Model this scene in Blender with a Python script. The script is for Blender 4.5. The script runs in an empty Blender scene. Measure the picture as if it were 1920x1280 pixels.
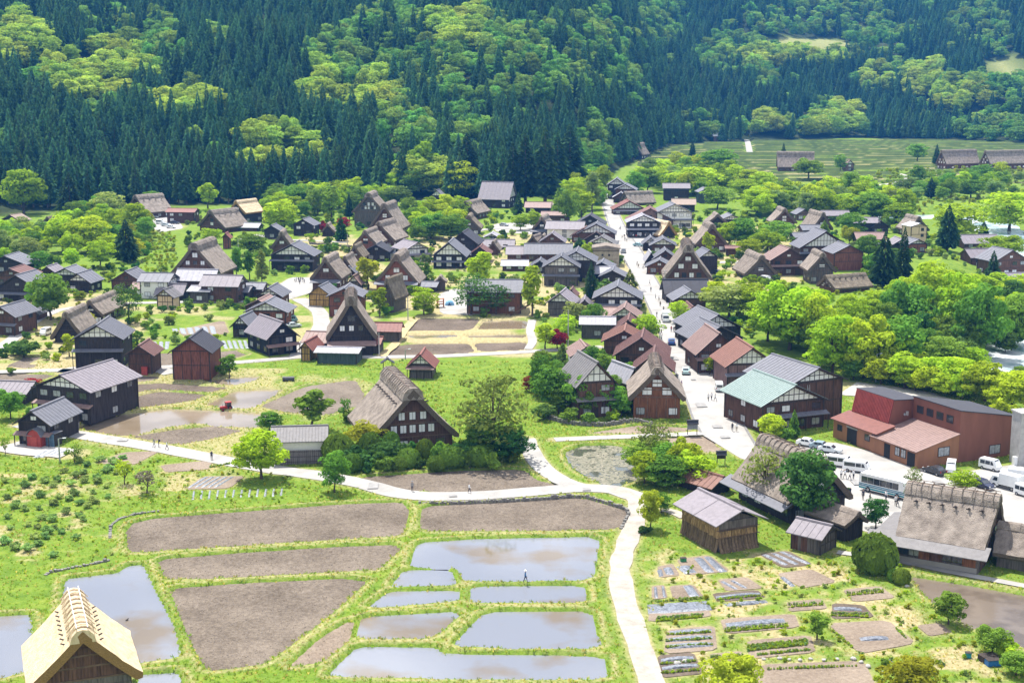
import bpy, math, random
import numpy as np
from mathutils import Vector, Matrix, noise as mnoise

R = math.radians
scene = bpy.context.scene
col = scene.collection

# ------------------------------------------------------------------ camera
CAM_H, PITCH, F = 69.0, R(11.0), 2667.0
cam_data = bpy.data.cameras.new('camera')
cam_data.lens = 50.0
cam_data.sensor_width = 36.0
cam_data.clip_start = 1.0
cam_data.clip_end = 9000.0
cam = bpy.data.objects.new('camera', cam_data)
cam.location = (0, 0, CAM_H)
cam.rotation_euler = (R(90) - PITCH, 0, 0)
col.objects.link(cam)
scene.camera = cam

# ------------------------------------------------------------------ sky, sun, exposure
SUN_EL, SUN_AZ = R(66), R(-28)          # azimuth measured from the view direction, negative = left
sun_dir = Vector((math.sin(SUN_AZ) * math.cos(SUN_EL), math.cos(SUN_AZ) * math.cos(SUN_EL), math.sin(SUN_EL)))
world = bpy.data.worlds.new('World')
scene.world = world
world.use_nodes = True
wn, wl = world.node_tree.nodes, world.node_tree.links
bg = wn['Background']
sky = wn.new('ShaderNodeTexSky')
sky.sky_type = 'NISHITA'
sky.sun_disc = False
sky.sun_elevation = SUN_EL
sky.sun_rotation = SUN_AZ
sky.altitude = 500
sky.dust_density = 0.6
tc = wn.new('ShaderNodeTexCoord')
mp = wn.new('ShaderNodeMapping'); mp.inputs['Scale'].default_value = (1.0, 1.0, 2.2)
nz = wn.new('ShaderNodeTexNoise'); nz.inputs['Scale'].default_value = 4.2; nz.inputs['Detail'].default_value = 7; nz.inputs['Roughness'].default_value = 0.55
rp = wn.new('ShaderNodeValToRGB'); rp.color_ramp.elements[0].position = 0.40; rp.color_ramp.elements[1].position = 0.60
mx = wn.new('ShaderNodeMix'); mx.data_type = 'RGBA'
wl.new(tc.outputs['Generated'], mp.inputs['Vector']); wl.new(mp.outputs['Vector'], nz.inputs['Vector'])
wl.new(nz.outputs['Fac'], rp.inputs['Fac']); wl.new(rp.outputs['Color'], mx.inputs['Factor'])
wl.new(sky.outputs['Color'], mx.inputs['A']); mx.inputs['B'].default_value = (22.0, 22.6, 24.0, 1)
wl.new(mx.outputs['Result'], bg.inputs['Color'])
bg.inputs['Strength'].default_value = 0.058
sd = bpy.data.lights.new('sun', 'SUN'); sd.energy = 5.0; sd.angle = R(0.53); sd.color = (1.0, 0.955, 0.88)
so = bpy.data.objects.new('sun', sd); so.rotation_euler = (-sun_dir).to_track_quat('-Z', 'Y').to_euler(); so.location = (0, 0, 400)
col.objects.link(so)
scene.view_settings.view_transform = 'Standard'
scene.view_settings.look = 'None'
scene.view_settings.gamma = 1.0
scene.view_settings.exposure = 0.74
HAZE = 0.000105
scene.render.engine = 'CYCLES'
scene.cycles.use_denoising = True
scene.cycles.max_bounces = 6
scene.cycles.diffuse_bounces = 2
scene.cycles.glossy_bounces = 3
scene.cycles.transmission_bounces = 3
scene.cycles.transparent_max_bounces = 6
scene.cycles.volume_bounces = 0
scene.cycles.caustics_reflective = False
scene.cycles.caustics_refractive = False

# ------------------------------------------------------------------ geometry of the view: photo pixel -> point on the valley floor
cP, sP = math.cos(PITCH), math.sin(PITCH)
def G(px, py, z=0.0):
    cx, cy = (px - 960) / F, (640 - py) / F
    d = Vector((cx, cP + cy * sP, -sP + cy * cP))
    t = (z - CAM_H) / d.z
    return Vector((d.x * t, d.y * t, z))
def depth(p): return p[1] * cP + (CAM_H - p[2]) * sP
def px_per_m(px, py): return F / depth(G(px, py))
def to_px(p):
    zc = p[1] * cP + (CAM_H - p[2]) * sP
    return 960 + F * p[0] / zc, 640 - F * (p[1] * sP + (p[2] - CAM_H) * cP) / zc

# ------------------------------------------------------------------ tags
def tag(o, label=None, cat=None, group=None, kind=None):
    if label: o['label'] = label
    if cat: o['category'] = cat
    if group: o['group'] = group
    if kind: o['kind'] = kind
    return o
LANDMARKS = [
 ('the biggest thatched house by the topiary', 765, 800), ('the lily pond', 1135, 870), ('the white and blue bus', 1657, 915),
 ('the red-brown factory', 1720, 800), ('the mint-green roofed house', 1460, 750), ('the straw-walled barn', 1345, 980),
 ('the big dome of clipped yew', 1640, 1035), ('the foreground golden-thatch hut', 165, 1220), ('the plain brown barn', 360, 680),
 ('the dark house with lavender roof', 165, 740), ('the white-banded storehouse', 562, 835), ('the terraced soil plots', 870, 630),
 ('the thatched house with orange timber gable', 1233, 740), ('the timber stage hall with stairs', 926, 560), ('the white-gabled house beside the street', 1158, 560),
 ('the big frontal thatched house east of the street', 1290, 510), ('the long grey-roofed hall', 1028, 475), ('the street-top houses', 1165, 365),
 ('the cream tower house', 1722, 440), ('the river rapids', 1890, 665), ('the hilltop terraces', 1560, 285), ('the temple with wide roof', 925, 365),
 ('the temple gassho with white gable', 692, 390), ('the crowded teahouse', 548, 490), ('the black double-gabled house', 840, 475),
 ('the white-plaster corner house', 780, 470), ('the big thatched house on the lawn', 375, 490), ('the far-left car park', 310, 420),
 ('the lone new-thatch house at the forest edge', 460, 395), ('the big dark conifer grove', 1000, 330), ('the peony garden', 110, 930),
 ('the round tree by the footpath', 490, 860), ('the vegetable plots', 1420, 1140), ('the muddy paddy by the farmhouse', 1830, 1130),
 ('the red tractor', 425, 757), ('the thatched farmhouse with six roof pins', 1790, 980), ('the tall dark twin conifers', 1670, 480),
 ('the navy gabled house', 520, 635), ('the thatched pair west of the garden', 160, 590), ('the brick-brown gabled house', 1590, 485),
 ('the yellow-walled shed', 600, 555), ('the granary hut', 826, 535), ('the white-walled house by the lawn', 290, 535),
 ('the red-roofed store hut', 788, 690), ('the hut with pointed gable sign', 1350, 860), ('the far thatched farmhouses', 1840, 300),
]
USED = set()
def place_label(desc, px, py, extra=''):
    ds = sorted(LANDMARKS, key=lambda l: (l[1] - px) ** 2 + ((l[2] - py) * 1.6) ** 2)
    for word in ('', 'far '):
        for lm in ds[:4]:
            dx, dy = px - lm[1], py - lm[2]
            rels = []
            if abs(dy) * 1.6 > abs(dx): rels.append('behind' if dy < 0 else 'in front of')
            else: rels.append('beside')
            if abs(dx) > 3: rels.append('just left of' if dx < 0 else 'just right of')
            rels.append('behind and left of' if dy < 0 and dx < 0 else 'behind and right of' if dy < 0 else 'in front and left of' if dx < 0 else 'in front and right of')
            for r_ in rels:
                t = f'{desc} {r_} {lm[0]}'
                if t not in USED and len(t.split()) <= 16:
                    USED.add(t); return t
        for o_ in ('second', 'third', 'fourth', 'fifth', 'sixth', 'seventh'):
            t = f'{o_} {desc} from {ds[0][0]}'
            if t not in USED:
                USED.add(t); return t
    return f'{desc} near {ds[0][0]}'

# ------------------------------------------------------------------ materials
MATS = {}
def new_mat(name):
    m = bpy.data.materials.new(name); m.use_nodes = True
    nt = m.node_tree
    return m, nt.nodes, nt.links, nt.nodes['Principled BSDF']
def surf(name, c, rough=0.8, var=0.25, scale=3.0, stretch=(1, 1, 1), bump=0.0, spec=0.3, objvar=0.0, c2=None, metal=0.0, detail=5, lo=0.35, hi=0.65, bscale=None):
    """solid colour varied by noise (and a little from object to object)"""
    if name in MATS: return MATS[name]
    m, n, l, b = new_mat(name)
    t = n.new('ShaderNodeTexCoord'); mp = n.new('ShaderNodeMapping'); mp.inputs['Scale'].default_value = stretch
    l.new(t.outputs['Object'], mp.inputs['Vector'])
    nz = n.new('ShaderNodeTexNoise'); nz.inputs['Scale'].default_value = scale; nz.inputs['Detail'].default_value = detail; nz.inputs['Roughness'].default_value = 0.65
    l.new(mp.outputs['Vector'], nz.inputs['Vector'])
    rp = n.new('ShaderNodeValToRGB'); rp.color_ramp.elements[0].position = lo; rp.color_ramp.elements[1].position = hi
    a = [x * (1 - var) for x in c]; e = [x * (1 + var) for x in c] if c2 is None else c2
    rp.color_ramp.elements[0].color = (*a, 1); rp.color_ramp.elements[1].color = (*e, 1)
    l.new(nz.outputs['Fac'], rp.inputs['Fac'])
    out = rp.outputs['Color']
    if objvar:
        oi = n.new('ShaderNodeObjectInfo'); hs = n.new('ShaderNodeHueSaturation')
        mr = n.new('ShaderNodeMapRange'); mr.inputs['To Min'].default_value = 1 - objvar; mr.inputs['To Max'].default_value = 1 + objvar
        l.new(oi.outputs['Random'], mr.inputs['Value']); l.new(mr.outputs['Result'], hs.inputs['Value'])
        l.new(out, hs.inputs['Color']); out = hs.outputs['Color']
    l.new(out, b.inputs['Base Color'])
    b.inputs['Roughness'].default_value = rough; b.inputs['Specular IOR Level'].default_value = spec; b.inputs['Metallic'].default_value = metal
    if bump:
        bp = n.new('ShaderNodeBump'); bp.inputs['Strength'].default_value = bump; bp.inputs['Distance'].default_value = 0.25
        src = nz
        if bscale:
            src = n.new('ShaderNodeTexNoise'); src.inputs['Scale'].default_value = bscale; src.inputs['Detail'].default_value = 4
            l.new(mp.outputs['Vector'], src.inputs['Vector'])
        l.new(src.outputs['Fac'], bp.inputs['Height']); l.new(bp.outputs['Normal'], b.inputs['Normal'])
    MATS[name] = m
    return m
def leaf(name, c, trans=0.45, hue=0.03, val=0.35, tint=1.0):
    if name in MATS: return MATS[name]
    m, n, l, b = new_mat(name)
    n.remove(b)
    t = n.new('ShaderNodeTexCoord'); nz = n.new('ShaderNodeTexNoise'); nz.inputs['Scale'].default_value = 0.55; nz.inputs['Detail'].default_value = 3
    l.new(t.outputs['Object'], nz.inputs['Vector'])
    gi = n.new('ShaderNodeObjectInfo')
    hs = n.new('ShaderNodeHueSaturation'); hs.inputs['Color'].default_value = (*c, 1)
    m1 = n.new('ShaderNodeMapRange'); m1.inputs['To Min'].default_value = 0.5 - hue; m1.inputs['To Max'].default_value = 0.5 + hue
    l.new(gi.outputs['Random'], m1.inputs['Value']); l.new(m1.outputs['Result'], hs.inputs['Hue'])
    wn_ = n.new('ShaderNodeTexWhiteNoise'); wn_.noise_dimensions = '1D'; l.new(gi.outputs['Random'], wn_.inputs['W'])
    m3 = n.new('ShaderNodeMapRange'); m3.inputs['To Min'].default_value = .72; m3.inputs['To Max'].default_value = 1.28; l.new(wn_.outputs['Value'], m3.inputs['Value'])
    m2 = n.new('ShaderNodeMapRange'); m2.inputs['From Min'].default_value = 0.3; m2.inputs['From Max'].default_value = 0.7
    m2.inputs['To Min'].default_value = 1 - val; m2.inputs['To Max'].default_value = 1 + val
    l.new(nz.outputs['Fac'], m2.inputs['Value'])
    mm_ = n.new('ShaderNodeMath'); mm_.operation = 'MULTIPLY'; l.new(m2.outputs['Result'], mm_.inputs[0]); l.new(m3.outputs['Result'], mm_.inputs[1]); l.new(mm_.outputs[0], hs.inputs['Value'])
    df = n.new('ShaderNodeBsdfDiffuse'); tr = n.new('ShaderNodeBsdfTranslucent'); mix = n.new('ShaderNodeMixShader')
    l.new(hs.outputs['Color'], df.inputs['Color'])
    yl = n.new('ShaderNodeMix'); yl.data_type = 'RGBA'; yl.blend_type = 'MULTIPLY'; yl.inputs['Factor'].default_value = 1.0
    yl.inputs['B'].default_value = (1.25 * tint, 1.2, 0.6, 1)
    l.new(hs.outputs['Color'], yl.inputs['A']); l.new(yl.outputs['Result'], tr.inputs['Color'])
    mix.inputs['Fac'].default_value = trans
    l.new(df.outputs['BSDF'], mix.inputs[1]); l.new(tr.outputs['BSDF'], mix.inputs[2])
    l.new(mix.outputs['Shader'], n['Material Output'].inputs['Surface'])
    MATS[name] = m
    return m

def M_roof(k):
    c = {'lav': (.215, .19, .21), 'gry': (.15, .15, .172), 'dk': (.05, .048, .058), 'red': (.205, .078, .062), 'brn': (.16, .08, .068), 'pnk': (.25, .165, .145),
         'mint': (.16, .235, .215), 'wht': (.52, .52, .54), 'lgt': (.34, .33, .36), 'tan': (.28, .21, .165), 'tile': (.165, .155, .155), 'rust': (.195, .092, .068)}[k]
    if k == 'mint':
        return surf('roof_mint', c, 0.5, 0.25, 2.2, (1, 6, 1), 0.1, 0.4, 0, (.29, .37, .35))
    return surf('roof_' + k, c, 0.62, 0.13, 1.3, (1, 1, 1), 0.06, 0.3, 0.10)
def M_wall(k):
    c = {'dkw': (.038, .030, .030), 'brw': (.105, .055, .038), 'grw': (.115, .098, .088), 'org': (.20, .085, .042), 'wht': (.74, .73, .70), 'navy': (.022, .023, .036),
         'rdb': (.19, .075, .05), 'yel': (.42, .26, .09), 'mau': (.20, .125, .115), 'cream': (.66, .50, .32), 'teal': (.06, .085, .085), 'stone': (.30, .28, .26), 'fact': (.20, .078, .052), 'facto': (.27, .125, .065)}[k]
    if k in ('wht', 'cream', 'stone'): return surf('wall_' + k, c, 0.85, 0.07, 0.9, (1, 1, .5), 0.03)
    if k in ('fact', 'facto'): return surf('wall_' + k, c, 0.7, 0.12, 0.5, (1, 1, .25), 0.03)
    return surf('wall_' + k, c, 0.8, 0.42, 4.0, (1, 1, 0.09), 0.25, 0.2, 0.14)
M_thatch = surf('thatch_old', (.235, .195, .165), 0.95, 0.35, 0.75, (1, 1, .8), 0.9, 0.1, 0.13, (.36, .305, .26), detail=9, lo=.3, hi=.7, bscale=7)
M_thatch2 = surf('thatch_mossy', (.17, .135, .10), 0.95, 0.35, 0.8, (1, 1, .8), 0.9, 0.1, 0.13, (.30, .25, .19), detail=9, lo=.3, hi=.7, bscale=7)
M_thatchN = surf('thatch_new', (.60, .45, .28), 0.9, 0.10, 2.2, (1, .6, .3), 0.7, 0.1, 0.05, (.72, .58, .40), detail=9, bscale=11)
M_thatchEdge = surf('thatch_cut_edge', (.135, .105, .082), 0.95, 0.4, 5.0, (1, 1, 3), 0.8, 0.1)
M_thatchEdgeN = surf('thatch_cut_edge_new', (.30, .18, .07), 0.95, 0.3, 6.0, (1, 1, 3), 0.8, 0.1)
M_pane = surf('paper_pane', (.72, .72, .74), 0.6, 0.06, 2)
M_glass = surf('dark_glass', (.035, .04, .05), 0.08, 0.3, 1.5, spec=0.8)
M_grey = surf('curtained_glass', (.30, .31, .33), 0.25, 0.3, 2.0, spec=0.6)
M_frame = surf('timber_dark', (.045, .034, .030), 0.75, 0.35, 5, (1, 1, .2))
M_beam = surf('timber_mid', (.13, .082, .055), 0.8, 0.35, 5, (.3, 1, 1))
M_trunk = surf('bark', (.085, .062, .048), 0.95, 0.4, 3, (1, 1, .25), 0.5)
M_trunkc = surf('bark_cedar', (.14, .105, .09), 0.95, 0.4, 3, (1, 1, .15), 0.4)
M_metal = surf('grey_metal', (.35, .36, .38), 0.4, 0.1, 2, metal=0.4)
M_black = surf('rubber', (.02, .02, .022), 0.8, 0.2, 4)
M_white = surf('white_paint', (.78, .79, .80), 0.3, 0.04, 1, spec=0.5)
M_concrete = surf('concrete', (.40, .39, .38), 0.9, 0.15, 1.2, bump=0.1)
M_stone = surf('fieldstone', (.20, .19, .175), 0.95, 0.4, 2.5, bump=0.8)

# ------------------------------------------------------------------ mesh building
class MB:
    def __init__(s): s.v, s.f, s.m = [], [], []
    def add(s, vs, fs, m=0):
        o = len(s.v); s.v += [tuple(p) for p in vs]
        for f in fs: s.f.append([i + o for i in f]); s.m.append(m)
    def box(s, x0, x1, y0, y1, z0, z1, m=0):
        s.add([(x0, y0, z0), (x1, y0, z0), (x1, y1, z0), (x0, y1, z0), (x0, y0, z1), (x1, y0, z1), (x1, y1, z1), (x0, y1, z1)],
              [(0, 3, 2, 1), (4, 5, 6, 7), (0, 1, 5, 4), (1, 2, 6, 5), (2, 3, 7, 6), (3, 0, 4, 7)], m)
    def prism(s, prof, y0, y1, m=0, cap=None):
        n = len(prof)
        s.add([(x, y0, z) for x, z in prof] + [(x, y1, z) for x, z in prof],
              [(i, (i + 1) % n, (i + 1) % n + n, i + n) for i in range(n)], m)
        s.add([(x, y0, z) for x, z in prof] + [(x, y1, z) for x, z in prof], [tuple(range(n))[::-1], tuple(range(n, 2 * n))], m if cap is None else cap)
    def hexa(s, a, b, m=0):   # two quads joined
        s.add(list(a) + list(b), [(0, 3, 2, 1), (4, 5, 6, 7), (0, 1, 5, 4), (1, 2, 6, 5), (2, 3, 7, 6), (3, 0, 4, 7)], m)
    def bar(s, p, q, w, h, m=0, up=(0, 0, 1)):
        p, q = Vector(p), Vector(q); d = (q - p).normalized(); sd_ = d.cross(Vector(up))
        if sd_.length < 1e-4: sd_ = Vector((1, 0, 0))
        sd_.normalize(); u = sd_.cross(d)
        a = [p + sd_ * sx * w / 2 + u * sz * h / 2 for sx, sz in ((-1, -1), (1, -1), (1, 1), (-1, 1))]
        b = [v + (q - p) for v in a]
        s.hexa(a, b, m)
    def tube(s, pts, rad, n=7, m=0):
        rings = []
        for i, p in enumerate(pts):
            p = Vector(p); a = Vector(pts[max(i - 1, 0)]); b = Vector(pts[min(i + 1, len(pts) - 1)])
            d = (b - a).normalized(); x = d.orthogonal().normalized() if abs(d.z) < .99 else Vector((1, 0, 0)); x = (x - d * x.dot(d)).normalized(); y = d.cross(x)
            rings.append([p + (x * math.cos(6.2832 * k / n) + y * math.sin(6.2832 * k / n)) * rad[i] for k in range(n)])
        vs = [v for r in rings for v in r]
        fs = [(i * n + k, i * n + (k + 1) % n, (i + 1) * n + (k + 1) % n, (i + 1) * n + k) for i in range(len(pts) - 1) for k in range(n)]
        fs += [tuple(range(n))[::-1], tuple((len(pts) - 1) * n + k for k in range(n))]
        s.add(vs, fs, m)
    def ball(s, c, rx, ry, rz, nu=10, nv=6, m=0):
        vs, fs = [], []
        for j in range(nv + 1):
            th = math.pi * j / nv
            for i in range(nu):
                ph = 6.28318 * i / nu
                vs.append((c[0] + rx * math.sin(th) * math.cos(ph), c[1] + ry * math.sin(th) * math.sin(ph), c[2] + rz * math.cos(th)))
        for j in range(nv):
            for i in range(nu): fs.append((j * nu + i, (j + 1) * nu + i, (j + 1) * nu + (i + 1) % nu, j * nu + (i + 1) % nu))
        s.add(vs, fs, m)
    def mesh(s, name, mats, smooth=False):
        me = bpy.data.meshes.new(name); me.from_pydata(s.v, [], s.f)
        for mt in mats: me.materials.append(mt)
        me.polygons.foreach_set('material_index', s.m)
        if smooth: me.polygons.foreach_set('use_smooth', [True] * len(s.f))
        me.update()
        return me
    def build(s, name, mats, parent=None, smooth=False, loc=None, rz=0):
        return link(name, s.mesh(name, mats if isinstance(mats, (list, tuple)) else [mats], smooth), parent, loc, rz)
def link(name, me, parent=None, loc=None, rz=0, scale=None):
    o = bpy.data.objects.new(name, me); col.objects.link(o)
    if parent is not None: o.parent = parent
    if loc is not None: o.location = loc
    if rz: o.rotation_euler = (0, 0, rz)
    if scale is not None: o.scale = scale
    return o
def empty(name, loc, rz=0, scale=None):
    o = link(name, None, None, loc, rz, scale); o.empty_display_size = 0.5
    return o
def copy_tree(o, parent=None):
    c = o.copy(); col.objects.link(c); c.parent = parent
    for ch in list(o.children): copy_tree(ch, c)
    return c
# ------------------------------------------------------------------ people: one skinned surface per pose
def person_mesh(pose, hat=False):
    W_ = {'stand': (.0, .0, .0, .0), 'walk': (.26, -.22, -.2, .22), 'walk2': (-.22, .26, .2, -.2)}[pose]
    la, ra, al, ar = W_
    V = [((0, 0, .95), .125), ((0, 0, 1.12), .12), ((0, 0, 1.32), .14), ((0, 0, 1.45), .062), ((0, -.01, 1.545), .088), ((0, -.005, 1.64), .092)]
    E = [(0, 1), (1, 2), (2, 3), (3, 4), (4, 5)]
    def chain(start, pts):
        a = start
        for p_, r_ in pts: V.append((p_, r_)); E.append((a, len(V) - 1)); a = len(V) - 1
    for sx, st, sa in ((1, la, al), (-1, ra, ar)):
        chain(0, [((sx * .095, 0, .86), .095), ((sx * .10, -st * .6 - .02, .48), .062), ((sx * .10, -st + (.06 if st < 0 else 0), .09), .043), ((sx * .11, -st - .13, .035), .038)])
        chain(2, [((sx * .17, 0, 1.37), .065), ((sx * .23, -sa * .3 + .02, 1.10), .046), ((sx * .235, -sa - .05, .87), .032), ((sx * .23, -sa - .08, .79), .034), ((sx * .225, -sa - .10, .735), .018)])
    me = bpy.data.meshes.new('person'); me.from_pydata([v for v, r_ in V], E, []); o = link('person', me)
    sk = o.modifiers.new('skin', 'SKIN'); o.modifiers.new('sub', 'SUBSURF').levels = 1
    for i, (v, r_) in enumerate(V): me.skin_vertices[0].data[i].radius = (r_, r_ * (.78 if i < 3 else 1)); me.skin_vertices[0].data[i].use_root = (i == 0)
    dg = bpy.context.evaluated_depsgraph_get(); out = bpy.data.meshes.new_from_object(o.evaluated_get(dg)); bpy.data.objects.remove(o)
    out.materials.clear()
    for _ in range(5): out.materials.append(None)
    for p_ in out.polygons:
        c = p_.center; side_ = abs(c.x) > .19
        p_.material_index = 4 if c.z < .075 else 0 if (side_ and c.z < .87) else 1 if (c.z < .93 and not side_) else 2 if c.z < 1.47 else 3 if (c.z > 1.645 or c.y > .03) else 0
        p_.use_smooth = True
    out.name = 'person'
    return out
PMESH = [person_mesh('stand'), person_mesh('walk'), person_mesh('walk2')]
# ------------------------------------------------------------------ plan of the valley (photo pixels of points on the ground)
SOIL = {
 'upper_soil_field': [(240,990),(252,978),(292,969),(450,957),(640,943),(752,939),(763,953),(757,985),(747,1003),(640,1009),(450,1021),(252,1034),(241,1022)],
 'middle_soil_field': [(299,1046),(450,1034),(640,1022),(738,1019),(748,1026),(706,1066),(640,1069),(450,1080),(313,1084)],
 'lower_soil_field': [(321,1101),(450,1091),(640,1082),(684,1087),(640,1128),(570,1185),(490,1243),(395,1255),(362,1204),(337,1139)],
 'walled_soil_field': [(795,947),(940,938),(1090,930),(1180,957),(1159,991),(950,994),(791,993)],
 'path_soil_field': [(667,893),(860,880),(980,878),(1004,897),(1056,910),(881,922),(767,917)],
 'dry_soil_strip': [(660,1160),(652,1195),(600,1238),(545,1246),(600,1195)],
 'curved_soil_field': [(245,817),(330,803),(405,797),(455,806),(400,822),(337,833)],
 'kinked_soil_field': [(222,750),(297,732),(390,738),(355,752),(235,767)],
 'long_soil_field': [(215,722),(300,716),(430,725),(395,735),(297,729),(222,740)],
 'barn_soil_field': [(217,702),(302,705),(287,713),(215,716)],
 'edge_soil_field': [(-60,700),(60,699),(107,702),(75,712),(-60,718)],
 'raked_soil_field': [(487,760),(575,722),(665,710),(682,740),(672,760),(610,778),(540,773)],
 'barn_garden_plot': [(290,660),(325,660),(322,688),(292,688)],
 'corner_garden_plot': [(17,687),(30,668),(72,667),(62,690)],
 'house_garden_plot': [(410,658),(440,655),(462,664),(430,672),(405,670)],
 'terrace_soil_plot': [(762,620),(782,596),(900,596),(880,619)],
 'terrace_lower_plot': [(725,662),(755,644),(877,642),(890,660),(735,667)],
 'terrace_corner_plot': [(890,642),(985,640),(980,655),(900,658)],
 'lane_soil_plot': [(1115,808),(1200,795),(1290,800),(1300,806),(1190,812),(1120,812)],
 'street_soil_plot': [(1225,822),(1320,815),(1355,845),(1250,852)],
}
WATER = {
 'wide_paddy': [(786,1014),(900,1007),(1123,1003),(1109,1086),(874,1087),(860,1063),(769,1060)],
 'small_paddy': [(759,1066),(845,1066),(853,1095),(735,1098)],
 'second_small_paddy': [(733,1105),(860,1104),(858,1124),(690,1137)],
 'narrow_paddy': [(888,1096),(1096,1095),(1097,1127),(884,1128)],
 'pale_paddy': [(680,1153),(865,1143),(808,1194),(673,1194)],
 'tapered_paddy': [(910,1144),(1106,1142),(1125,1213),(848,1210)],
 'front_paddy': [(671,1209),(812,1210),(830,1222),(1132,1227),(1137,1269),(900,1270),(622,1264),(625,1255)],
 'hut_paddy': [(125,1082),(170,1077),(222,1071),(241,1058),(266,1056),(292,1112),(323,1170),(335,1229),(258,1240),(120,1250),(120,1122)],
 'edge_paddy': [(-150,1160),(0,1152),(55,1149),(60,1250),(0,1270),(-150,1290)],
 'corner_paddy': [(262,1262),(330,1257),(345,1295),(262,1295)],
}
MUD = {
 'farmhouse_muddy_paddy': [(1707,1078),(1790,1090),(1920,1113),(2050,1140),(2050,1240),(1920,1212),(1840,1180),(1800,1160),(1745,1120)],
 'footpath_muddy_paddy': [(140,801),(220,776),(320,764),(420,768),(510,775),(515,790),(470,802),(412,796),(362,793),(300,803),(236,817)],
 'tractor_muddy_paddy': [(385,757),(440,731),(530,727),(505,745),(470,765),(420,764)],
 'barn_muddy_paddy': [(380,712),(440,706),(490,703),(470,715),(430,722)],
 'terrace_brown_paddy': [(895,617),(910,600),(988,598),(984,616)],
 'terrace_thin_paddy': [(760,626),(857,625),(855,631),(780,634)],
 'terrace_strip_paddy': [(872,627),(985,624),(985,632),(885,633)],
}
POND = [(1058,845),(1095,832),(1160,832),(1200,850),(1215,880),(1190,900),(1150,912),(1110,897),(1075,875)]
PAVE = {   # pale paving, polygons
 'street': [(1128,350),(1126,375),(1136,410),(1150,450),(1165,480),(1188,520),(1207,560),(1225,600),(1240,640),(1262,690),(1284,745),(1297,785),(1312,812),(1355,838),(1390,860),(1440,868),
            (1425,845),(1398,800),(1374,755),(1352,720),(1332,680),(1312,640),(1288,600),(1264,570),(1242,540),(1224,510),(1206,470),(1182,440),(1166,410),(1150,375),(1140,350)],
 'car_park': [(1470,838),(1560,828),(1650,850),(1740,875),(1800,885),(1920,868),(2100,880),(2100,1000),(1900,985),(1700,1005),(1640,1000),(1600,990),(1560,940),(1520,900)],
 'plaza': [(498,548),(545,520),(590,520),(585,548),(540,562),(500,560)],
 'play_yard': [(822,552),(850,541),(892,545),(892,592),(825,588)],
 'teahouse_forecourt': [(1178,434),(1225,436),(1250,447),(1240,462),(1205,468),(1186,450)],
 'upper_car_park': [(285,405),(330,408),(345,428),(300,436),(282,425)],
 'temple_yard': [(925,420),(1000,415),(1005,440),(930,435)],
}
PATHS = {  # centre line, width in metres, material key
 'village_lane': ([(-120,699),(0,697),(137,693),(295,689),(480,677),(565,668),(665,669),(712,669),(820,668),(960,661),(1037,656),(1130,650)], 3.4, 'pave'),
 'footpath': ([(40,795),(130,812),(290,838),(395,858),(440,867),(520,881),(600,891),(680,906),(740,924),(800,931),(900,929),(1000,921),(1080,914),(1150,916),(1195,932)], 4.6, 'pave'),
 'pond_path': ([(985,822),(992,838),(1003,860),(1022,882),(1060,905),(1100,915)], 3.6, 'pave'),
 'farm_track': ([(1150,915),(1193,935),(1199,958),(1178,1010),(1161,1060),(1167,1115),(1190,1184),(1217,1262),(1235,1320)], 3.1, 'dirt'),
 'lane_to_street': ([(1040,824),(1110,821),(1185,818),(1260,815),(1320,812)], 2.6, 'pave'),
 'plaza_road': ([(560,560),(600,582),(604,610),(588,632),(566,652),(560,668)], 4.5, 'pave'),
 'left_lane': ([(-20,660),(20,640),(45,615),(75,595),(110,580),(200,570),(330,566),(450,566),(520,560)], 3.6, 'pave'),
 'barn_lane': ([(137,692),(120,700),(140,690),(235,690),(300,693),(325,700)], 5.0, 'pave'),
 'side_path': ([(1243,955),(1270,962),(1285,970)], 2.0, 'dirt'),
 'terrace_path': ([(998,600),(993,622),(1000,640),(990,655)], 2.2, 'pave'),
 'dry_terrace_path': ([(715,668),(742,645),(757,620),(775,600)], 2.4, 'dry'),
 'farmhouse_path': ([(1570,1035),(1690,1052),(1780,1072),(1920,1098),(2050,1125)], 1.6, 'pave'),
 'river_yard': ([(1590,728),(1680,738),(1760,762),(1810,792)], 13.0, 'gravel'),
 'hill_lane': ([(1400,262),(1403,272),(1406,288)], 5, 'pave'),
 'mound_road': ([(1630,348),(1670,345),(1700,338),(1700,330),(1685,326)], 4, 'gravel'),
 'north_lane': ([(480,440),(520,449),(600,452),(650,455)], 3.0, 'pave'),
 'east_lane': ([(1340,492),(1390,492),(1440,488)], 5, 'pave'),
 'temple_lane': ([(860,440),(920,428),(990,428),(1060,430)], 4, 'pave'),
 'left_gravel_yard': ([(10,835),(60,845),(130,850)], 7, 'gravel'),
}
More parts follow.
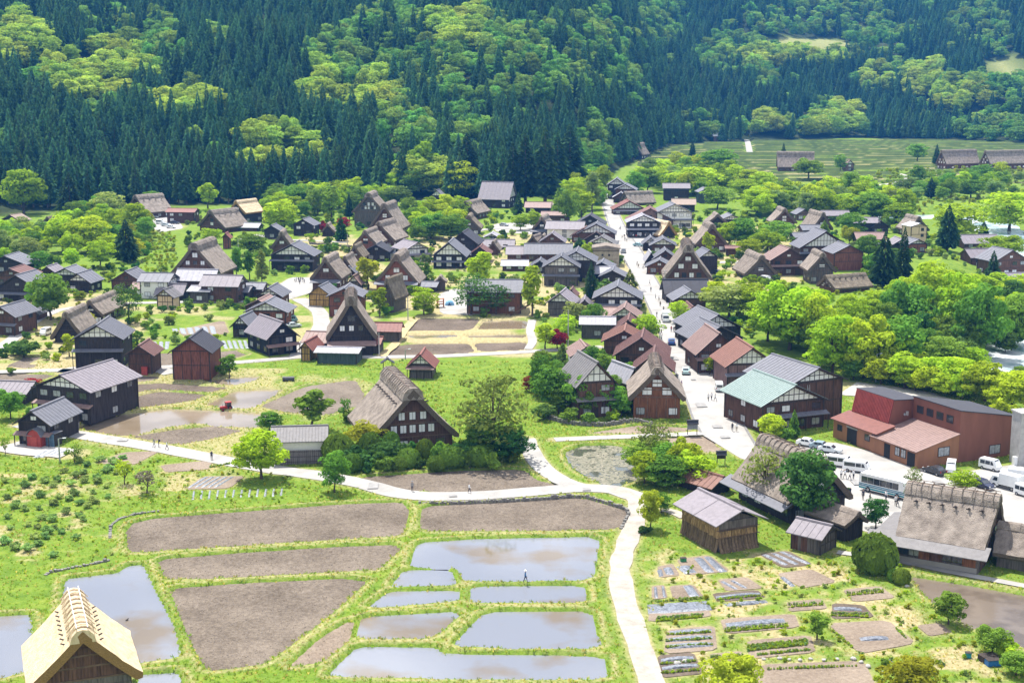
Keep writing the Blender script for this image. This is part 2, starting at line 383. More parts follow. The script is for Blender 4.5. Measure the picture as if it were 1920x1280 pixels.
GARDEN = {  # small worked beds in the vegetable plots: polygon, look
 'bed_a': ([(1232,1062),(1262,1056),(1275,1078),(1238,1082)], 'dirt'),
 'bed_b': ([(1268,1048),(1330,1040),(1370,1070),(1290,1078)], 'dirt'),
 'bed_c': ([(1422,1038),(1478,1032),(1525,1058),(1468,1064)], 'soil'),
 'bed_d': ([(1455,1075),(1520,1066),(1570,1090),(1505,1102)], 'dirt'),
 'bed_e': ([(1552,1168),(1665,1162),(1718,1205),(1612,1225)], 'dirt'),
 'bed_f': ([(1718,1172),(1762,1167),(1785,1185),(1742,1192)], 'dirt'),
 'bed_g': ([(1420,1245),(1620,1238),(1650,1300),(1400,1300)], 'dirt'),
 'bed_h': ([(1255,1098),(1300,1095),(1320,1118),(1262,1122)], 'dirt'),
 'bed_i': ([(1350,1160),(1490,1150),(1500,1175),(1360,1188)], 'dirt'),
 'bed_j': ([(1250,1180),(1340,1172),(1345,1218),(1245,1225)], 'dirt'),
 'bed_k': ([(1400,1200),(1520,1190),(1530,1222),(1405,1235)], 'dirt'),
 'bed_q': ([(1345,1086),(1400,1081),(1432,1102),(1362,1108)], 'dirt'),
 'bed_r': ([(1222,1098),(1246,1096),(1252,1120),(1222,1124)], 'dirt'),
 'bed_s': ([(1335,1112),(1420,1105),(1436,1120),(1345,1128)], 'soil'),
 'bed_t': ([(1475,1128),(1540,1122),(1552,1140),(1480,1146)], 'dirt'),
 'bed_u': ([(1232,1228),(1300,1222),(1320,1262),(1240,1270)], 'soil'),
 'bed_v': ([(1330,1225),(1390,1220),(1400,1240),(1335,1246)], 'dirt'),
 'bed_w': ([(1580,1105),(1650,1098),(1680,1120),(1600,1128)], 'dirt'),
 'bed_x': ([(1560,1130),(1620,1134),(1640,1156),(1560,1160)], 'soil'),
 'bed_l': ([(345,918),(380,893),(460,892),(430,915)], 'dirt'),
 'bed_m': ([(180,868),(230,848),(300,845),(250,872)], 'dirt'),
 'bed_n': ([(330,620),(420,600),(430,625),(350,632)], 'dirt'),
 'bed_o': ([(300,872),(400,862),(390,880),(310,885)], 'dirt'),
 'bed_p': ([(1218,1145),(1325,1135),(1335,1155),(1215,1165)], 'dirt'),
}
def gpoly(pts): return np.array([G(x, y)[:2] for x, y in pts])
def chaikin(p, n=1, closed=True, k=None):
    k = (.10 if closed and n == 1 else .2) if k is None else k
    for _ in range(n):
        q = []
        m = len(p)
        for i in range(m if closed else m - 1):
            a, b = p[i], p[(i + 1) % m]; q += [a * (1 - k) + b * k, a * k + b * (1 - k)]
        p = np.array(q if closed else [p[0]] + q + [p[-1]])
    return p
def sdf(P, poly):
    """signed distance of points P to a closed polygon (negative inside)"""
    d = np.full(len(P), 1e9); ins = np.zeros(len(P), bool); n = len(poly)
    for i in range(n):
        a, b = poly[i], poly[(i + 1) % n]; e = b - a; w = P - a
        t = np.clip((w @ e) / max(e @ e, 1e-9), 0, 1); q = w - t[:, None] * e
        d = np.minimum(d, (q ** 2).sum(1))
        c = ((a[1] <= P[:, 1]) != (b[1] <= P[:, 1]))
        with np.errstate(divide='ignore', invalid='ignore'):
            xs = a[0] + (P[:, 1] - a[1]) * e[0] / e[1]
        ins ^= c & (P[:, 0] < xs)
    d = np.sqrt(d); d[ins] *= -1
    return d
def ldist(P, line):
    d = np.full(len(P), 1e9)
    for i in range(len(line) - 1):
        a, b = line[i], line[i + 1]; e = b - a; w = P - a
        t = np.clip((w @ e) / max(e @ e, 1e-9), 0, 1); q = w - t[:, None] * e
        d = np.minimum(d, (q ** 2).sum(1))
    return np.sqrt(d)
rngn = np.random.RandomState(5)
_LAT = rngn.rand(256, 256)
def vnoise(x, y):
    xi, yi = np.floor(x).astype(int), np.floor(y).astype(int); fx, fy = x - xi, y - yi
    fx, fy = fx * fx * (3 - 2 * fx), fy * fy * (3 - 2 * fy)
    g = lambda i, j: _LAT[i % 256, j % 256]
    return (g(xi, yi) * (1 - fx) + g(xi + 1, yi) * fx) * (1 - fy) + (g(xi, yi + 1) * (1 - fx) + g(xi + 1, yi + 1) * fx) * fy
FB = [(-600,410),(0,402),(250,386),(400,383),(700,374),(900,376),(1000,368),(1090,348),(1150,322),(1200,298),(1260,276),(1330,268),(1400,267),(1600,258),(1920,270),(2600,276)]
FBx = np.array([a for a, b in FB], float); FBy = np.array([G(960, b).y for a, b in FB])
def forest_edge(x, y): return np.interp(960 + F * x / (y * cP + CAM_H * sP), FBx, FBy)
RIVER = gpoly([(2500,860),(2000,690),(1895,664),(1880,610),(1915,560),(1930,480),(1850,396),(1720,397),(1640,400)])
def hill(x, y):
    d = np.maximum(0, y - forest_edge(x, y))
    h = 0.34 * d * d / (d + 70.0)
    h = h + (vnoise(x / 90, y / 90) - .5) * 26 * np.clip(d / 150, 0, 1) + (vnoise(x / 35 + 9, y / 35) - .5) * 7 * np.clip(d / 60, 0, 1)
    return 430 * (1 - np.exp(-np.maximum(h, 0) / 430))
def base_height(x, y):
    h = hill(x, y)
    P = np.stack([x, y], 1)
    dr = ldist(P, RIVER)
    h = h - 3.2 * (1 - np.clip((dr - 12) / 16, 0, 1)) ** 1.0
    px = 960 + F * x / (y * cP + CAM_H * sP)
    t = ((y > 860) & (y < 1330) & (px > 1195) & (h < 1))
    fr = np.mod(y + (vnoise(x / 60, y / 200) - .5) * 30, 26.0) / 26
    h = h + np.where(t, np.clip((fr - .0) * 8, 0, 1) * (1 - fr) * 2.2, 0)
    return h

xs = np.unique(np.concatenate([np.linspace(-1500, -420, 28), np.linspace(-420, -112, 78), np.arange(-112, 112, 0.62), np.linspace(112, 420, 78), np.linspace(420, 1500, 28)]))
ys = np.unique(np.concatenate([np.linspace(-60, 140, 14), np.arange(140, 300, 0.55), np.arange(300, 480, 1.1), np.arange(480, 860, 4.0), np.arange(860, 1340, 3.2), np.arange(1340, 2640, 22)]))
XX, YY = np.meshgrid(xs, ys); GP = np.stack([XX.ravel(), YY.ravel()], 1)
gx, gy_ = GP[:, 0], GP[:, 1]
GZ = base_height(gx, gy_) + np.where(gy_ < 600, (vnoise(gx / 3.1, gy_ / 3.1) - .5) * .16 + (vnoise(gx / .9, gy_ / .9) - .5) * .07, 0)
DRY = np.zeros(len(GP))
fields, sheets = {}, []
FD = np.full(len(GP), 50.0)         # distance to the nearest sunken field
for grp in (SOIL, WATER, MUD, {'pond': POND}):
    for nm, pts in grp.items():
        p = chaikin(gpoly(pts), 1 if nm != 'pond' else 2); fields[nm] = p
        lo, hi = p.min(0) - 6, p.max(0) + 6
        k = np.where((gx > lo[0]) & (gx < hi[0]) & (gy_ > lo[1]) & (gy_ < hi[1]))[0]
        if len(k): FD[k] = np.minimum(FD[k], sdf(GP[k], p))
NEARF = FD < 5
jit = (vnoise(gx / 1.3 + 40, gy_ / 1.3) - .5) * .35
ramp = np.clip((FD + jit * .5 - 0.05) / 0.5, 0, 1)
crest = 0.14 * np.exp(-((FD - .9) / .6) ** 2)
GZ = np.where(NEARF, (GZ * np.clip(FD, 0, 1) + crest) * ramp + (1 - ramp) * (-0.62), GZ)
DRY = np.maximum(DRY, np.where(NEARF & (FD > 0), np.exp(-((FD - 1.15) / .35) ** 2) * .75, 0))
PD = np.full(len(GP), 50.0)
polys_pave = {}
for nm, pts in PAVE.items():
    p = chaikin(gpoly(pts), 1); polys_pave[nm] = p
    lo, hi = p.min(0) - 4, p.max(0) + 4
    k = np.where((gx > lo[0]) & (gx < hi[0]) & (gy_ > lo[1]) & (gy_ < hi[1]))[0]
    if len(k): PD[k] = np.minimum(PD[k], sdf(GP[k], p))
lines = {}
for nm, (pts, w, mk) in PATHS.items():
    p = chaikin(gpoly(pts), 2, False); lines[nm] = p
    lo, hi = p.min(0) - 8, p.max(0) + 8
    k = np.where((gx > lo[0]) & (gx < hi[0]) & (gy_ > lo[1]) & (gy_ < hi[1]))[0]
    if len(k): PD[k] = np.minimum(PD[k], ldist(GP[k], p) - w / 2)
beds = {}
for nm, (pts, mk) in GARDEN.items():
    p = chaikin(gpoly(pts), 1); beds[nm] = p
    lo, hi = p.min(0) - 3, p.max(0) + 3
    k = np.where((gx > lo[0]) & (gx < hi[0]) & (gy_ > lo[1]) & (gy_ < hi[1]))[0]
    if len(k): PD[k] = np.minimum(PD[k], sdf(GP[k], p))
GZ = np.where(PD < 1.2, np.where(PD < .1, np.minimum(GZ, -0.06), np.minimum(GZ, -0.06 + (PD - .1) * .3)), GZ)
DRY = np.maximum(DRY, np.exp(-np.clip(PD, 0, 9) / .5) * .7)
# worn, dry or sparsely planted patches: garden on the left, vegetable plots on the lower right, dry terrace banks
def patch(pts, amt, sc, thr):
    p = gpoly(pts); k = np.where((gx > p[:, 0].min()) & (gx < p[:, 0].max()) & (gy_ > p[:, 1].min()) & (gy_ < p[:, 1].max()))[0]
    s_ = sdf(GP[k], p); nn = vnoise(gx[k] / sc + 3, gy_[k] / sc) * .65 + vnoise(gx[k] / (sc * .35), gy_[k] / (sc * .35)) * .35
    wob = (vnoise(gx[k] / 9 + 7, gy_[k] / 9) - .5) * 14 * max(.4, min(3, gy_[k].mean() / 350))
    DRY[k] = np.maximum(DRY[k], np.clip((nn - thr) * 5, 0, 1) * amt * np.clip(-(s_ + wob) / 4 , 0, 1))
patch([(1200,1000),(1330,1000),(1700,1060),(1760,1180),(1900,1260),(1900,1300),(1230,1300)], .95, 3.2, .46)
patch([(-100,860),(220,860),(215,1050),(-100,1060)], .8, 3.5, .55)
patch([(230,840),(420,850),(420,930),(230,930)], .8, 4, .42)
patch([(690,675),(790,590),(1000,590),(1000,668)], .95, 12, .2)
patch([(420,690),(700,690),(700,790),(420,800)], .5, 5, .45)
patch([(255,573),(442,573),(437,598),(255,600)], .75, 14, .25)
patch([(120,690),(520,690),(520,860),(120,840)], .7, 4, .22)
patch([(1200,262),(1950,262),(1950,335),(1200,335)], .75, 40, .4)
patch([(1600,730),(1850,750),(1830,820),(1600,790)], .6, 4, .5)
patch([(480,530),(620,530),(620,660),(480,660)], .8, 5, .35)
patch([(560,440),(1250,440),(1250,600),(700,600),(560,520)], .95, 9, .28)
patch([(-60,540),(260,540),(260,700),(-60,700)], .95, 5, .30)
patch([(1170,420),(1520,420),(1520,560),(1250,560)], .9, 9, .30)
_pxg = 960 + F * gx / (gy_ * cP + CAM_H * sP)
_t = (gy_ > 850) & (gy_ < 1335) & (_pxg > 1195) & (gy_ < forest_edge(gx, gy_))
_yy = gy_ + (vnoise(gx / 60, gy_ / 200) - .5) * 30
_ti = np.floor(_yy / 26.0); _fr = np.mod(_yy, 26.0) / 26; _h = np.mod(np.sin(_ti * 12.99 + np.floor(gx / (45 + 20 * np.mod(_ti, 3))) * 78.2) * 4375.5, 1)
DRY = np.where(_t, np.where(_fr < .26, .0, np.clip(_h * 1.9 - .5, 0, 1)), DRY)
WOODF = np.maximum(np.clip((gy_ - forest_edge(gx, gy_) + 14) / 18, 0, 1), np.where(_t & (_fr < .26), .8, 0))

_zc = gy_ * cP + (CAM_H - GZ) * sP; _gpx = 960 + F * gx / _zc; _gpy = 640 - F * (gy_ * sP + (GZ - CAM_H) * cP) / _zc
for (a, b_, rx, ry) in [(1530,88,75,14),(1890,130,50,22),(1480,80,50,10)]:
    _m = (((_gpx - a) / rx) ** 2 + ((_gpy - b_) / ry) ** 2 < 1) & (gy_ > 900); WOODF[_m] = 0; DRY[_m] = .5
def ground_material():
    m, n, l, b = new_mat('ground_grass')
    t = n.new('ShaderNodeTexCoord')
    def noise_(sc, det=6, rg=.6):
        q = n.new('ShaderNodeTexNoise'); q.inputs['Scale'].default_value = sc; q.inputs['Detail'].default_value = det; q.inputs['Roughness'].default_value = rg
        l.new(t.outputs['Object'], q.inputs['Vector']); return q
    def ramp_(src, stops):
        q = n.new('ShaderNodeValToRGB'); e = q.color_ramp.elements
        while len(e) < len(stops): e.new(.5)
        for el, (p_, c_) in zip(e, stops): el.position = p_; el.color = (*c_, 1)
        l.new(src, q.inputs['Fac']); return q
    g = ramp_(noise_(.35, 8, .7).outputs['Fac'], [(.28, (.065, .135, .018)), (.5, (.14, .225, .026)), (.72, (.24, .285, .045))])
    dr = ramp_(noise_(1.4, 6, .7).outputs['Fac'], [(.3, (.24, .20, .10)), (.55, (.42, .35, .19)), (.75, (.55, .47, .32))])
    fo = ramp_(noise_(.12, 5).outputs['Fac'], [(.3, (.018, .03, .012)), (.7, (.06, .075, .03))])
    a = n.new('ShaderNodeAttribute'); a.attribute_name = 'dry'
    a2 = n.new('ShaderNodeAttribute'); a2.attribute_name = 'wood'
    nn = noise_(3.5, 4)
    mul = n.new('ShaderNodeMath'); mul.operation = 'MULTIPLY_ADD'; mul.inputs[1].default_value = .9; mul.inputs[2].default_value = -.45
    l.new(nn.outputs['Fac'], mul.inputs[0])
    ad = n.new('ShaderNodeMath'); ad.operation = 'ADD'; ad.use_clamp = True
    l.new(a.outputs['Fac'], ad.inputs[0]); l.new(mul.outputs[0], ad.inputs[1])
    m1 = n.new('ShaderNodeMix'); m1.data_type = 'RGBA'
    l.new(ad.outputs[0], m1.inputs['Factor']); l.new(g.outputs['Color'], m1.inputs['A']); l.new(dr.outputs['Color'], m1.inputs['B'])
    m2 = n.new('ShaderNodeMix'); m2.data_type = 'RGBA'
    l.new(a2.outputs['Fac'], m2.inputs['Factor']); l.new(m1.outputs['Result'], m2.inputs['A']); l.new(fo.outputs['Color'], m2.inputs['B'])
    # bare earth where the ground drops steeply into a field
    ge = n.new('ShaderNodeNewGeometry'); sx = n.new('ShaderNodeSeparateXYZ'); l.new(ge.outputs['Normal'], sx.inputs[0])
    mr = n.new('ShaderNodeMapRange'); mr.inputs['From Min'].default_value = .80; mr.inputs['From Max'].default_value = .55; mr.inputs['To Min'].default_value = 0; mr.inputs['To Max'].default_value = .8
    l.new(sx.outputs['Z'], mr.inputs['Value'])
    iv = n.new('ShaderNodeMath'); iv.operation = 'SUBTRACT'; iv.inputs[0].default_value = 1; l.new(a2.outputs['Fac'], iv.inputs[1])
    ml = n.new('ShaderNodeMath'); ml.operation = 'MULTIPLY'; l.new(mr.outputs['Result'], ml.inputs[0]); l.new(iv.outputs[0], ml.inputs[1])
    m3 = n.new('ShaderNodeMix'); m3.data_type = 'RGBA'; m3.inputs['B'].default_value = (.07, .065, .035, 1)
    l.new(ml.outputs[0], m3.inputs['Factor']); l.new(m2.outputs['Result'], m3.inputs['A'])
    l.new(m3.outputs['Result'], b.inputs['Base Color']); b.inputs['Roughness'].default_value = 1; b.inputs['Specular IOR Level'].default_value = .05
    bp = n.new('ShaderNodeBump'); bp.inputs['Strength'].default_value = .7; bp.inputs['Distance'].default_value = .3
    l.new(noise_(2.6, 5, .75).outputs['Fac'], bp.inputs['Height']); l.new(bp.outputs['Normal'], b.inputs['Normal'])
    return m
nx_, ny_ = len(xs), len(ys)
me = bpy.data.meshes.new('ground')
me.vertices.add(nx_ * ny_); me.vertices.foreach_set('co', np.stack([gx, gy_, GZ], 1).astype(np.float32).ravel())
ii, jj = np.meshgrid(np.arange(nx_ - 1), np.arange(ny_ - 1)); q0 = (jj * nx_ + ii).ravel()
quads = np.stack([q0, q0 + 1, q0 + 1 + nx_, q0 + nx_], 1).astype(np.int32)
me.loops.add(quads.size); me.loops.foreach_set('vertex_index', quads.ravel())
me.polygons.add(len(quads)); me.polygons.foreach_set('loop_start', np.arange(0, quads.size, 4, dtype=np.int32)); me.polygons.foreach_set('loop_total', np.full(len(quads), 4, np.int32))
me.polygons.foreach_set('use_smooth', np.ones(len(quads), bool))
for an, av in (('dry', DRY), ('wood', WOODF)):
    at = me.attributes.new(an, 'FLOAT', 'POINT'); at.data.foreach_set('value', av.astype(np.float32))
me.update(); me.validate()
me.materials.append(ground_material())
tag(link('ground', me), 'grassy valley floor rising into the wooded mountainside', None, None, 'structure')
def ground_z(x, y): return float(base_height(np.array([float(x)]), np.array([float(y)]))[0])

# ------------------------------------------------------------------ fields, water and paving laid into the ground
def soil_mat(name, c, c2, wave=None):
    if name in MATS: return MATS[name]
    m, n, l, b = new_mat(name)
    t = n.new('ShaderNodeTexCoord')
    nz = n.new('ShaderNodeTexNoise'); nz.inputs['Scale'].default_value = 1.9; nz.inputs['Detail'].default_value = 8; nz.inputs['Roughness'].default_value = .75
    nb = n.new('ShaderNodeTexNoise'); nb.inputs['Scale'].default_value = .12; nb.inputs['Detail'].default_value = 3
    l.new(t.outputs['Object'], nz.inputs['Vector']); l.new(t.outputs['Object'], nb.inputs['Vector'])
    rp = n.new('ShaderNodeValToRGB'); rp.color_ramp.elements[0].position = .33; rp.color_ramp.elements[1].position = .66
    rp.color_ramp.elements[0].color = (*c, 1); rp.color_ramp.elements[1].color = (*c2, 1)
    ad = n.new('ShaderNodeMath'); ad.operation = 'MULTIPLY_ADD'; ad.inputs[1].default_value = .45; 
    l.new(nb.outputs['Fac'], ad.inputs[0])
    sb = n.new('ShaderNodeMath'); sb.operation = 'MULTIPLY_ADD'; sb.inputs[1].default_value = .8; sb.inputs[2].default_value = -.13
    l.new(nz.outputs['Fac'], sb.inputs[0]); l.new(sb.outputs[0], ad.inputs[2]); l.new(ad.outputs[0], rp.inputs['Fac'])
    out = rp.outputs['Color']
    hgt = nz.outputs['Fac']
    if wave:
        wv = n.new('ShaderNodeTexWave'); wv.inputs['Scale'].default_value = wave; wv.inputs['Distortion'].default_value = 2.5; wv.inputs['Detail'].default_value = 3; wv.inputs['Detail Scale'].default_value = .6
        mp = n.new('ShaderNodeMapping'); mp.inputs['Rotation'].default_value = (0, 0, 1.35 if name != 'tilled_soil' else 1.72); l.new(t.outputs['Object'], mp.inputs['Vector']); l.new(mp.outputs['Vector'], wv.inputs['Vector'])
        mm = n.new('ShaderNodeMix'); mm.data_type = 'RGBA'; mm.blend_type = 'MULTIPLY'; mm.inputs['Factor'].default_value = .22 if name == 'tilled_soil' else .4
        l.new(out, mm.inputs['A']); l.new(wv.outputs['Color'], mm.inputs['B']); out = mm.outputs['Result']
    l.new(out, b.inputs['Base Color']); b.inputs['Roughness'].default_value = 1; b.inputs['Specular IOR Level'].default_value = .05
    bp = n.new('ShaderNodeBump'); bp.inputs['Strength'].default_value = .9; bp.inputs['Distance'].default_value = .25
    l.new(hgt, bp.inputs['Height']); l.new(bp.outputs['Normal'], b.inputs['Normal'])
    MATS[name] = m; return m
def water_mat(name, c, c2=None, thr=(.5, .6), rough=.03, sc=.08, ior=1.5, bump=.04):
    m, n, l, b = new_mat(name)
    t = n.new('ShaderNodeTexCoord')
    nz = n.new('ShaderNodeTexNoise'); nz.inputs['Scale'].default_value = sc; nz.inputs['Detail'].default_value = 6; l.new(t.outputs['Object'], nz.inputs['Vector'])
    rp = n.new('ShaderNodeValToRGB'); rp.color_ramp.elements[0].position, rp.color_ramp.elements[1].position = thr
    rp.color_ramp.elements[0].color = (*c, 1); rp.color_ramp.elements[1].color = (*(c2 or c), 1)
    l.new(nz.outputs['Fac'], rp.inputs['Fac']); l.new(rp.outputs['Color'], b.inputs['Base Color'])
    b.inputs['Roughness'].default_value = rough; b.inputs['IOR'].default_value = ior; b.inputs['Specular IOR Level'].default_value = .5
    n2 = n.new('ShaderNodeTexNoise'); n2.inputs['Scale'].default_value = 1.2; n2.inputs['Detail'].default_value = 3; l.new(t.outputs['Object'], n2.inputs['Vector'])
    bp = n.new('ShaderNodeBump'); bp.inputs['Strength'].default_value = bump; bp.inputs['Distance'].default_value = .1
    l.new(n2.outputs['Fac'], bp.inputs['Height']); l.new(bp.outputs['Normal'], b.inputs['Normal'])
    return m
M_soil = soil_mat('tilled_soil', (.10, .079, .061), (.285, .236, .188), .9)
M_soilw = soil_mat('raked_soil', (.15, .12, .095), (.31, .26, .21), .35)
M_soilf = soil_mat('furrowed_soil', (.10, .078, .06), (.25, .20, .16), 1.1)
M_bed = soil_mat('garden_soil', (.17, .13, .098), (.34, .275, .215))
M_water = water_mat('paddy_water', (.195, .205, .235), (.18, .145, .105), (.54, .66))
M_mud = water_mat('muddy_water', (.19, .145, .095), (.25, .20, .145), (.42, .58), .10)
M_mudd = water_mat('dark_muddy_water', (.105, .082, .062), (.16, .128, .10), (.42, .56), .16, .2, bump=.3)
M_pave = surf('pale_paving', (.345, .33, .31), .9, .20, .16, bump=.12, detail=14)
M_dirt = surf('dirt_track', (.36, .325, .28), 1, .2, .5, bump=.3, detail=8)
M_drym = surf('dry_grass_path', (.42, .34, .18), 1, .25, .9, bump=.4, detail=8)
M_gravel = surf('gravel', (.40, .375, .35), 1, .22, .9, bump=.4, detail=9)
def sheet(name, poly, z, mat, grow=0.0, kind='structure', label=None):
    p = [Vector((a, b_)) for a, b_ in poly]
    if grow:
        c_ = sum(p, Vector((0, 0))) / len(p); n = len(p); ar = sum(p[i].x * p[(i + 1) % n].y - p[(i + 1) % n].x * p[i].y for i in range(n)); sg = 1 if ar > 0 else -1
        q = []
        for i in range(n):
            e = (p[(i + 1) % n] - p[i - 1]).normalized(); q.append(p[i] + Vector((e.y, -e.x)) * sg * grow)
        p = q
    b = MB(); b.add([(v.x, v.y, z) for v in p], [tuple(range(len(p)))])
    me = b.mesh(name, [mat])
    if me.polygons[0].normal.z < 0: me.flip_normals()
    o = link(name, me); tag(o, label or place_label(name.replace('_', ' '), *to_px((sum(v.x for v in p) / len(p), sum(v.y for v in p) / len(p), 0))), None, None, kind)
    return o
for nm in SOIL:
    m_ = M_soilw if nm in ('raked_soil_field',) else M_soilf if 'terrace' in nm or nm in ('kinked_soil_field', 'long_soil_field') else M_bed if nm in ('dry_soil_strip', 'lane_soil_plot', 'street_soil_plot') else M_soil
    sheet(nm, fields[nm], -.28, m_, .6)
for nm in WATER: sheet(nm, fields[nm], -.32, M_water, .6)
for nm in MUD: sheet(nm, fields[nm], -.32, M_mudd if 'farmhouse' in nm else M_mud, .6)
sheet('pond', fields['pond'], -.34, water_mat('pond_water', (.06, .07, .05), (.08, .085, .06), (.4, .6), .05), .6)
zz = .012
for nm, p in polys_pave.items():
    sheet(nm, p, zz, M_pave); zz += .004
def ribbon(name, line, w, z, mat, wob=.25):
    b = MB(); vs = []
    n = len(line)
    for i in range(n):
        a, c = Vector(line[max(i - 1, 0)]), Vector(line[min(i + 1, n - 1)]); e = (c - a).normalized(); nn = Vector((-e.y, e.x)); p = Vector(line[i])
        k = 1 + (mnoise.noise(Vector((p.x * .21, p.y * .21, 0)))) * wob
        for t in (-1, -.4, .4, 1): vs.append((p.x + nn.x * w / 2 * k * t, p.y + nn.y * w / 2 * k * t, z))
    fs = [(4 * i + j, 4 * i + j + 1, 4 * i + j + 5, 4 * i + j + 4) for i in range(n - 1) for j in range(3)]
    b.add(vs, fs); me = b.mesh(name, [mat])
    if me.polygons[0].normal.z < 0: me.flip_normals()
    o = link(name, me); mid = line[n // 2]
    return tag(o, place_label(name.replace('_', ' '), *to_px((mid[0], mid[1], 0))), None, None, 'structure')
def resample(line, step):
    out = [line[0]]
    for i in range(len(line) - 1):
        L_ = np.linalg.norm(line[i + 1] - line[i]); k = max(1, int(L_ / step))
        for j in range(1, k + 1): out.append(line[i] + (line[i + 1] - line[i]) * j / k)
    return np.array(out)
for nm, (pts, w, mk) in PATHS.items():
    ln = resample(lines[nm], 2.0)
    z_ = zz if 'hill' not in nm else .5
    ribbon(nm, ln, w, z_, {'pave': M_pave, 'dirt': M_dirt, 'dry': M_drym, 'gravel': M_gravel}[mk], .12 if mk == 'pave' else .3); zz += .004
for nm, (pts, mk) in GARDEN.items(): sheet('garden_bed', beds[nm], .02, M_soilf if mk == 'soil' else M_bed)
rv = water_mat('river_water', (.22, .33, .35), (.70, .74, .77), (.44, .58), .15, .10, bump=.6)
ribbon('river', resample(RIVER, 6.0), 20, -2.6, rv, .2)

def edge_line(name, pts, w, z, mat):
    ln = resample(chaikin(gpoly(pts), 2, False), 2.5); return ribbon(name, ln, w, z, mat, .05)
M_gut = surf('gutter_concrete', (.20, .195, .19), .9, .25, 1.2, bump=.1, detail=8)
edge_line('street_gutter', [(1129,352),(1128,375),(1138,410),(1152,450),(1167,480),(1190,520),(1209,560),(1227,600),(1242,640),(1264,690),(1286,745),(1299,785),(1314,810)], .45, .20 - .05, M_gut)
edge_line('street_gutter', [(1139,352),(1149,375),(1164,410),(1180,440),(1204,470),(1222,510),(1240,540),(1262,570),(1286,600),(1310,640),(1330,680),(1350,720),(1372,755),(1396,800),(1423,845)], .45, .154, M_gut)
M_patch = surf('asphalt_patch', (.27, .262, .255), .9, .2, 1.0, bump=.1, detail=8)
rp_ = random.Random(2)
for i, (px, py) in enumerate([(1262,672),(1300,712),(1315,760),(1345,800),(1238,612),(1360,820),(1290,688),(1205,545),(1610,905),(1580,870),(1700,895),(1760,905),(1830,895),(700,912),(850,930),(1100,918),(450,869),(230,826)]):
    c = G(px, py); w, l_ = rp_.uniform(.5, 1.2), rp_.uniform(.6, 2.4)
    sheet('road_patch', [(c.x - w, c.y - l_), (c.x + w, c.y - l_ * .9), (c.x + w * .9, c.y + l_), (c.x - w, c.y + l_)], .16 + i * .001, M_patch)
# ------------------------------------------------------------------ buildings
rnd = random.Random(11)
WINC = {}
def window(parent, w, h, x, y, z, face='f', pane=None, name='window', mull=1):
    """frame + pane, facing -y ('f'), +x ('r') or -x ('l') of the house"""
    key = (round(w, 1), round(h, 1), mull)
    if key not in WINC:
        a, b_ = key[0] / 2, key[1] / 2; t = .09
        f = MB()
        f.box(-a - t, a + t, -.07, .03, b_, b_ + t); f.box(-a - t, a + t, -.07, .03, -b_ - t, -b_)
        f.box(-a - t, -a, -.068, .03, -b_, b_); f.box(a, a + t, -.068, .03, -b_, b_)
        for i in range(mull):
            xx = -a + (i + 1) * 2 * a / (mull + 1); f.box(xx - .03, xx + .03, -.055, .03, -b_, b_)
        p = MB(); p.box(-a, a, -.03, .02, -b_, b_)
        WINC[key] = (f.mesh('window_frame', [M_frame]), {}, p)
    fm, pm, p = WINC[key]
    pane = pane or M_pane
    if pane.name not in pm: pm[pane.name] = p.mesh('pane', [pane])
    rz = {'f': 0, 'r': math.pi / 2, 'l': -math.pi / 2}[face]
    o = link(name, fm, parent, (x, y, z), rz)
    link('pane', pm[pane.name], o)
    return o
def house_frame(px, gy, wpx, ey, py, rz):
    p = G(px, gy); zc = depth(p); s = F / zc
    va = math.atan2(p.x, p.y)                       # viewing azimuth (positive to the right)
    c = max(.35, math.cos(R(rz) + va))
    e = math.atan2(CAM_H, math.hypot(p.x, p.y))
    W = wpx / s / c
    return p, s, W, (gy - ey) / s / math.cos(e), (ey - py) / s / math.cos(e), e
def side_frame(px, gy, wpx, ey, ry, D, rz):
    """long side towards the camera -> base point of the gable front for a house turned by rz (about 90)"""
    p = G(px, gy); s = F / depth(p); va = math.atan2(p.x, p.y); e = math.atan2(CAM_H, math.hypot(p.x, p.y))
    L = wpx / s / max(.35, abs(math.sin(R(rz) + va)))
    hw = (gy - ey) / s / math.cos(e); ht = ((gy - ry) / s - D / 2 * math.sin(e)) / math.cos(e)
    th = R(rz); yv = Vector((-math.sin(th), math.cos(th), 0)); xv = Vector((math.cos(th), math.sin(th), 0))
    sgn = -1 if rz > 0 else 1                       # which local side faces the camera
    front = p - yv * (L / 2) - xv * (sgn * D / 2)
    return front, s, D, L, hw, max(.5, ht - hw), e

def slab_roof(b, W, L, hw, hr, o, og, t=.16, seams=0, m=0, mr=0):
    """two pitched slabs with ridge cap"""
    k = hr / (W / 2); we = W / 2 + o; ze = hw - o * k; zr = hw + hr
    for sg in (-1, 1):
        b.prism([(sg * we, ze), (0, zr), (0, zr + t), (sg * we, ze + t)][::sg], -og, L + og, m)
        if seams:
            n = int((L + 2 * og) / seams)
            for i in range(1, n):
                y = -og + i * (L + 2 * og) / n
                b.add([(sg * we, y - .04, ze + t + .002), (0, y - .04, zr + t + .002), (0, y + .04, zr + t + .002), (sg * we, y + .04, ze + t + .002),
                       (sg * we, y - .02, ze + t + .07), (0, y - .02, zr + t + .07), (0, y + .02, zr + t + .07), (sg * we, y + .02, ze + t + .07)],
                      [(4, 5, 6, 7), (0, 1, 5, 4), (2, 3, 7, 6), (3, 0, 4, 7)], m)
    b.prism([(-.28, zr + t * .5), (.28, zr + t * .5), (.2, zr + t + .16), (-.2, zr + t + .16)], -og - .03, L + og + .03, mr)

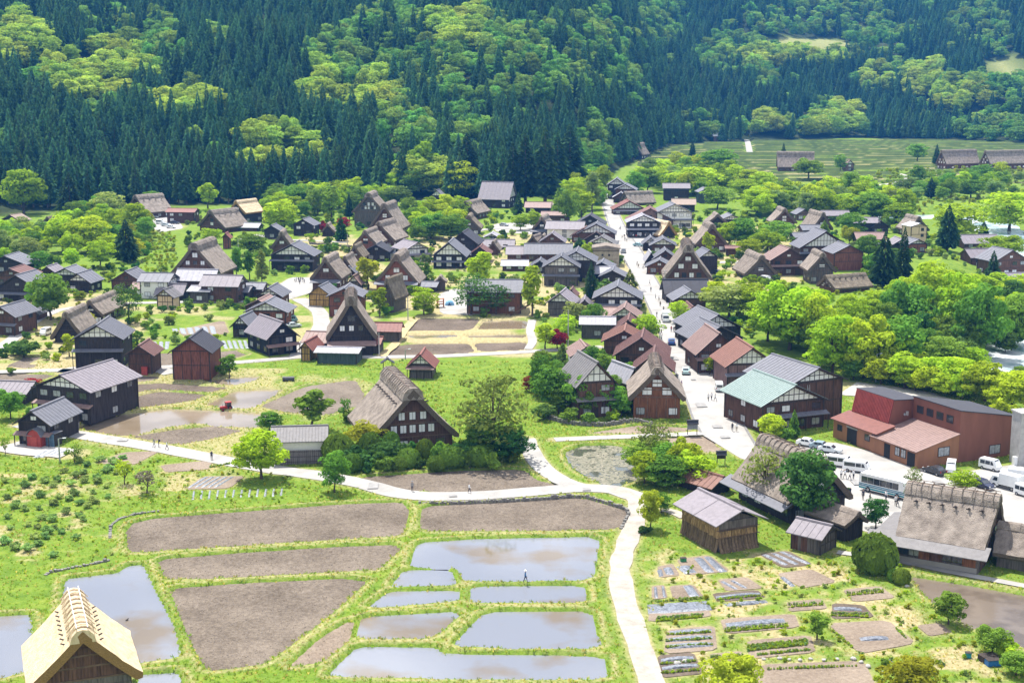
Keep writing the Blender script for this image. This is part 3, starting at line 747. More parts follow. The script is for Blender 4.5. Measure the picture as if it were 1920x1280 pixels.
def lean_roof(b, x0, x1, y0, y1, z_hi, z_lo, t=.12, m=0):
    """single slope falling towards y0"""
    b.hexa([(x0, y0, z_lo), (x1, y0, z_lo), (x1, y1, z_hi), (x0, y1, z_hi)], [(x0, y0, z_lo + t), (x1, y0, z_lo + t), (x1, y1, z_hi + t), (x0, y1, z_hi + t)], m)

FOOT = []
def minka(px, gy, wpx, ey, py, L, rz=0, roof='gry', wall='dkw', desc='', gable=None, side=False, D=8, name='village_house', low=None, lroof=None, wins='auto', seams=None, over=None, cat='house', label=None, base=None, attic=True, door=True, group=None):
    """a gabled house with a metal or tile roof.  low: fraction of the wall height where a lower eave roof runs round the front"""
    if side: p, s, W, L, hw, hr, e = side_frame(px, gy, wpx, ey, py, D, rz)
    else: p, s, W, hw, hr, e = house_frame(px, gy, wpx, ey, py, rz)
    W = W if side else max(2.0, W - 2 * (.9 if over is None else over) * .9)
    o = .9 if over is None else over
    og = o * .9
    hw = max(hw, 1.6); hr = max(hr, .45)
    root = empty(name, (p.x, p.y, ground_z(p.x, p.y) - .02), R(rz))
    rr = random.Random(int(px * 31 + gy * 7))
    rm, wm = M_roof(roof), M_wall(wall)
    FOOT.append((p.x, p.y, R(rz), W, L))
    b = MB(); b.prism([(-W / 2, 0), (W / 2, 0), (W / 2, hw - .02), (0, hw + hr - .02), (-W / 2, hw - .02)], 0, L)
    wall_o = b.build('wall', wm, root)
    # sill, corner posts and head beams
    b = MB(); b.box(-.12, .12, -.12, .12, 0, hw - .05); pm_ = b.mesh('corner_post', [M_frame])
    for x in (-W / 2, W / 2):
        for y in (0, L): link('corner_post', pm_, root, (x, y, 0))
    b = MB()
    b.box(-W / 2 - .06, W / 2 + .06, -.07, .0, hw - .22, hw - .02)
    b.box(-W / 2 - .05, W / 2 + .05, -.05, .0, hw * .5 - .08, hw * .5 + .08)
    b.box(-.07, .07, -.06, .0, hw * .5, hw - .1)
    if s > 6:
        n = max(3, int(W / 1.9))
        for i in range(1, n): x = -W / 2 + W * i / n; b.box(x - .06, x + .06, -.045, 0, .1, hw - .24)
    b.build('timber_frame', M_frame, root)
    b = MB(); slab_roof(b, W, L, hw, hr, o, og, .15, seams if seams is not None else (1.0 if s > 7 else 1.8 if s > 4.5 else 0))
    ro = b.build('roof', rm, root)
    b = MB(); k = hr / (W / 2); we = W / 2 + o
    ze_, zr_ = hw - o * k, hw + hr
    for y in (-og - .05, L + og + .01):
        b = MB(); b.prism([(-we, ze_ - .1), (0, zr_ - .1), (we, ze_ - .1), (we, ze_ + .13), (0, zr_ + .13), (-we, ze_ + .13)], y, y + .04)
        b.build('barge_board', M_frame, ro)
    gb = gable or ('wht' if rr.random() < .45 and hr > 1.2 else 'none')
    if gb == 'wht':
        t_ = .86; b = MB(); z0 = hw + .12
        hw_ = W / 2 * t_ * (1 - .12 / hr)
        b.add([(-hw_, -.03, z0), (hw_, -.03, z0), (0, -.03, hw + hr * t_)], [(0, 1, 2)]); pl = b.build('plaster_panel', M_wall('wht'), root)
        b = MB(); b.box(-hw_, hw_, -.1, -.04, z0 - .06, z0 + .1)
        if hr > 1.6: b.box(-hw_ * .55, hw_ * .55, -.1, -.04, z0 + hr * .36, z0 + hr * .36 + .14)
        n = max(4, int(W / 1.3))
        for i in range(1, n):
            x = -hw_ + 2 * hw_ * i / n; zt = z0 + (hr * t_ - .12) * (1 - abs(x) / hw_)
            if zt - z0 > .2: b.box(x - .06, x + .06, -.095, -.04, z0, zt)
        b.build('timber_lattice', M_frame, pl)
    # windows
    panes = [M_pane, M_glass, M_grey]
    if wins != 'none':
        rows = [1.35] if hw < 4.2 else [1.4, hw - 1.25]
        for zi, z in enumerate(rows):
            n = max(1, int(W / 3.0)); 
            for i in range(n):
                if rr.random() < .2: continue
                w_ = min(1.7, W / n * .6); x = -W / 2 + W * (i + .5) / n
                window(root, w_, 1.1 if z > 2 else 1.3, x, -.02, z, 'f', panes[0] if wins == 'white' else rr.choice(panes), mull=1)
            for fc, xx in (('r', W / 2 + .02), ('l', -W / 2 - .02)):
                n2 = max(1, int(L / 4.0))
                for i in range(n2):
                    if rr.random() < .35: continue
                    window(root, 1.6, 1.1 if z > 2 else 1.2, xx, L * (i + .5) / n2, z, fc, rr.choice(panes))
        if attic and hr > 1.9 and gb != 'wht':
            window(root, 1.1, .7, 0, -.02, hw + hr * .32, 'f', rr.choice(panes))
        if door:
            b = MB(); dx = W * rr.choice((-.3, -.05, .28)); b.box(dx - .8, dx + .8, -.05, .01, .02, 2.0); b.box(dx - .03, dx + .03, -.07, -.05, .02, 2.0)
            b.build('door', surf('door_dark', (.05, .035, .03), .6, .3, 3), root)
    if low:
        z = hw * low; b = MB()
        lean_roof(b, -W / 2 - .7, W / 2 + .7, -1.35, .0, z + .45, z)
        if s > 7:
            n = int(W / .9)
            for i in range(n + 1):
                x = -W / 2 - .6 + (W + 1.2) * i / n
                b.add([(x - .03, -1.35, z + .125), (x + .03, -1.35, z + .125), (x + .03, 0, z + .575), (x - .03, 0, z + .575), (x, -1.35, z + .18), (x, 0, z + .63)], [(0, 4, 5, 3), (4, 1, 2, 5)])
        lo = b.build('lower_roof', M_roof(lroof or roof), root)
        b = MB(); b.box(-.07, .07, -1.2, -1.06, .02, z + .04); pm_ = b.mesh('post', [M_frame])
        for x in (-W / 2 - .45, -W / 6, W / 6, W / 2 + .45): link('post', pm_, lo, (x, 0, 0))
    tag(root, label or place_label(desc or f'{ {"dkw":"dark timber","brw":"brown timber","grw":"grey timber"}.get(wall, "timber") } house', px, gy), cat, group or 'village buildings')
    root['_s'] = s
    return root, W, L, hw, hr

def gassho(px, gy, wpx, ey, py, L, rz=0, thatch='old', wall='brw', rows=((.62, 1), (.34, 2), (.08, 3)), desc='', side=False, D=11, name='thatched_house', low=None, pins=0, bundles=False, ww=None, pane=None, label=None, over=1.0, lower_wall=True, cat='house', planks=0, lowroof='gry', zbase=None, winw=None):
    if side: p, s, W, L, hw, hr, e = side_frame(px, gy, wpx, ey, py, D, rz)
    else: p, s, W, hw, hr, e = house_frame(px, gy, wpx, ey, py, rz)
    hw = max(hw, 1.0)
    root = empty(name, (p.x, p.y, ground_z(p.x, p.y) - .02 if zbase is None else zbase), R(rz))
    tm, te = {'old': (M_thatch, M_thatchEdge), 'moss': (M_thatch2, M_thatchEdge), 'new': (M_thatchN, M_thatchEdgeN)}[thatch]
    rr = random.Random(int(px * 17 + gy * 5))
    FOOT.append((p.x, p.y, R(rz), W, L))
    t = min(.95, .10 * W * .9 + .1)                                     # thatch thickness
    k = hr / (W / 2); sl = math.hypot(1, k)
    tz = t * sl
    # ---- roof: thick two-sided shell, slightly bowed, with uneven surface
    ns, nl = 9, max(8, int(L / 1.6))
    b = MB(); prof_o, prof_i = [], []
    for i in range(ns + 1):
        u = i / ns; x = -W / 2 * (1 - u); z = hw + hr * u
        bow = -.025 * hr * math.sin(math.pi * u)
        prof_o.append((x, z + bow))
    prof_o += [(-x, z) for x, z in prof_o[-2::-1]]
    n_o = len(prof_o)
    prof_i = [(x * (1 - 0.0), z - tz) for x, z in prof_o]
    vs, fs, ms = [], [], []
    ogt = over
    for j in range(nl + 1):
        v = j / nl
        for i, (x, z) in enumerate(prof_o):
            u = 1 - abs(x) / (W / 2)
            og = ogt * (.55 + .45 * u)
            y = -og + (L + 2 * og) * v
            jt = rr.uniform(-.05, .05) * min(1.4, t)
            sag = -.012 * L * math.sin(math.pi * v) * u * .5
            vs.append((x + jt, y + rr.uniform(-.06, .06), z + jt + sag))
    off = len(vs)
    for j in range(nl + 1):
        v = j / nl
        for i, (x, z) in enumerate(prof_i):
            u = 1 - abs(x) / (W / 2); og = ogt * (.55 + .45 * u) - .05
            vs.append((x, -og + (L + 2 * og) * v, z + (tz * .55 if i in (0, n_o - 1) else 0)))
    for j in range(nl):
        for i in range(n_o - 1):
            a = j * n_o + i; fs.append((a, a + 1, a + 1 + n_o, a + n_o)); ms.append(0)
            a += off; fs.append((a, a + n_o, a + 1 + n_o, a + 1)); ms.append(1)
        for i in (0, n_o - 1):
            a = j * n_o + i; fs.append((a, a + n_o, a + n_o + off, a + off) if i == 0 else (a, a + off, a + n_o + off, a + n_o)); ms.append(1)
    for j in (0, nl):
        for i in range(n_o - 1):
            a = j * n_o + i; f_ = (a, a + off, a + 1 + off, a + 1); fs.append(f_ if j == 0 else f_[::-1]); ms.append(1)
    b.v, b.f, b.m = vs, fs, ms
    ro = b.build('roof', [tm, te], root)
    # ---- ridge cap of straw bundles
    b = MB(); zr = hw + hr; cw = max(.55, W * .095)
    n = max(4, int(L / 1.3)); og = ogt
    prof = [(-cw * 1.25, zr - cw * 1.25 * k * .95), (-cw, zr - cw * .45), (-cw * .55, zr + .06), (0, zr + .18), (cw * .55, zr + .06), (cw, zr - cw * .45), (cw * 1.25, zr - cw * 1.25 * k * .95)]
    for i in range(n):
        y0 = -og * .95 + (L + 2 * og * .95) * i / n; y1 = -og * .95 + (L + 2 * og * .95) * (i + 1) / n; dz = rr.uniform(-.05, .05)
        b.prism([(x * rr.uniform(.96, 1.05), z + dz) for x, z in prof], y0 + .02, y1 - .02)
    b.build('ridge_cap', [tm], ro)
    if bundles:
        nb = max(5, int(L / 1.15))
        for i in range(nb):
            y = -og * .85 + (L + 2 * og * .85) * (i + .5) / nb; q = MB()
            q.tube([(-cw * 1.35, y, zr - cw * .72), (-cw * .6, y + .03, zr + .13), (0, y, zr + .27), (cw * .6, y + .02, zr + .13), (cw * 1.35, y, zr - cw * .72)], [.07, .10, .10, .10, .07], 6)
            q.build('ridge_bundle', [tm], ro)
        for sg in (-1, 1):
            q = MB(); q.tube([(sg * cw * .5, -og * .8, zr + .36), (sg * cw * .5, L / 2, zr + .28), (sg * cw * .5, L + og * .8, zr + .36)], [.05] * 3, 5, 0); q.build('ridge_pole', [M_pane if thatch == 'new' else M_beam], ro)
    if pins:
        for sg in (-1, 1):
            for i in range(pins):
                y = L * (i + .5) / pins; u = .68; x = sg * W / 2 * (1 - u); z = hw + hr * u; q = MB()
                pk = .55 if thatch == 'new' else 1
                q.tube([(x - sg * .1, y, z - .05), (x + sg * .55 * pk, y, z + .12)], [.17 * pk, .12 * pk], 5)
                if pk == 1: q.tube([(x + sg * .25, y - .34, z + .0), (x + sg * .3, y + .34, z - .02)], [.09, .09], 4)
                q.build('roof_pin', [M_frame], ro)
    # ---- walls
    wx = W / 2 - max(.7, t * 1.2); zt = hw + hr - tz - .15
    ze = hw - tz * .5 + (W / 2 - wx) * k * .55
    wm = M_wall(wall)
    yi = .0
    b = MB(); b.prism([(-wx, 0), (wx, 0), (wx, ze), (0, zt), (-wx, ze)], yi, L)
    wo = b.build('wall', wm, root)
    # planks on the gable (near houses) or beams
    b = MB(); gh = zt - ze
    for f_ in (.0, .33, .62):
        z = ze + gh * f_; hx = wx * (1 - f_) if f_ else wx
        b.box(-hx, hx, -.10, .02, z - .1, z + .1)
    for x in np.linspace(-wx * .8, wx * .8, 5): b.box(x - .08, x + .08, -.07, .02, .1, ze)
    b.build('beam', M_beam if wall != 'dkw' else M_frame, root)
    if planks:
        for i in range(planks):
            x0 = -wx + 2 * wx * i / planks; x1 = -wx + 2 * wx * (i + 1) / planks; xm = max(abs(x0), abs(x1)); z1 = ze + gh * (1 - xm / wx) - .05
            if z1 - ze < .3: continue
            q = MB(); d_ = rr.uniform(.0, .03); q.box(x0 + .02, x1 - .02, -.06 - d_, .0, ze + .15, z1); q.build('plank', [wm], wo)
        for i in range(6):
            z0 = ze * i / 6; q = MB(); d_ = rr.uniform(0, .03); q.box(-wx + .05, wx - .05, -.05 - d_, 0, z0 + .02, z0 + ze / 6 - .02); q.build('plank', [M_wall('grw')], wo)
    # windows: (height up the gable as a fraction, how many)
    for f_, n in rows:
        z = ze + gh * f_; 
        hx = wx * (1 - max(f_, 0) * 1.05) * .82
        w_ = winw or max(.8, min(1.7, 2 * hx / n * .55)); h_ = min(1.4, gh * .21) if not ww else ww
        for i in range(n):
            x = 0 if n == 1 else -hx * .72 + 2 * hx * .72 * i / (n - 1)
            window(root, w_, h_, x, -.03, z, 'f', pane or (M_pane if rr.random() < .85 else M_glass), mull=1)
    if hw > 2.4 and lower_wall:
        for fc, xx in (('r', wx + .02), ('l', -wx - .02)):
            n2 = max(2, int(L / 3.5))
            for i in range(n2): window(root, 1.7, 1.2, xx, L * (i + .5) / n2, min(1.5, ze * .45), fc, rr.choice([M_pane, M_glass, M_grey]))
        n2 = max(2, int(W / 4))
        for i in range(n2): window(root, 1.6, 1.3, -wx * .7 + 1.4 * wx * i / (n2 - 1), -.03, min(1.5, ze * .45), 'f', rr.choice([M_glass, M_grey, M_pane]))
    if low:                                             # lower roof across the gable front
        q = MB(); lean_roof(q, -wx - .8, wx + .8, -2.3, -.02, low + .8, low)
        lo = q.build('lower_roof', M_roof(lowroof), root)
        q = MB(); q.box(-wx, wx, -1.5, -.03, 0, low + .25); q.build('porch_wall', wm, lo)
    d0 = {'old': 'weathered thatched gassho house', 'moss': 'dark mossy thatched gassho house', 'new': 'freshly thatched golden gassho house'}[thatch]
    tag(root, label or place_label(desc or d0, px, gy), cat, 'thatched buildings')
    return root, W, L, hw, hr

K, GA = minka, gassho
# --- upper left
GA(258,408,42,396,366,13,-40,'old',rows=(),pins=4,desc='thatched house half hidden by tree')
K(339,418,48,397,391,0,84,'red','brw',side=True,D=7,desc='brown shed with reddish roof')
GA(398,434,52,424,394,13,-36,'old',rows=((.5,1),(.2,1)),pins=4,desc='thatched house with rows of roof pins')
K(452,433,60,425,418,0,80,'lgt','brw',side=True,D=6,desc='low brown annex with pale roof')
K(424,466,16,443,438,4,0,'red','rdb',wins='none',desc='tall narrow red shed')
GA(446,418,34,398,376,11,-32,'new',rows=((.45,1),),wall='dkw',desc='golden new-thatch house at the forest edge')
K(505,418,26,408,401,7,-20,'pnk','brw',desc='small shed with pinkish roof')
GA(368,541,92,512,456,16,-7,'old',rows=((.72,1),(.40,3),(.08,3)),low=2.6,lowroof='lgt',desc='tall thatched house with seven gable windows')
K(22,430,36,412,403,6,-20,'tan','dkw',wins='none',desc='dark shed under the cedars',cat='shed',name='shed')
K(60,446,40,431,424,0,84,'lav','dkw',side=True,D=5,wins='none',desc='low shed with lavender roof',cat='shed',name='shed')
GA(92,430,24,417,406,5,-20,'moss',rows=(),wall='dkw',desc='little thatched hut under trees',cat='hut')
K(12,512,76,494,480,10,-6,'gry','dkw',desc='dark house cut by the photo edge')
K(22,536,66,516,504,9,-6,'brn','brw',desc='brown-roofed house on the left edge')
K(34,564,88,541,516,11,-10,'gry','dkw',low=.55,desc='large dark house with stepped grey roofs')
K(90,522,34,509,500,7,-6,'lav','brw',desc='small house with pale roof')
K(124,533,62,516,503,8,-6,'gry','dkw',desc='low grey-roofed house')
K(148,548,48,527,513,8,-10,'gry','dkw',wins='white',desc='dark house with white window')
K(238,548,62,526,509,9,-6,'gry','brw',desc='brown house with grey gable roof')
K(262,556,26,540,530,0,84,'pnk','brw',side=True,D=6,desc='pink-roofed annex')
K(290,560,50,526,512,0,84,'gry','wht',side=True,D=8,low=.5,wins='auto',desc='white-walled two-storey house with grey roof')
K(318,562,44,548,532,0,80,'lav','dkw',side=True,D=5,desc='dark annex with lean roof')
K(310,578,37,554,543,4.5,-12,'tile','cream',gable='wht',desc='small cream festival kiosk',cat='kiosk',wins='none')
K(412,567,64,534,516,0,82,'lav','brw',side=True,D=8,wins='auto',desc='two-storey brown house with lavender roof')
K(374,567,34,545,536,0,82,'lgt','grw',side=True,D=7,desc='garage wing with pale roof')
K(450,562,26,546,536,0,82,'gry','dkw',side=True,D=7,desc='dark side wing with grey roof')
K(366,553,66,523,505,0,84,'lgt','brw',side=True,D=7,wins='white',desc='low brown house with pale roof before the tall gable')
K(1012,512,40,498,489,8,-4,'gry','dkw',desc='dark shop with grey roof')
K(900,492,40,474,463,8,-5,'brn','dkw',desc='dark house with brown roof')
K(770,420,30,408,400,7,-6,'gry','dkw',desc='dark shed with low roof')
K(655,520,26,508,500,6,-5,'gry','brw',desc='small brown shed')
K(60,600,30,585,577,6,-6,'gry','brw',desc='small brown shed by the lane')
K(1096,588,34,572,562,7,-4,'lav','grw',desc='low grey shed')
K(1310,470,28,456,448,6,0,'gry','dkw',desc='small dark shed')
K(1410,455,34,442,434,7,4,'gry','dkw',desc='dark house half hidden by trees')
K(1450,500,30,486,477,7,4,'brn','brw',desc='brown shed with brown roof')
K(1690,470,34,456,448,7,6,'lav','dkw',desc='dark house with pale roof')
K(470,556,40,540,530,0,84,'gry','brw',side=True,D=6,desc='long low brown house')
# --- upper middle
K(510,448,34,431,423,7,-5,'gry','dkw',desc='dark shed with grey roof')
K(569,442,42,421,411,8,-10,'gry','dkw',desc='dark storehouse with two roofs')
GA(615,443,28,434,419,6,0,'old',rows=((.35,1),),wall='dkw',desc='tiny thatched house with one window')
GA(529,478,48,466,434,9,3,'old',rows=((.5,1),),desc='thatched house behind the teahouse')
K(548,508,84,478,459,11,-5,'gry','dkw',low=.62,gable='wht',desc='dark teahouse with stacked gables and awning')
GA(692,425,64,397,362,12,-6,'old',rows=((.28,5),(.5,3)),wall='grw',desc='temple thatched house with white half-moon gable')
GA(722,443,64,428,382,15,-9,'old',rows=((.62,1),(.25,2)),desc='thatched house with steep right roof')
GA(712,465,60,449,416,14,-16,'old',rows=((.5,1),(.15,1)),desc='thatched house with long sloping roof')
GA(686,478,46,457,432,13,-10,'old',rows=((.45,1),(.15,1)),wall='rdb',desc='reddish thatched house')
GA(666,498,34,482,459,9,-6,'moss',rows=((.3,1),),desc='small dark thatched house')
K(706,489,50,470,459,9,-6,'dk','dkw',desc='black-walled house with dark roof')
K(782,490,48,466,455,10,30,'lav','wht',gable='wht',low=.5,desc='white-plaster timbered house with lavender roof')
K(738,486,26,474,469,0,84,'lgt','wht',side=True,D=5,desc='low white wing')
GA(612,543,60,521,482,13,-6,'old',rows=((.5,1),),desc='thatched house with plank shed front',low=2.4)
GA(648,518,34,506,480,10,-6,'old',rows=((.35,1),(.0,1)),desc='narrow thatched house with bright window')
K(664,546,28,528,517,4,-10,'pnk','grw',desc='little pavilion with pinkish roof',wins='none',cat='pavilion')
GA(744,548,86,530,477,14,-5,'old',rows=((.55,1),(.22,3)),wall='rdb',desc='large thatched house with red panels',low=2.6)
K(790,548,50,536,528,0,80,'gry','dkw',side=True,D=6,desc='low grey-roofed wing')
GA(728,586,30,560,521,9,-18,'moss',rows=(),wall='grw',lower_wall=False,desc='thatched tower barn on lattice posts',cat='barn',name='thatched_barn')
GA(826,545,25,528,518,3.5,0,'old',rows=(),wall='grw',lower_wall=False,desc='tiny thatched granary hut',cat='hut',name='thatched_hut')
GA(792,406,34,400,376,14,-19,'old',rows=((.55,1),(.15,2)),desc='thatched house with dark roof pins',pins=5)
K(819,380,28,367,357,6,-10,'gry','dkw',desc='small temple gate with swept roof',wins='none')
K(853,399,26,384,376,0,82,'tan','grw',side=True,D=6,desc='grey shed with tan roof')
GA(874,411,44,399,377,14,-23,'old',rows=((.5,1),(.15,1)),pins=5,desc='thatched house with spiky ridge')
GA(879,441,48,428,404,11,-3,'moss',rows=((.45,1),),wall='grw',desc='grey frontal thatched house')
K(926,390,54,371,341,0,74,'lav','dkw',side=True,D=14,seams=2,wins='auto',desc='temple hall with wide pale roof')
K(842,503,66,478,455,13,-5,'gry','dkw',low=.45,wins='white',desc='black house with nested white-edged gables')
K(868,482,60,455,436,12,-8,'dk','dkw',desc='black house with dark upper roof')
K(922,452,34,445,439,8,-4,'lgt','dkw',desc='low house with pale roof')
K(934,468,54,461,450,0,86,'lav','brw',side=True,D=6,desc='long brown lavender-roofed house')
GA(925,478,26,469,452,7,-6,'old',rows=(),desc='small thatched house with plain gable')
# --- around the street, left side
K(1008,399,44,388,379,0,84,'pnk','dkw',side=True,D=8,desc='low house with mauve roof')
K(1052,398,36,388,379,0,84,'tan','dkw',side=True,D=7,desc='low house with tan roof')
K(1042,418,50,403,397,0,86,'pnk','brw',side=True,D=7,desc='brown house with flat pink roof')
GA(1016,444,44,432,406,11,-11,'old',rows=((.5,1),(.2,1)),wall='dkw',low=2.2,desc='thatched house with lean-to front')
K(1058,448,66,428,415,0,80,'lav','wht',side=True,D=9,low=None,desc='white timbered house with lavender roof')
K(1106,437,60,419,404,11,-6,'dk','dkw',desc='dark house with ribbed roof edge')
K(1118,456,74,437,420,10,-6,'gry','brw',desc='brown house with stepped grey roofs')
K(1094,455,50,441,429,9,-10,'brn','rdb',desc='red-brown gabled house')
K(1118,457,46,447,435,8,-8,'pnk','dkw',desc='pink-roofed house')
K(1128,468,54,456,444,8,-10,'tile','brw',gable='wht',desc='house with ribbed grey-green roof')
GA(1000,462,28,457,441,7,-20,'old',rows=(),desc='low old thatch roof')
GA(1018,462,26,455,441,6,-6,'old',rows=(),desc='low brown thatched gable')
K(1035,470,50,452,438,8,-6,'lav','brw',desc='pale hip-roofed house')
K(1028,490,84,474,457,0,88,'gry','brw',side=True,D=9,seams=1.2,wins='white',desc='long grey-roofed hall')
K(972,488,40,475,462,0,88,'lav','brw',side=True,D=8,wins='white',desc='lavender-roofed wing')
K(965,508,44,497,488,0,88,'lgt','brw',side=True,D=7,desc='low pale-roofed building')
K(1052,536,72,499,481,10,-4,'gry','grw',low=.5,wins='auto',desc='two-storey house with grey-panelled gable')
K(1080,528,76,489,472,12,-6,'gry','dkw',gable='wht',desc='house with white-striped gable')
K(1128,516,48,501,492,9,-8,'gry','dkw',desc='low dark house beside the street')
K(1118,526,64,511,500,0,86,'lgt','dkw',side=True,D=7,desc='flat pale-roofed shop')
K(1148,532,52,517,507,9,-8,'gry','dkw',desc='grey gabled shop at the street edge')
K(1157,588,94,558,537,12,-6,'gry','dkw',gable='wht',low=.5,desc='house with broad white timber-lattice gable')
K(1050,592,54,566,550,9,-12,'lav','grw',wins='none',desc='grey plank barn',cat='barn',name='barn')
K(1071,562,24,550,543,5,-8,'brn','brw',wins='none',desc='small brown-roofed shed',cat='shed',name='shed')
K(1132,606,38,590,576,0,86,'pnk','brw',side=True,D=7,desc='brown wing with pinkish roof')
K(1170,612,62,593,577,9,-8,'pnk','brw',gable='wht',desc='house with mauve roof and lattice gable')
K(1120,634,58,606,594,0,86,'lgt','grw',side=True,D=6,wins='white',desc='grey two-storey annex')
K(1177,642,70,621,600,9,-7,'brn','brw',gable='none',desc='brown-roofed street house')
K(1170,664,86,638,620,9,-7,'rust','brw',gable='none',desc='rust-roofed street house')
K(1202,686,106,664,633,11,-8,'brn','brw',gable='none',desc='wide maroon-roofed street house')
K(1224,716,80,690,664,9,-8,'brn','brw',gable='none',desc='maroon-roofed house behind the orange gable')
K(1186,738,30,706,690,8,26,'lgt','brw',desc='narrow shed with pale roof',wins='none')
K(1098,686,60,664,650,8,6,'pnk','wht',low=.6,lroof='red',desc='small white house with pink roof')
K(1118,782,80,716,680,11,16,'tile','brw',gable='wht',desc='grey-roofed house among garden trees',low=.5)
GA(1231,784,108,744,688,13,-3,'old',rows=((.62,1),(.26,2)),wall='org',winw=1.8,ww=1.35,bundles=True,desc='thatched house with orange timber gable and paper windows')
# --- around the street, right side
K(1156,373,38,346,335,10,-6,'gry','dkw',desc='dark house at the head of the street')
K(1172,378,42,355,346,9,-10,'gry','brw',gable='wht',desc='brown house with white-lined gable')
K(1164,380,32,369,361,6,-6,'lgt','brw',desc='low garage gable at the street head')
GA(1206,385,46,380,358,0,-66,'old',side=True,D=11,pins=5,desc='broad old thatch roof with pins')
K(1180,402,62,391,377,9,4,'red','mau',low=.55,lroof='lgt',desc='pinkish house with red-brown roof')
K(1219,428,92,412,391,11,-4,'brn','mau',gable='none',desc='broad brown-gabled house')
K(1264,428,72,398,383,11,4,'gry','wht',gable='wht',low=.5,desc='white two-storey timbered house')
K(1206,445,64,416,404,9,0,'lgt','dkw',gable='wht',low=.5,desc='shop with white-lattice gable')
GA(1252,446,34,440,415,11,26,'new',rows=(),wall='dkw',desc='thatched house under re-thatching with golden slope')
K(1268,376,46,352,344,0,86,'lav','dkw',side=True,D=8,low=None,desc='dark two-storey house on the green')
K(1282,397,40,382,373,0,86,'tan','dkw',side=True,D=7,wins='none',desc='dark shed with tan roof')
K(1324,381,30,359,353,6,10,'gry','teal',wins='none',desc='grey-green storehouse',cat='shed')
GA(1345,427,40,417,401,9,0,'old',rows=(),wall='dkw',desc='low dark thatched house')
K(1372,424,50,412,403,8,6,'gry','dkw',desc='dark grey-roofed wing')
GA(1334,472,62,457,420,13,2,'old',rows=((.4,1),),desc='thatched house behind slim green tree')
K(1374,480,22,465,461,0,86,'brn','brw',side=True,D=4,wins='none',desc='small brown shed',cat='shed')
K(1243,475,52,459,448,10,-4,'gry','brw',desc='brown house with step roof')
K(1220,470,34,456,446,9,-4,'gry','dkw',desc='dark narrow shop')
K(1247,502,50,484,470,9,-4,'gry','brw',desc='brown gable house along the street')
K(1220,500,22,484,474,8,0,'lgt','dkw',desc='little street kiosk')
K(1236,514,54,499,488,8,-8,'gry','org',desc='orange-brown garage gable')
GA(1289,543,92,521,459,16,-4,'old',rows=((.68,1),(.42,2),(.10,4)),desc='tall frontal thatched house with seven paper windows',bundles=True)
K(1328,514,40,481,470,8,8,'gry','dkw',wins='none',desc='tall dark plank barn',cat='barn',name='barn')
K(1288,566,76,546,524,0,94,'dk','dkw',side=True,D=7,seams=2.5,desc='dark house with slatted black roof')
K(1294,580,66,560,545,8,6,'gry','brw',desc='grey-roofed house with chimney')
K(1298,604,38,584,575,8,4,'brn','brw',desc='narrow brown-roofed house')
GA(1426,524,62,512,478,13,8,'old',rows=((.3,1),),desc='thatched house with broad left slope',wall='grw')
K(1344,648,96,614,590,13,14,'gry','dkw',gable='wht',desc='dark house with long grey roof')
K(1348,664,96,634,612,12,14,'gry','dkw',gable='none',desc='second grey-roofed street house')
K(1346,698,86,658,625,11,8,'pnk','brw',low=.62,desc='hip-gabled house with pinkish roof')
K(1408,728,100,682,652,11,8,'rust','mau',gable='wht',low=.55,lroof='gry',desc='mauve house with red-brown roof',wins='none')
K(1486,806,124,752,722,14,22,'mint','brw',gable='wht',low=.5,lroof='gry',wins='auto',seams=.7,desc='mint-green copper-roofed inn')
K(1528,790,106,714,690,14,26,'gry','brw',gable='wht',desc='brown house with tall grey roof and ladder',wins='none')
# --- right
GA(1470,427,48,416,391,10,2,'old',rows=((.5,1),(.2,1)),desc='small thatched house with white windows')
K(1507,413,30,400,393,7,8,'gry','mau',desc='small mauve house')
GA(1541,437,40,428,398,12,10,'old',rows=((.4,1),),desc='thatched house with long left slope')
K(1568,414,46,403,395,0,92,'lav','brw',side=True,D=7,desc='brown house with lavender roof')
K(1524,442,34,430,422,0,96,'gry','brw',side=True,D=7,desc='low house with grey roof')
K(1508,456,32,444,436,0,96,'gry','dkw',side=True,D=7,desc='dark low house with grey roof')
K(1622,438,46,417,408,0,90,'lav','dkw',side=True,D=9,desc='dark house with lavender roof')
K(1650,438,34,424,414,9,10,'dk','dkw',desc='black gabled house')
K(1634,462,50,447,436,0,90,'pnk','grw',side=True,D=8,desc='pale low roof among trees')
GA(1720,443,42,430,406,10,8,'old',rows=(),desc='thatched house behind the cream tower')
K(1546,494,96,462,434,11,6,'gry','brw',gable='wht',low=.6,desc='temple-like house with steep swept roof')
K(1590,507,60,473,460,10,8,'gry','rdb',gable='none',wins='none',desc='house with wide plain brick-brown wall')
K(1478,516,70,485,466,9,8,'pnk','brw',low=.55,gable='none',desc='brown house with hipped pink roof')
GA(1540,532,54,506,474,10,2,'old',rows=((.35,1),),wall='grw',desc='thatched house with open garage')
GA(1602,548,64,538,513,0,-66,'moss',side=True,D=10,pins=6,desc='dark long thatched roof seen from the side')
K(1842,460,62,439,425,0,98,'lav','brw',side=True,D=9,desc='house with lavender roof and white end gable')
K(1895,500,62,470,452,10,18,'gry','brw',desc='dark house by the right edge')
K(1848,486,50,464,450,0,100,'lav','brw',side=True,D=8,desc='low house with pale lavender roof')
K(1905,516,44,505,494,0,100,'lav','brw',side=True,D=7,desc='low lavender roof at the edge')
K(1720,474,40,457,449,7,12,'gry','rdb',gable='wht',desc='red-brown house with white lattice gable')
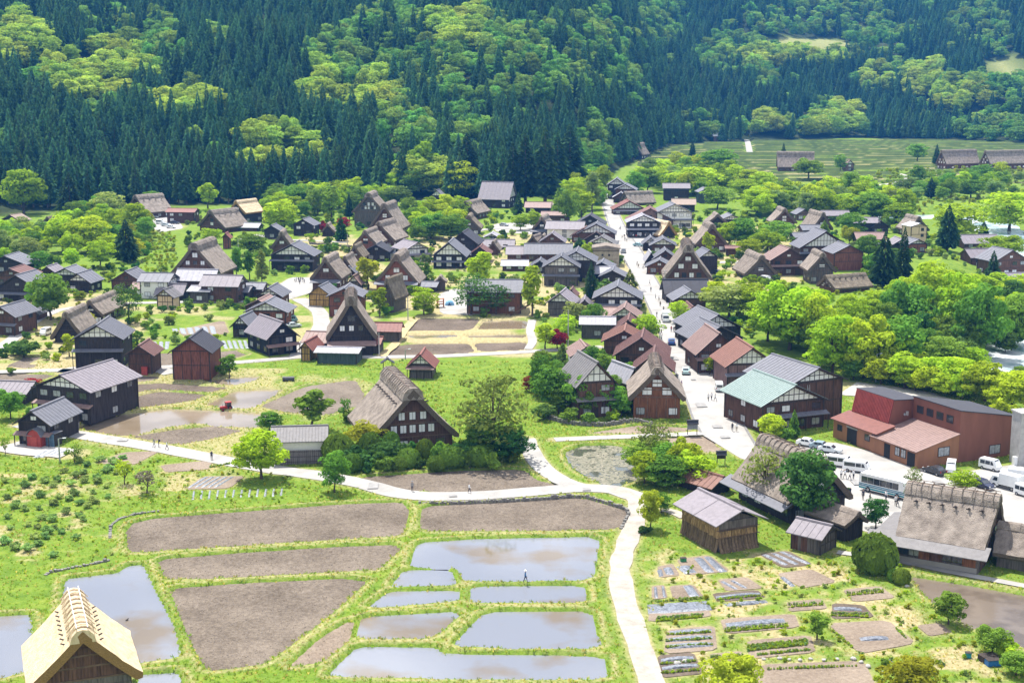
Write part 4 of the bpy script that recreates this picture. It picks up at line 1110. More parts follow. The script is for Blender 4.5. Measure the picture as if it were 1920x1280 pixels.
# --- far right fields
K(1348,267,20,257,252,0,90,'wht','mau',side=True,D=6,wins='none',desc='little hut on the field edge')
K(1662,258,26,246,239,8,10,'dk','dkw',wins='none',desc='dark shed at the foot of the forest',cat='shed')
K(1688,255,20,243,236,7,10,'brn','dkw',wins='none',desc='brown shed at the foot of the forest',cat='shed')
K(1771,262,20,250,243,7,10,'dk','dkw',wins='none',desc='black shed at the foot of the forest',cat='shed')
GA(1492,326,64,317,288,0,84,'old',side=True,D=13,pins=7,desc='long thatched farmhouse with dark roof pins')
K(1593,322,18,308,301,7,6,'pnk','mau',desc='small pink house on the terraces')
GA(1806,318,58,307,281,0,-70,'old',side=True,D=12,desc='thatched farmhouse at the end of the terraces')
GA(1892,320,64,309,284,0,-70,'old',side=True,D=12,desc='thatched farmhouse next to its twin',zbase=None)
GA(1192,300,26,291,270,12,-30,'old',rows=(),wall='dkw',desc='thatched roof behind the cedar grove')
# --- middle left
K(6,628,52,590,575,10,-14,'gry','brw',low=.5,desc='brown house cut by the left edge')
GA(172,608,46,588,562,16,-6,'old',rows=((.4,1),),wall='dkw',desc='thatched house with lower shed roof')
GA(128,642,62,630,584,12,-2,'old',rows=(),wall='dkw',desc='thatched house with yellow straw and shaded gable')
K(186,690,94,633,610,11,2,'gry','dkw',gable='wht',low=.56,wins='auto',desc='dark two-storey house with double white gables')
K(264,702,54,662,648,7,-2,'brn','brw',wins='none',desc='small brown barn with red cupboard',cat='barn',name='barn')
K(360,712,80,657,634,10,-2,'dk','rdb',wins='none',desc='big plain brown barn with dark roof',cat='barn',name='barn')
K(122,790,104,727,703,15,-22,'lav','dkw',wins='auto',desc='big dark house with lavender roof',low=.5,lroof='pnk')
K(66,834,66,790,770,10,-13,'gry','dkw',wins='auto',desc='dark house with grey panel roof and red shed',low=.45,lroof='pnk')
K(10,756,70,734,715,0,82,'lav','dkw',side=True,D=7,wins='none',desc='dark shed with lavender roof at the edge',cat='shed')
K(505,578,52,553,540,9,-6,'gry','brw',desc='house with upper grey roof')
K(486,594,58,574,562,9,-8,'pnk','brw',gable='none',desc='house with pinkish-brown roof')
K(500,612,82,583,567,9,-5,'gry','rdb',gable='wht',desc='red-brown house with grey roof')
K(452,632,38,608,594,8,-10,'gry','navy',desc='small navy house with grey roof')
K(530,664,62,628,604,12,34,'lav','navy',gable='none',low=.45,lroof='pnk',desc='navy gabled house with lavender roof')
K(602,662,60,640,622,0,80,'pnk','brw',side=True,D=8,desc='brown house with pale pink roof')
K(632,682,72,660,652,0,84,'lgt','teal',side=True,D=6,desc='grey-green shed with white-edged roof',wins='none',cat='shed')
K(574,676,28,650,641,7,-12,'red','yel',wins='none',desc='small ochre shed with red roof',cat='shed')
K(684,662,50,642,631,0,82,'red','grw',side=True,D=5,desc='grey lean-to with red roof',wins='white')
GA(660,664,96,630,556,13,6,'old',rows=((.55,1),(.25,3)),wall='dkw',low=2.4,lowroof='pnk',desc='frontal thatched house with three bright windows',bundles=True)
K(726,640,42,618,605,0,86,'red','grw',side=True,D=5,desc='low red-roofed shed beside the soil terraces',wins='none',cat='shed')
K(600,574,48,551,537,8,-10,'gry','yel',desc='yellow-walled shed',wins='none',cat='shed')
K(647,594,68,554,541,9,-3,'gry','rdb',gable='none',desc='red-brown house with grey roof',wins='auto')
K(789,709,54,683,665,7,-4,'red','grw',low=.7,lroof='pnk',wins='none',desc='grey store hut with red gable roof',cat='storehouse',name='storehouse')
K(926,588,100,546,524,0,88,'gry','org',side=True,D=12,wins='auto',desc='timber stage hall with outside stairs',cat='hall',name='stage_hall')
K(562,869,90,824,799,0,96,'tile','wht',side=True,D=8,wins='none',seams=.55,desc='white storehouse with grey tiled roof and plank skirt',cat='storehouse',name='storehouse')
GA(774,842,172,818,728,18,17,'old',rows=((.52,3),(.20,5)),wall='brw',bundles=True,pins=9,winw=1.1,over=1.3,desc='biggest thatched house with stacked paper windows')
# ------------------------------------------------------------------ buildings that need their own shape
def frame2(LF, LB, W):
    """front-left and back-left ground corners (pixels) -> base of the gable front, rotation, length"""
    a, c = G(*LF), G(*LB); yv = (c - a).normalized(); xv = Vector((yv.y, -yv.x, 0))
    return a + xv * W / 2, math.degrees(math.atan2(-yv.x, yv.y)), (c - a).length
def px_of(p): return to_px(p)
def gassho_at(p, rz, W, L, hw, hr, **kw):
    """same builder, fed with metres"""
    q = to_px(p); s = F / depth(p); va = math.atan2(p.x, p.y); e = math.atan2(CAM_H, math.hypot(p.x, p.y))
    c = max(.35, math.cos(R(rz) + va))
    return gassho(q[0], q[1], W * s * c, q[1] - hw * s * math.cos(e), q[1] - (hw + hr) * s * math.cos(e), L, rz, **kw)
def minka_at(p, rz, W, L, hw, hr, **kw):
    q = to_px(p); s = F / depth(p); va = math.atan2(p.x, p.y); e = math.atan2(CAM_H, math.hypot(p.x, p.y))
    c = max(.35, math.cos(R(rz) + va)); ov = kw.get('over', .9); ov = .9 if ov is None else ov
    return minka(q[0], q[1], (W + 1.8 * ov) * s * c, q[1] - hw * s * math.cos(e), q[1] - (hw + hr) * s * math.cos(e), L, rz, **kw)

# foreground hut with golden thatch
GA(164, 1356, 208, 1274, 1183, 11, 21, 'new', rows=(), wall='brw', bundles=True, pins=8, over=1.1, lower_wall=False, planks=12, name='thatched_hut', cat='hut',
   label='golden freshly thatched hut with bundled ridge in front of the paddies')

# straw-walled barn
p, rz, L = frame2((1344, 1036), (1276, 998), 7.2)
W, hw, hr = 7.2, 4.6, 1.5
root = empty('straw_barn', (p.x, p.y, -.02), R(rz))
b = MB(); b.prism([(-W/2 + .3, 0), (W/2 - .3, 0), (W/2 - .3, hw - .3), (0, hw + hr - .5), (-W/2 + .3, hw - .3)], .3, L - .3); b.build('wall', M_wall('grw'), root)
b = MB(); slab_roof(b, W, L, hw, hr, .9, 1.0, .14, 5.2); b.build('roof', M_roof('lav'), root)
M_straw = surf('reed_bundle', (.26, .165, .075), 1, .45, 6, (1, 1, .12), .6, .1, .22, (.40, .27, .13))
M_strawd = surf('reed_bundle_dark', (.15, .105, .065), 1, .4, 6, (1, 1, .12), .6, .1, .2)
def straw(x, y, fx, fy, w, z0, z1, mat, flare):
    """one reed bundle standing against the wall, flaring outwards at the foot"""
    q = MB(); t = .16; tx, ty = -fy, fx
    def ring(z, out, ww, th): return [(x + tx * a * ww / 2 + fx * (out + bb * th), y + ty * a * ww / 2 + fy * (out + bb * th), z) for a, bb in ((-1, 0), (-.5, 1), (.5, 1), (1, 0))]
    rs = [ring(z0, flare, w * 1.05, t), ring(z0 + (z1 - z0) * .35, flare * .35, w, t * 1.1), ring(z0 + (z1 - z0) * .8, .02, w * .9, t), ring(z1, 0, w, t * .7)]
    vs = [v for r_ in rs for v in r_]
    q.add(vs, [(i * 4 + j, i * 4 + j + 1, i * 4 + j + 5, i * 4 + j + 4) for i in range(3) for j in range(3)] + [(12, 13, 14, 15)])
    q.build('straw_bundle', [mat], root)
rs_ = random.Random(3)
for tier, (z0, z1, fl) in enumerate(((0, 2.3, .9), (2.15, 3.3, .12), (3.2, hw - .25, .1))):
    n = int(L / .62)
    for i in range(n): straw(-W/2 + .3, (i + .5) * L / n, -1, 0, L / n * 1.02, z0 + rs_.uniform(-.1, .1) * (tier > 0), z1 + rs_.uniform(-.12, .12), M_straw if tier else M_strawd, fl * (.5 if tier == 0 else 1))
    if tier < 2:
        n = int(W / .6)
        for i in range(n): straw(-W/2 + .3 + (i + .5) * (W - .6) / n, .3, 0, -1, (W - .6) / n * 1.02, z0, z1 - (.3 if tier else 0), M_strawd if tier == 0 else M_straw, fl)
    n = int(L / 1.2)
    for i in range(n): straw(W/2 - .3, (i + .5) * L / n, 1, 0, L / n * 1.02, z0, z1, M_strawd, fl * .4)
b = MB(); b.box(-W/2 + .3, W/2 - .3, .1, .25, 3.35, 4.5); b.build('wall_panel', M_wall('grw'), root)
b = MB()
for z in (2.1, 3.25): b.bar((-W/2 - .1, .02, z), (W/2 + .1, .02, z + .05), .1, .1)
b.build('tie_pole', M_beam, root)
tag(root, 'metal-roofed barn clad in standing straw bundles beside the vegetable plots', 'barn', 'village buildings')

# little plank hut beside it
p, rz, L = frame2((1537, 1041), (1484, 1028), 4.6)
r_, W, L, hw, hr = minka_at(p, rz, 4.6, L, 2.8, 1.15, roof='lav', wall='grw', wins='none', gable='none', over=.7, name='hut', cat='hut', door=False, desc='plank hut with lavender sheet roof')
for i in range(9):
    y = L * (i + .5) / 9; b = MB(); b.box(-W/2 - .07 - (i % 3) * .01, -W/2 - .0, y - L/18 + .02, y + L/18 - .02, .05, hw - .05); b.build('plank', [M_wall(('grw', 'brw', 'yel')[0 if i < 3 else 1 if i % 3 else 0])], r_)
# thatched shed between tree and plank hut
GA(1600, 1012, 44, 978, 957, 7, 34, 'old', rows=(), wall='dkw', lower_wall=False, desc='small thatched shed with drooping eaves', cat='shed', name='thatched_shed')

# farmhouse with six roof pins and wide lower eaves
p, rz, L = frame2((1838, 1071), (1676, 1043), 11.0)
r_, W, L, hw, hr = gassho_at(p, rz, 13.4, L - 1, 3.6, 6.1, rows=((.35, 1), (.05, 2)), wall='brw', bundles=True, pins=6, over=1.1, lower_wall=False, label='thatched farmhouse with six dark roof pins beside the clipped yew', pane=M_grey)
b = MB()
b.hexa([(-W/2 - 2.0, -1.4, 2.6), (-W/2 + .6, -1.4, 3.7), (-W/2 + .6, L + 4.5, 3.7), (-W/2 - 2.0, L + 4.5, 2.6)], [(-W/2 - 2.0, -1.4, 2.72), (-W/2 + .6, -1.4, 3.82), (-W/2 + .6, L + 4.5, 3.82), (-W/2 - 2.0, L + 4.5, 2.72)])
b.build('lower_roof', M_roof('tile'), r_)
b = MB(); b.hexa([(-W/2, L + 1.2, 3.2), (W/2, L + 1.2, 3.2), (W/2, L + 4.5, 2.6), (-W/2, L + 4.5, 2.6)], [(-W/2, L + 1.2, 3.32), (W/2, L + 1.2, 3.32), (W/2, L + 4.5, 2.72), (-W/2, L + 4.5, 2.72)]); b.build('lower_roof', M_roof('tile'), r_)
b = MB(); b.box(-W/2 - .2, -W/2 + .9, .05, L + 3.2, 0, 3.1); sw = b.build('side_wall', M_wall('grw'), r_)
for i in range(8):
    y = .9 + i * (L + 1) / 8
    if i in (1, 2, 5, 6): window(r_, 1.5, 1.3, -W/2 - .23, y + .5, 1.85, 'l', M_glass if i != 5 else M_grey)
    else:
        b = MB(); b.box(-W/2 - .3, -W/2 - .2, y - .5, y + 1.3, .9, 2.75); b.build('wall_panel', [M_wall(('org', 'brw')[i % 2])], r_)
b = MB(); b.box(-W/2 - .29, -W/2 - .2, .2, L + 3, .1, .85); b.build('skirting', M_wall('stone'), r_)
# annex with its own thatch
pa = p + Vector((math.cos(R(rz)), math.sin(R(rz)), 0)) * 1.0 - Vector((-math.sin(R(rz)), math.cos(R(rz)), 0)) * 9.5
gassho_at(pa, rz, 9, 8, 2.4, 3.2, rows=(), wall='grw', over=.8, lower_wall=False, label='low thatched annex at the gable end of the farmhouse', name='thatched_annex', cat='annex')

# thatched house behind the two trees near the bus
p, rz, L = frame2((1470, 985), (1372, 936), 12.5)
r_, W, L, hw, hr = gassho_at(p, rz, 12.2, L, 3.5, 6.5, rows=((.4, 1),), wall='dkw', bundles=True, over=1.1, label='thatched house half hidden by the tall dark green tree')
b = MB()
b.hexa([(-W/2 - 1.4, -1, 2.5), (-W/2 + .8, -1, 3.6), (-W/2 + .8, L + 2, 3.6), (-W/2 - 1.4, L + 2, 2.5)], [(-W/2 - 1.4, -1, 2.62), (-W/2 + .8, -1, 3.72), (-W/2 + .8, L + 2, 3.72), (-W/2 - 1.4, L + 2, 2.62)]); b.build('lower_roof', M_roof('gry'), r_)
K(1350, 925, 44, 905, 893, 7, 40, 'rust', 'dkw', desc='dark lean-to with bright red roof', wins='none', cat='annex', gable='none')

# cream tower house
p = G(1722, 455)
r_, W, L, hw, hr = minka_at(p, 14, 6.8, 7, 6.6, .9, roof='wht', wall='cream', wins='none', gable='none', over=.5, seams=0, desc='cream stuccoed tower house with white roof', name='tower_house')
for z in (2.9, 5.2): window(r_, 1.1, 1.1, 1.5, -.02, z, 'f', M_glass)

# concrete-walled store with thatch top beside the street
p = G(1136, 500)
root = empty('stucco_store', (p.x, p.y, -.02), R(-4)); b = MB(); b.box(-4.6, 4.6, 0, 8, 0, 6.2); b.build('wall', surf('old_stucco', (.34, .29, .22), .95, .25, .8, bump=.2), root)
b = MB(); b.box(-5, 5, -.5, 8.5, 6.2, 6.6); b.prism([(-5, 6.62), (5, 6.62), (0, 7.5)], -.4, 8.4); b.build('roof', M_thatch, root)
for x in (-1.2, 1.1): window(root, .5, .5, x, -.02, 4.1, 'f', M_glass, mull=0)
b = MB(); b.box(-4.65, 4.65, -.06, 0, 5.4, 5.6); b.build('beam', M_frame, root)
tag(root, 'tan stuccoed square store beside the street with flat capped top', 'store', 'village buildings')

# red-brown factory
B_, A_ = G(1719, 879), G(1559, 823)
u = Vector((.42, -.9075, 0)); v = Vector((.9075, .42, 0))
root = empty('factory', (B_.x, B_.y, -.02), math.atan2(v.y, v.x))      # local x = v, local y = -u (backwards)
LA = (A_ - B_).length
mf, mo = M_wall('fact'), M_wall('facto')
b = MB(); b.prism([(9.2, 0), (22.5, 0), (22.5, 7.0), (9.2, 9.4)], 0, 12.4); b.build('main_wall', mf, root)
b = MB(); b.prism([(9.0, 9.42), (22.8, 7.0), (22.8, 7.16), (9.0, 9.6)], -.15, 12.5); b.build('main_roof', M_roof('dk'), root)
b = MB(); b.prism([(0, 0), (9.18, 0), (9.18, 5.2), (0, 3.15)], .0, 12.3); b.build('wing_wall', mo, root)
b = MB(); b.prism([(-.6, 3.05), (9.19, 5.28), (9.19, 5.4), (-.6, 3.17)], -.25, 12.35)
for i in range(1, 20):
    y = -.2 + i * .62; b.add([(-.6, y - .03, 3.172), (-.6, y + .03, 3.172), (9.18, y + .03, 5.402), (9.18, y - .03, 5.402), (-.6, y, 3.22), (9.18, y, 5.45)], [(0, 4, 5, 3), (4, 1, 2, 5)])
b.build('wing_roof', M_roof('pnk'), root)
for y in (2.6, 5.2, 7.8, 10.4): window(root, 1.5, 1.25, 9.17, y, 7.4, 'l', M_glass, mull=3)
for i, (y0, y1) in enumerate(((.6, 2.6), (7.2, 8.8))):
    b = MB(); b.box(-.03, .06, y0, y1, 0, 2.6); b.build('doorway', M_black, root)
for y in (3.6, 5.2): window(root, 1.1, 1.4, -.03, y, 1.9, 'l', M_grey)
window(root, 2.4, 1.5, 5.8, -.03, 2.5, 'f', M_grey)
window(root, 2.4, 1.5, 17.5, -.03, 1.6, 'f', M_grey)
y0 = 12.6; y1 = LA + .6
b = MB(); b.prism([(4.0, 0), (11.0, 0), (11.0, 8.6), (5.0, 9.0), (4.0, 4.9)], y0, y1); b.build('back_wall', mf, root)
b = MB(); b.prism([(4.9, 9.05), (11.2, 8.65), (11.2, 8.8), (4.9, 9.2)], y0 - .15, y1 + .15); b.build('back_roof', M_roof('dk'), root)
b = MB(); n = 26
for i in range(n):
    ya = y0 + (y1 - y0) * i / n; yb = y0 + (y1 - y0) * (i + .55) / n
    b.hexa([(3.9, ya, 4.9), (3.9, yb, 4.9), (4.88, yb, 9.1), (4.88, ya, 9.1)], [(3.75, ya, 4.93), (3.75, yb, 4.93), (4.73, yb, 9.13), (4.73, ya, 9.13)])
tag(b.build('corrugated_sheet', surf('red_corrugated', (.27, .055, .045), .5, .2, 1), root), kind='stuff')
b = MB(); b.hexa([(3.98, y0, 4.88), (3.98, y1, 4.88), (4.97, y1, 9.02), (4.97, y0, 9.02)], [(3.86, y0, 4.9), (3.86, y1, 4.9), (4.86, y1, 9.05), (4.86, y0, 9.05)]); b.build('sheet_backing', surf('red_sheet_dark', (.16, .03, .03), .6, .15, 1), root)
b = MB(); b.prism([(.2, 0), (3.98, 0), (3.98, 4.6), (.2, 3.7)], y0 - 1.6, y1 + .5); b.build('front_wing_wall', mo, root)
b = MB(); b.prism([(-.4, 3.62), (3.97, 4.72), (3.97, 4.84), (-.4, 3.74)], y0 - 1.9, y1 + .8); b.build('front_wing_roof', M_roof('red'), root)
b = MB(); b.box(.15, .24, y0 + 4.2, y0 + 7.0, 0, 2.9); b.build('doorway', M_black, root)
b = MB(); b.box(.1, .24, y0 + 4.0, y0 + 7.2, 2.95, 3.2); b.build('shutter_box', M_metal, root)
for y in (y0 + 1.2, y0 + 9.2): window(root, 1.2, 1.0, .17, y, 2.3, 'l', M_glass)
b = MB(); b.tube([(7.5, y0 - .05, 6.2), (7.5, y0 - .7, 6.3), (7.5, y0 - .7, 6.9)], [.28, .28, .28], 8); b.build('vent_pipe', M_metal, root)
b = MB(); b.tube([(22.6, -.2, 0), (22.6, -.2, 6.9)], [.07, .07], 6); b.build('drain_pipe', M_frame, root)
tag(root, 'red-brown sheet-metal factory with corrugated red upper storey by the car park', 'factory', 'village buildings')
# concrete tower at the right edge
p = G(1921, 872); root = empty('concrete_tower', (p.x, p.y, 0), R(12)); b = MB(); b.box(-1.2, 3.5, 0, 3, 0, 9.2); b.build('tower_wall', M_concrete, root); b = MB(); b.box(-1.4, 3.7, -.2, 3.2, 9.2, 9.5); b.build('cap', M_concrete, root)
b = MB(); b.box(-1.9, -1.25, .2, 1.0, 0, 1.5); b.build('meter_box', M_white, root)
tag(root, 'pale concrete tower block cut by the photo edge beside the factory', 'tower', 'village buildings')

# outside stairs and balcony of the stage hall
p = G(926, 590); root = empty('staircase', (p.x, p.y, 0), 0)
for i in range(10):
    b = MB(); b.box(4.5 + i * .55, 5.2 + i * .55, -1.3, -.1, i * .32, i * .32 + .1); b.build('tread', M_beam, root)
for y in (-1.35, -.1):
    b = MB(); b.bar((4.5, y, .0), (10.3, y, 3.2), .09, .3); b.build('stringer', M_beam, root)
    b = MB(); b.bar((4.5, y, 1.0), (10.3, y, 4.2), .07, .08); b.build('handrail', M_beam, root)
b = MB(); b.box(-7.5, 4.4, -1.3, -.15, 3.3, 3.5); b.build('balcony_floor', M_beam, root)
for x in np.linspace(-7.4, 10.2, 12):
    b = MB(); b.box(x - .05, x + .05, -1.3, -1.2, (3.5 if x < 4.4 else (x - 4.5) * .55), (4.5 if x < 4.4 else (x - 4.5) * .55 + 1)); b.build('baluster', M_beam, root)
b = MB(); b.box(-7.5, 4.4, -1.32, -1.2, 4.45, 4.55); b.build('handrail', M_beam, root)
for x in (-7.2, -2, 3.6): b = MB(); b.box(x - .1, x + .1, -1.25, -1.05, 0, 3.3); b.build('post', M_beam, root)
tag(root, 'outside wooden staircase and balcony of the timber stage hall', 'staircase', 'village buildings')
# ladder on the grey roofed house next to the mint roof
p = G(1512, 800); root = empty('ladder', (p.x, p.y, 0), R(26))
for x in (-.25, .25): b = MB(); b.tube([(x, -.9, 0), (x, -.2, 8.4)], [.04, .04], 5); b.build('rail', M_metal, root)
for i in range(14): b = MB(); t_ = (i + .7) / 15; b.tube([(-.25, -.9 + .7 * t_, 8.4 * t_), (.25, -.9 + .7 * t_, 8.4 * t_)], [.03, .03], 4); b.build('rung', M_metal, root)
tag(root, 'metal ladder leaning on the tall grey-roofed brown house', 'ladder')
# plank skirt of the white storehouse
p = G(562, 870); root = empty('plank_fence', (p.x, p.y - .15, 0), R(6))
for i in range(26):
    b = MB(); b.box(-4.3 + i * .34, -3.98 + i * .34, -.08 - (i % 2) * .015, -.02, 0, 2.6); b.build('plank', [surf('grey_plank', (.16, .14, .14), .9, .3, 4, (1, 1, .1), .2)], root)
for z in (.5, 1.4, 2.3): b = MB(); b.box(-4.35, 4.6, -.14, -.1, z, z + .08); b.build('rail', M_frame, root)
tag(root, 'grey plank skirt along the foot of the white storehouse', 'fence')
# red arched shed, cupboard, lean-tos
p = G(64, 838); root = empty('tool_shed', (p.x, p.y, 0), R(-20))
b = MB(); b.prism([(-1.5, 0), (1.5, 0), (1.5, 2.0), (.9, 2.9), (0, 3.3), (-.9, 2.9), (-1.5, 2.0)], 0, 3); b.build('wall', surf('red_board', (.30, .045, .035), .7, .25, 2), root)
b = MB(); b.prism([(-1.7, 1.95), (-1.0, 3.0), (0, 3.42), (1.0, 3.0), (1.7, 1.95), (1.7, 2.1), (1.0, 3.12), (0, 3.55), (-1.0, 3.12), (-1.7, 2.1)], -.2, 3.2); b.build('roof', M_roof('gry'), root)
b = MB(); b.box(-.7, .7, -.06, .02, 0, 1.9); b.build('door', surf('red_door', (.36, .06, .045), .6, .2, 2), root)
tag(root, 'red tool shed with arched roof in front of the dark panel-roofed house', 'shed')
p = G(88, 836); root = empty('blue_panel_store', (p.x, p.y, 0), R(-20))
for i in range(5): b = MB(); b.box(-1.6 + i * .65, -1.0 + i * .65, 0, .1, 0, 2.3 + .1 * (i % 2)); b.build('panel', [surf('blue_sheet', (.10, .17, .24), .5, .25, 2)], root)
b = MB(); b.box(-1.8, 1.8, .1, 2.5, 2.4, 2.5); b.build('roof', M_roof('gry'), root)
b = MB(); b.box(-1.6, 1.6, .15, 2.3, 0, 2.38); b.build('wall', M_wall('dkw'), root)
tag(root, 'blue sheet-metal lean-to beside the red tool shed', 'shed')
p = G(272, 702); root = empty('cupboard', (p.x, p.y - .6, 0), R(-8)); b = MB(); b.box(-.7, .7, 0, .6, 0, 1.9); b.build('case', surf('red_board', (.3, .05, .04)), root)
for x in (-.34, .34): b = MB(); b.box(x - .31, x + .31, -.04, 0, .1, 1.8); b.build('door', surf('red_door', (.36, .06, .045)), root)
tag(root, 'red cupboard standing against the small brown barn', 'cupboard')
# wayside shelters and signs
p = G(727, 697); root = empty('gate_shelter', (p.x, p.y, 0), R(6))
b = MB(); slab_roof(b, 2.2, 1.6, 2.2, .7, .5, .3); b.build('roof', M_roof('dk'), root)
for x in (-1, 1): b = MB(); b.box(x - .1, x + .1, .6, .8, 0, 2.4); b.build('post', M_frame, root)
tag(root, 'small dark roofed gate in the grass behind the biggest thatched house', 'gate')
def board_sign(px, gy, w, h, z, label, m):
    p = G(px, gy); root = empty('notice_board', (p.x, p.y, 0), R(4)); 
    for x in (-w / 2 + .1, w / 2 - .1): b = MB(); b.box(x - .06, x + .06, 0, .12, 0, z + h); b.build('post', M_frame, root)
    b = MB(); b.box(-w / 2, w / 2, -.05, .0, z, z + h); b.build('board', m, root)
    b = MB(); slab_roof(b, .5, w, z + h, .25, .25, .1); o = b.build('roof', M_roof('dk'), root); o.rotation_euler = (0, 0, R(-90)); o.location = (-w / 2, 0, 0)
    tag(root, label, 'notice board')
board_sign(1298, 815, 2.0, 1.3, 1.1, 'dark roofed notice board where the pond lane meets the street', surf('board_grey', (.2, .22, .24)))
board_sign(1352, 872, 1.6, .9, 1.2, 'small notice board with pointed top by the red lean-to', M_frame)
# stone retaining walls
def stone_wall(pts, h, label, seed=1):
    ln = resample(chaikin(gpoly(pts), 1, False), .42); rr = random.Random(seed); b = MB()
    for i in range(len(ln) - 1):
        a, c = ln[i], ln[i + 1]; e = Vector((c[0] - a[0], c[1] - a[1], 0)).normalized(); nn = Vector((-e.y, e.x, 0)); z = -.4
        while z < h - .05:
            hh = rr.uniform(.22, .38); w = .44 * rr.uniform(.85, 1.05); m_ = Vector(((a[0] + c[0]) / 2, (a[1] + c[1]) / 2, 0)) + e * rr.uniform(-.08, .08)
            d = .24 + rr.uniform(-.05, .05)
            pts_ = [m_ + e * sx * w / 2 * rr.uniform(.8, 1) + nn * sy * d * rr.uniform(.8, 1) + Vector((0, 0, z + sz * hh)) for sz in (0, 1) for sx, sy in ((-1, -1), (1, -1), (1, 1), (-1, 1))]
            b.hexa(pts_[:4], pts_[4:]); z += hh * .96
    o = b.build('stones', [M_stone]); r_ = empty('stone_wall', (0, 0, 0)); o.parent = r_; o['kind'] = 'stuff'
    tag(r_, label, 'stone wall')
stone_wall([(785, 944), (900, 940), (1000, 935), (1090, 928), (1140, 942), (1183, 956), (1164, 992)], .18, 'low stone retaining wall round the soil field below the footpath')
stone_wall([(1020, 782), (1060, 795), (1130, 800), (1190, 790), (1230, 800)], .7, 'stone garden wall before the tree-hidden grey-roofed house', 2)
stone_wall([(206, 1010), (207, 985), (225, 972), (262, 962), (300, 958)], .15, 'dark stone ditch wall at the corner of the upper soil field', 3)
stone_wall([(85, 1078), (95, 1072), (150, 1062), (205, 1050)], .15, 'dark stone ditch wall behind the paddy of the golden hut', 4)
stone_wall([(580, 458), (620, 461), (660, 464)], .8, 'stone wall under the lane behind the teahouse', 5)
# ------------------------------------------------------------------ trees
def leaf_quads(b, P, N, size, rr, m=0, aspect=1.0):
    """leaf-sprig faces at points P with outward directions N"""
    for p, n in zip(P, N):
        n = Vector(n); n = (n + Vector((rr.uniform(-1, 1), rr.uniform(-1, 1), rr.uniform(-.5, 1.0))) * .75).normalized()
        x = n.orthogonal().normalized(); x.rotate(Matrix.Rotation(rr.uniform(0, 6.28), 3, n)); y = n.cross(x)
        s_ = size * rr.uniform(.6, 1.35); p = Vector(p); k = rr.uniform(.05, .3) * s_
        b.add([p - x * s_ * aspect, p - y * s_ * .62 + n * k, p + x * s_ * aspect * .9, p + y * s_ * .62 - n * k * .5], [(0, 1, 2, 3)], m)
def lobe_points(c, rx, rz, n, rr, up=.25):
    P, N = [], []
    while len(P) < n:
        d = Vector((rr.gauss(0, 1), rr.gauss(0, 1), rr.gauss(0, 1))).normalized()
        if d.z < -.35 and rr.random() > up: continue
        q = rr.uniform(.72, 1.05)
        P.append((c[0] + d.x * rx * q, c[1] + d.y * rx * q, c[2] + d.z * rz * q)); N.append((d.x, d.y, d.z * rx / rz))
    return P, N
def broad_crown(seed, Rr=4.6, zc=6.6, Hh=3.9, lobes=20, per=78, size=.42, flat=.72, openn=0.0):
    rr = random.Random(seed); b = MB(); cs = []
    for i in range(lobes):
        for _ in range(30):
            d = Vector((rr.gauss(0, 1), rr.gauss(0, 1), rr.gauss(0, 1) + .25)).normalized(); q = rr.uniform(.35, .88)
            c = Vector((d.x * Rr * q, d.y * Rr * q, zc + d.z * Hh * q))
            if all((c - o).length > Rr * .30 for o in cs): break
        cs.append(c); r_ = Rr * rr.uniform(.26, .44)
        leaf_quads(b, *lobe_points(c, r_, r_ * flat, int(per * rr.uniform(.7, 1.3)), rr), size, rr)
    if not openn:
        leaf_quads(b, *lobe_points((0, 0, zc - .3), Rr * .62, Hh * .62, int(per * 1.5), rr, 1), size * 1.3, rr)
    return b, cs
def trunk_mesh(cs, h0, r0, rr, mat, name='trunk'):
    b = MB(); top = Vector((rr.uniform(-.2, .2), rr.uniform(-.2, .2), h0))
    b.tube([(0, 0, -.2), (rr.uniform(-.08, .08), rr.uniform(-.08, .08), h0 * .5), top], [r0 * 1.25, r0 * .9, r0 * .75], 7)
    for c in cs[:9]:
        m_ = top.lerp(Vector(c), .5) + Vector((rr.uniform(-.3, .3), rr.uniform(-.3, .3), rr.uniform(0, .4)))
        b.tube([top - Vector((0, 0, .2)), m_, Vector(c)], [r0 * .55, r0 * .33, r0 * .12], 5)
    return b.mesh(name, [mat])
def cedar_crown(seed, H=25, Rr=3.1, z0=.12, lev=44, per=8, w=.62, droop=.42):
    rr = random.Random(seed); b = MB()
    for i in range(lev):
        t = i / (lev - 1); z = H * (z0 + (1 - z0) * t); r_ = Rr * (1 - t ** 1.35) ** .8 * rr.uniform(.82, 1.12) + .12
        if t < .12: r_ *= .55 + t * 3.7
        n = max(3, int(per * (1 - t * .55)))
        a0 = rr.uniform(0, 6.28)
        for k in range(n):
            a = a0 + 6.28 * k / n + rr.uniform(-.3, .3); q = r_ * rr.uniform(.7, 1.2); d = Vector((math.cos(a), math.sin(a), 0)); sd_ = Vector((-d.y, d.x, 0))
            base = d * q * .18 + Vector((0, 0, z + rr.uniform(-.2, .35))); tip = d * q + Vector((0, 0, z - q * droop * rr.uniform(.5, 1.2)))
            mid = base.lerp(tip, .62) + Vector((0, 0, .16 * q)); ww = w * rr.uniform(.7, 1.3) * (1 - t * .5)
            tw = Vector((0, 0, rr.uniform(-.35, .35) * ww))
            b.add([base, mid + sd_ * ww + tw, tip, mid - sd_ * ww - tw], [(0, 1, 2, 3)])
            mid2 = base.lerp(tip, .5); b.add([base + Vector((0, 0, .25)), mid2 + sd_ * ww * .5 - Vector((0, 0, ww * .8)), tip - Vector((0, 0, .15)), mid2 + Vector((0, 0, ww * .55))], [(0, 1, 2, 3)])
    b.add([(0, 0, H * 1.02), (.25, 0, H * .95), (0, .25, H * .95)], [(0, 1, 2)])
    return b
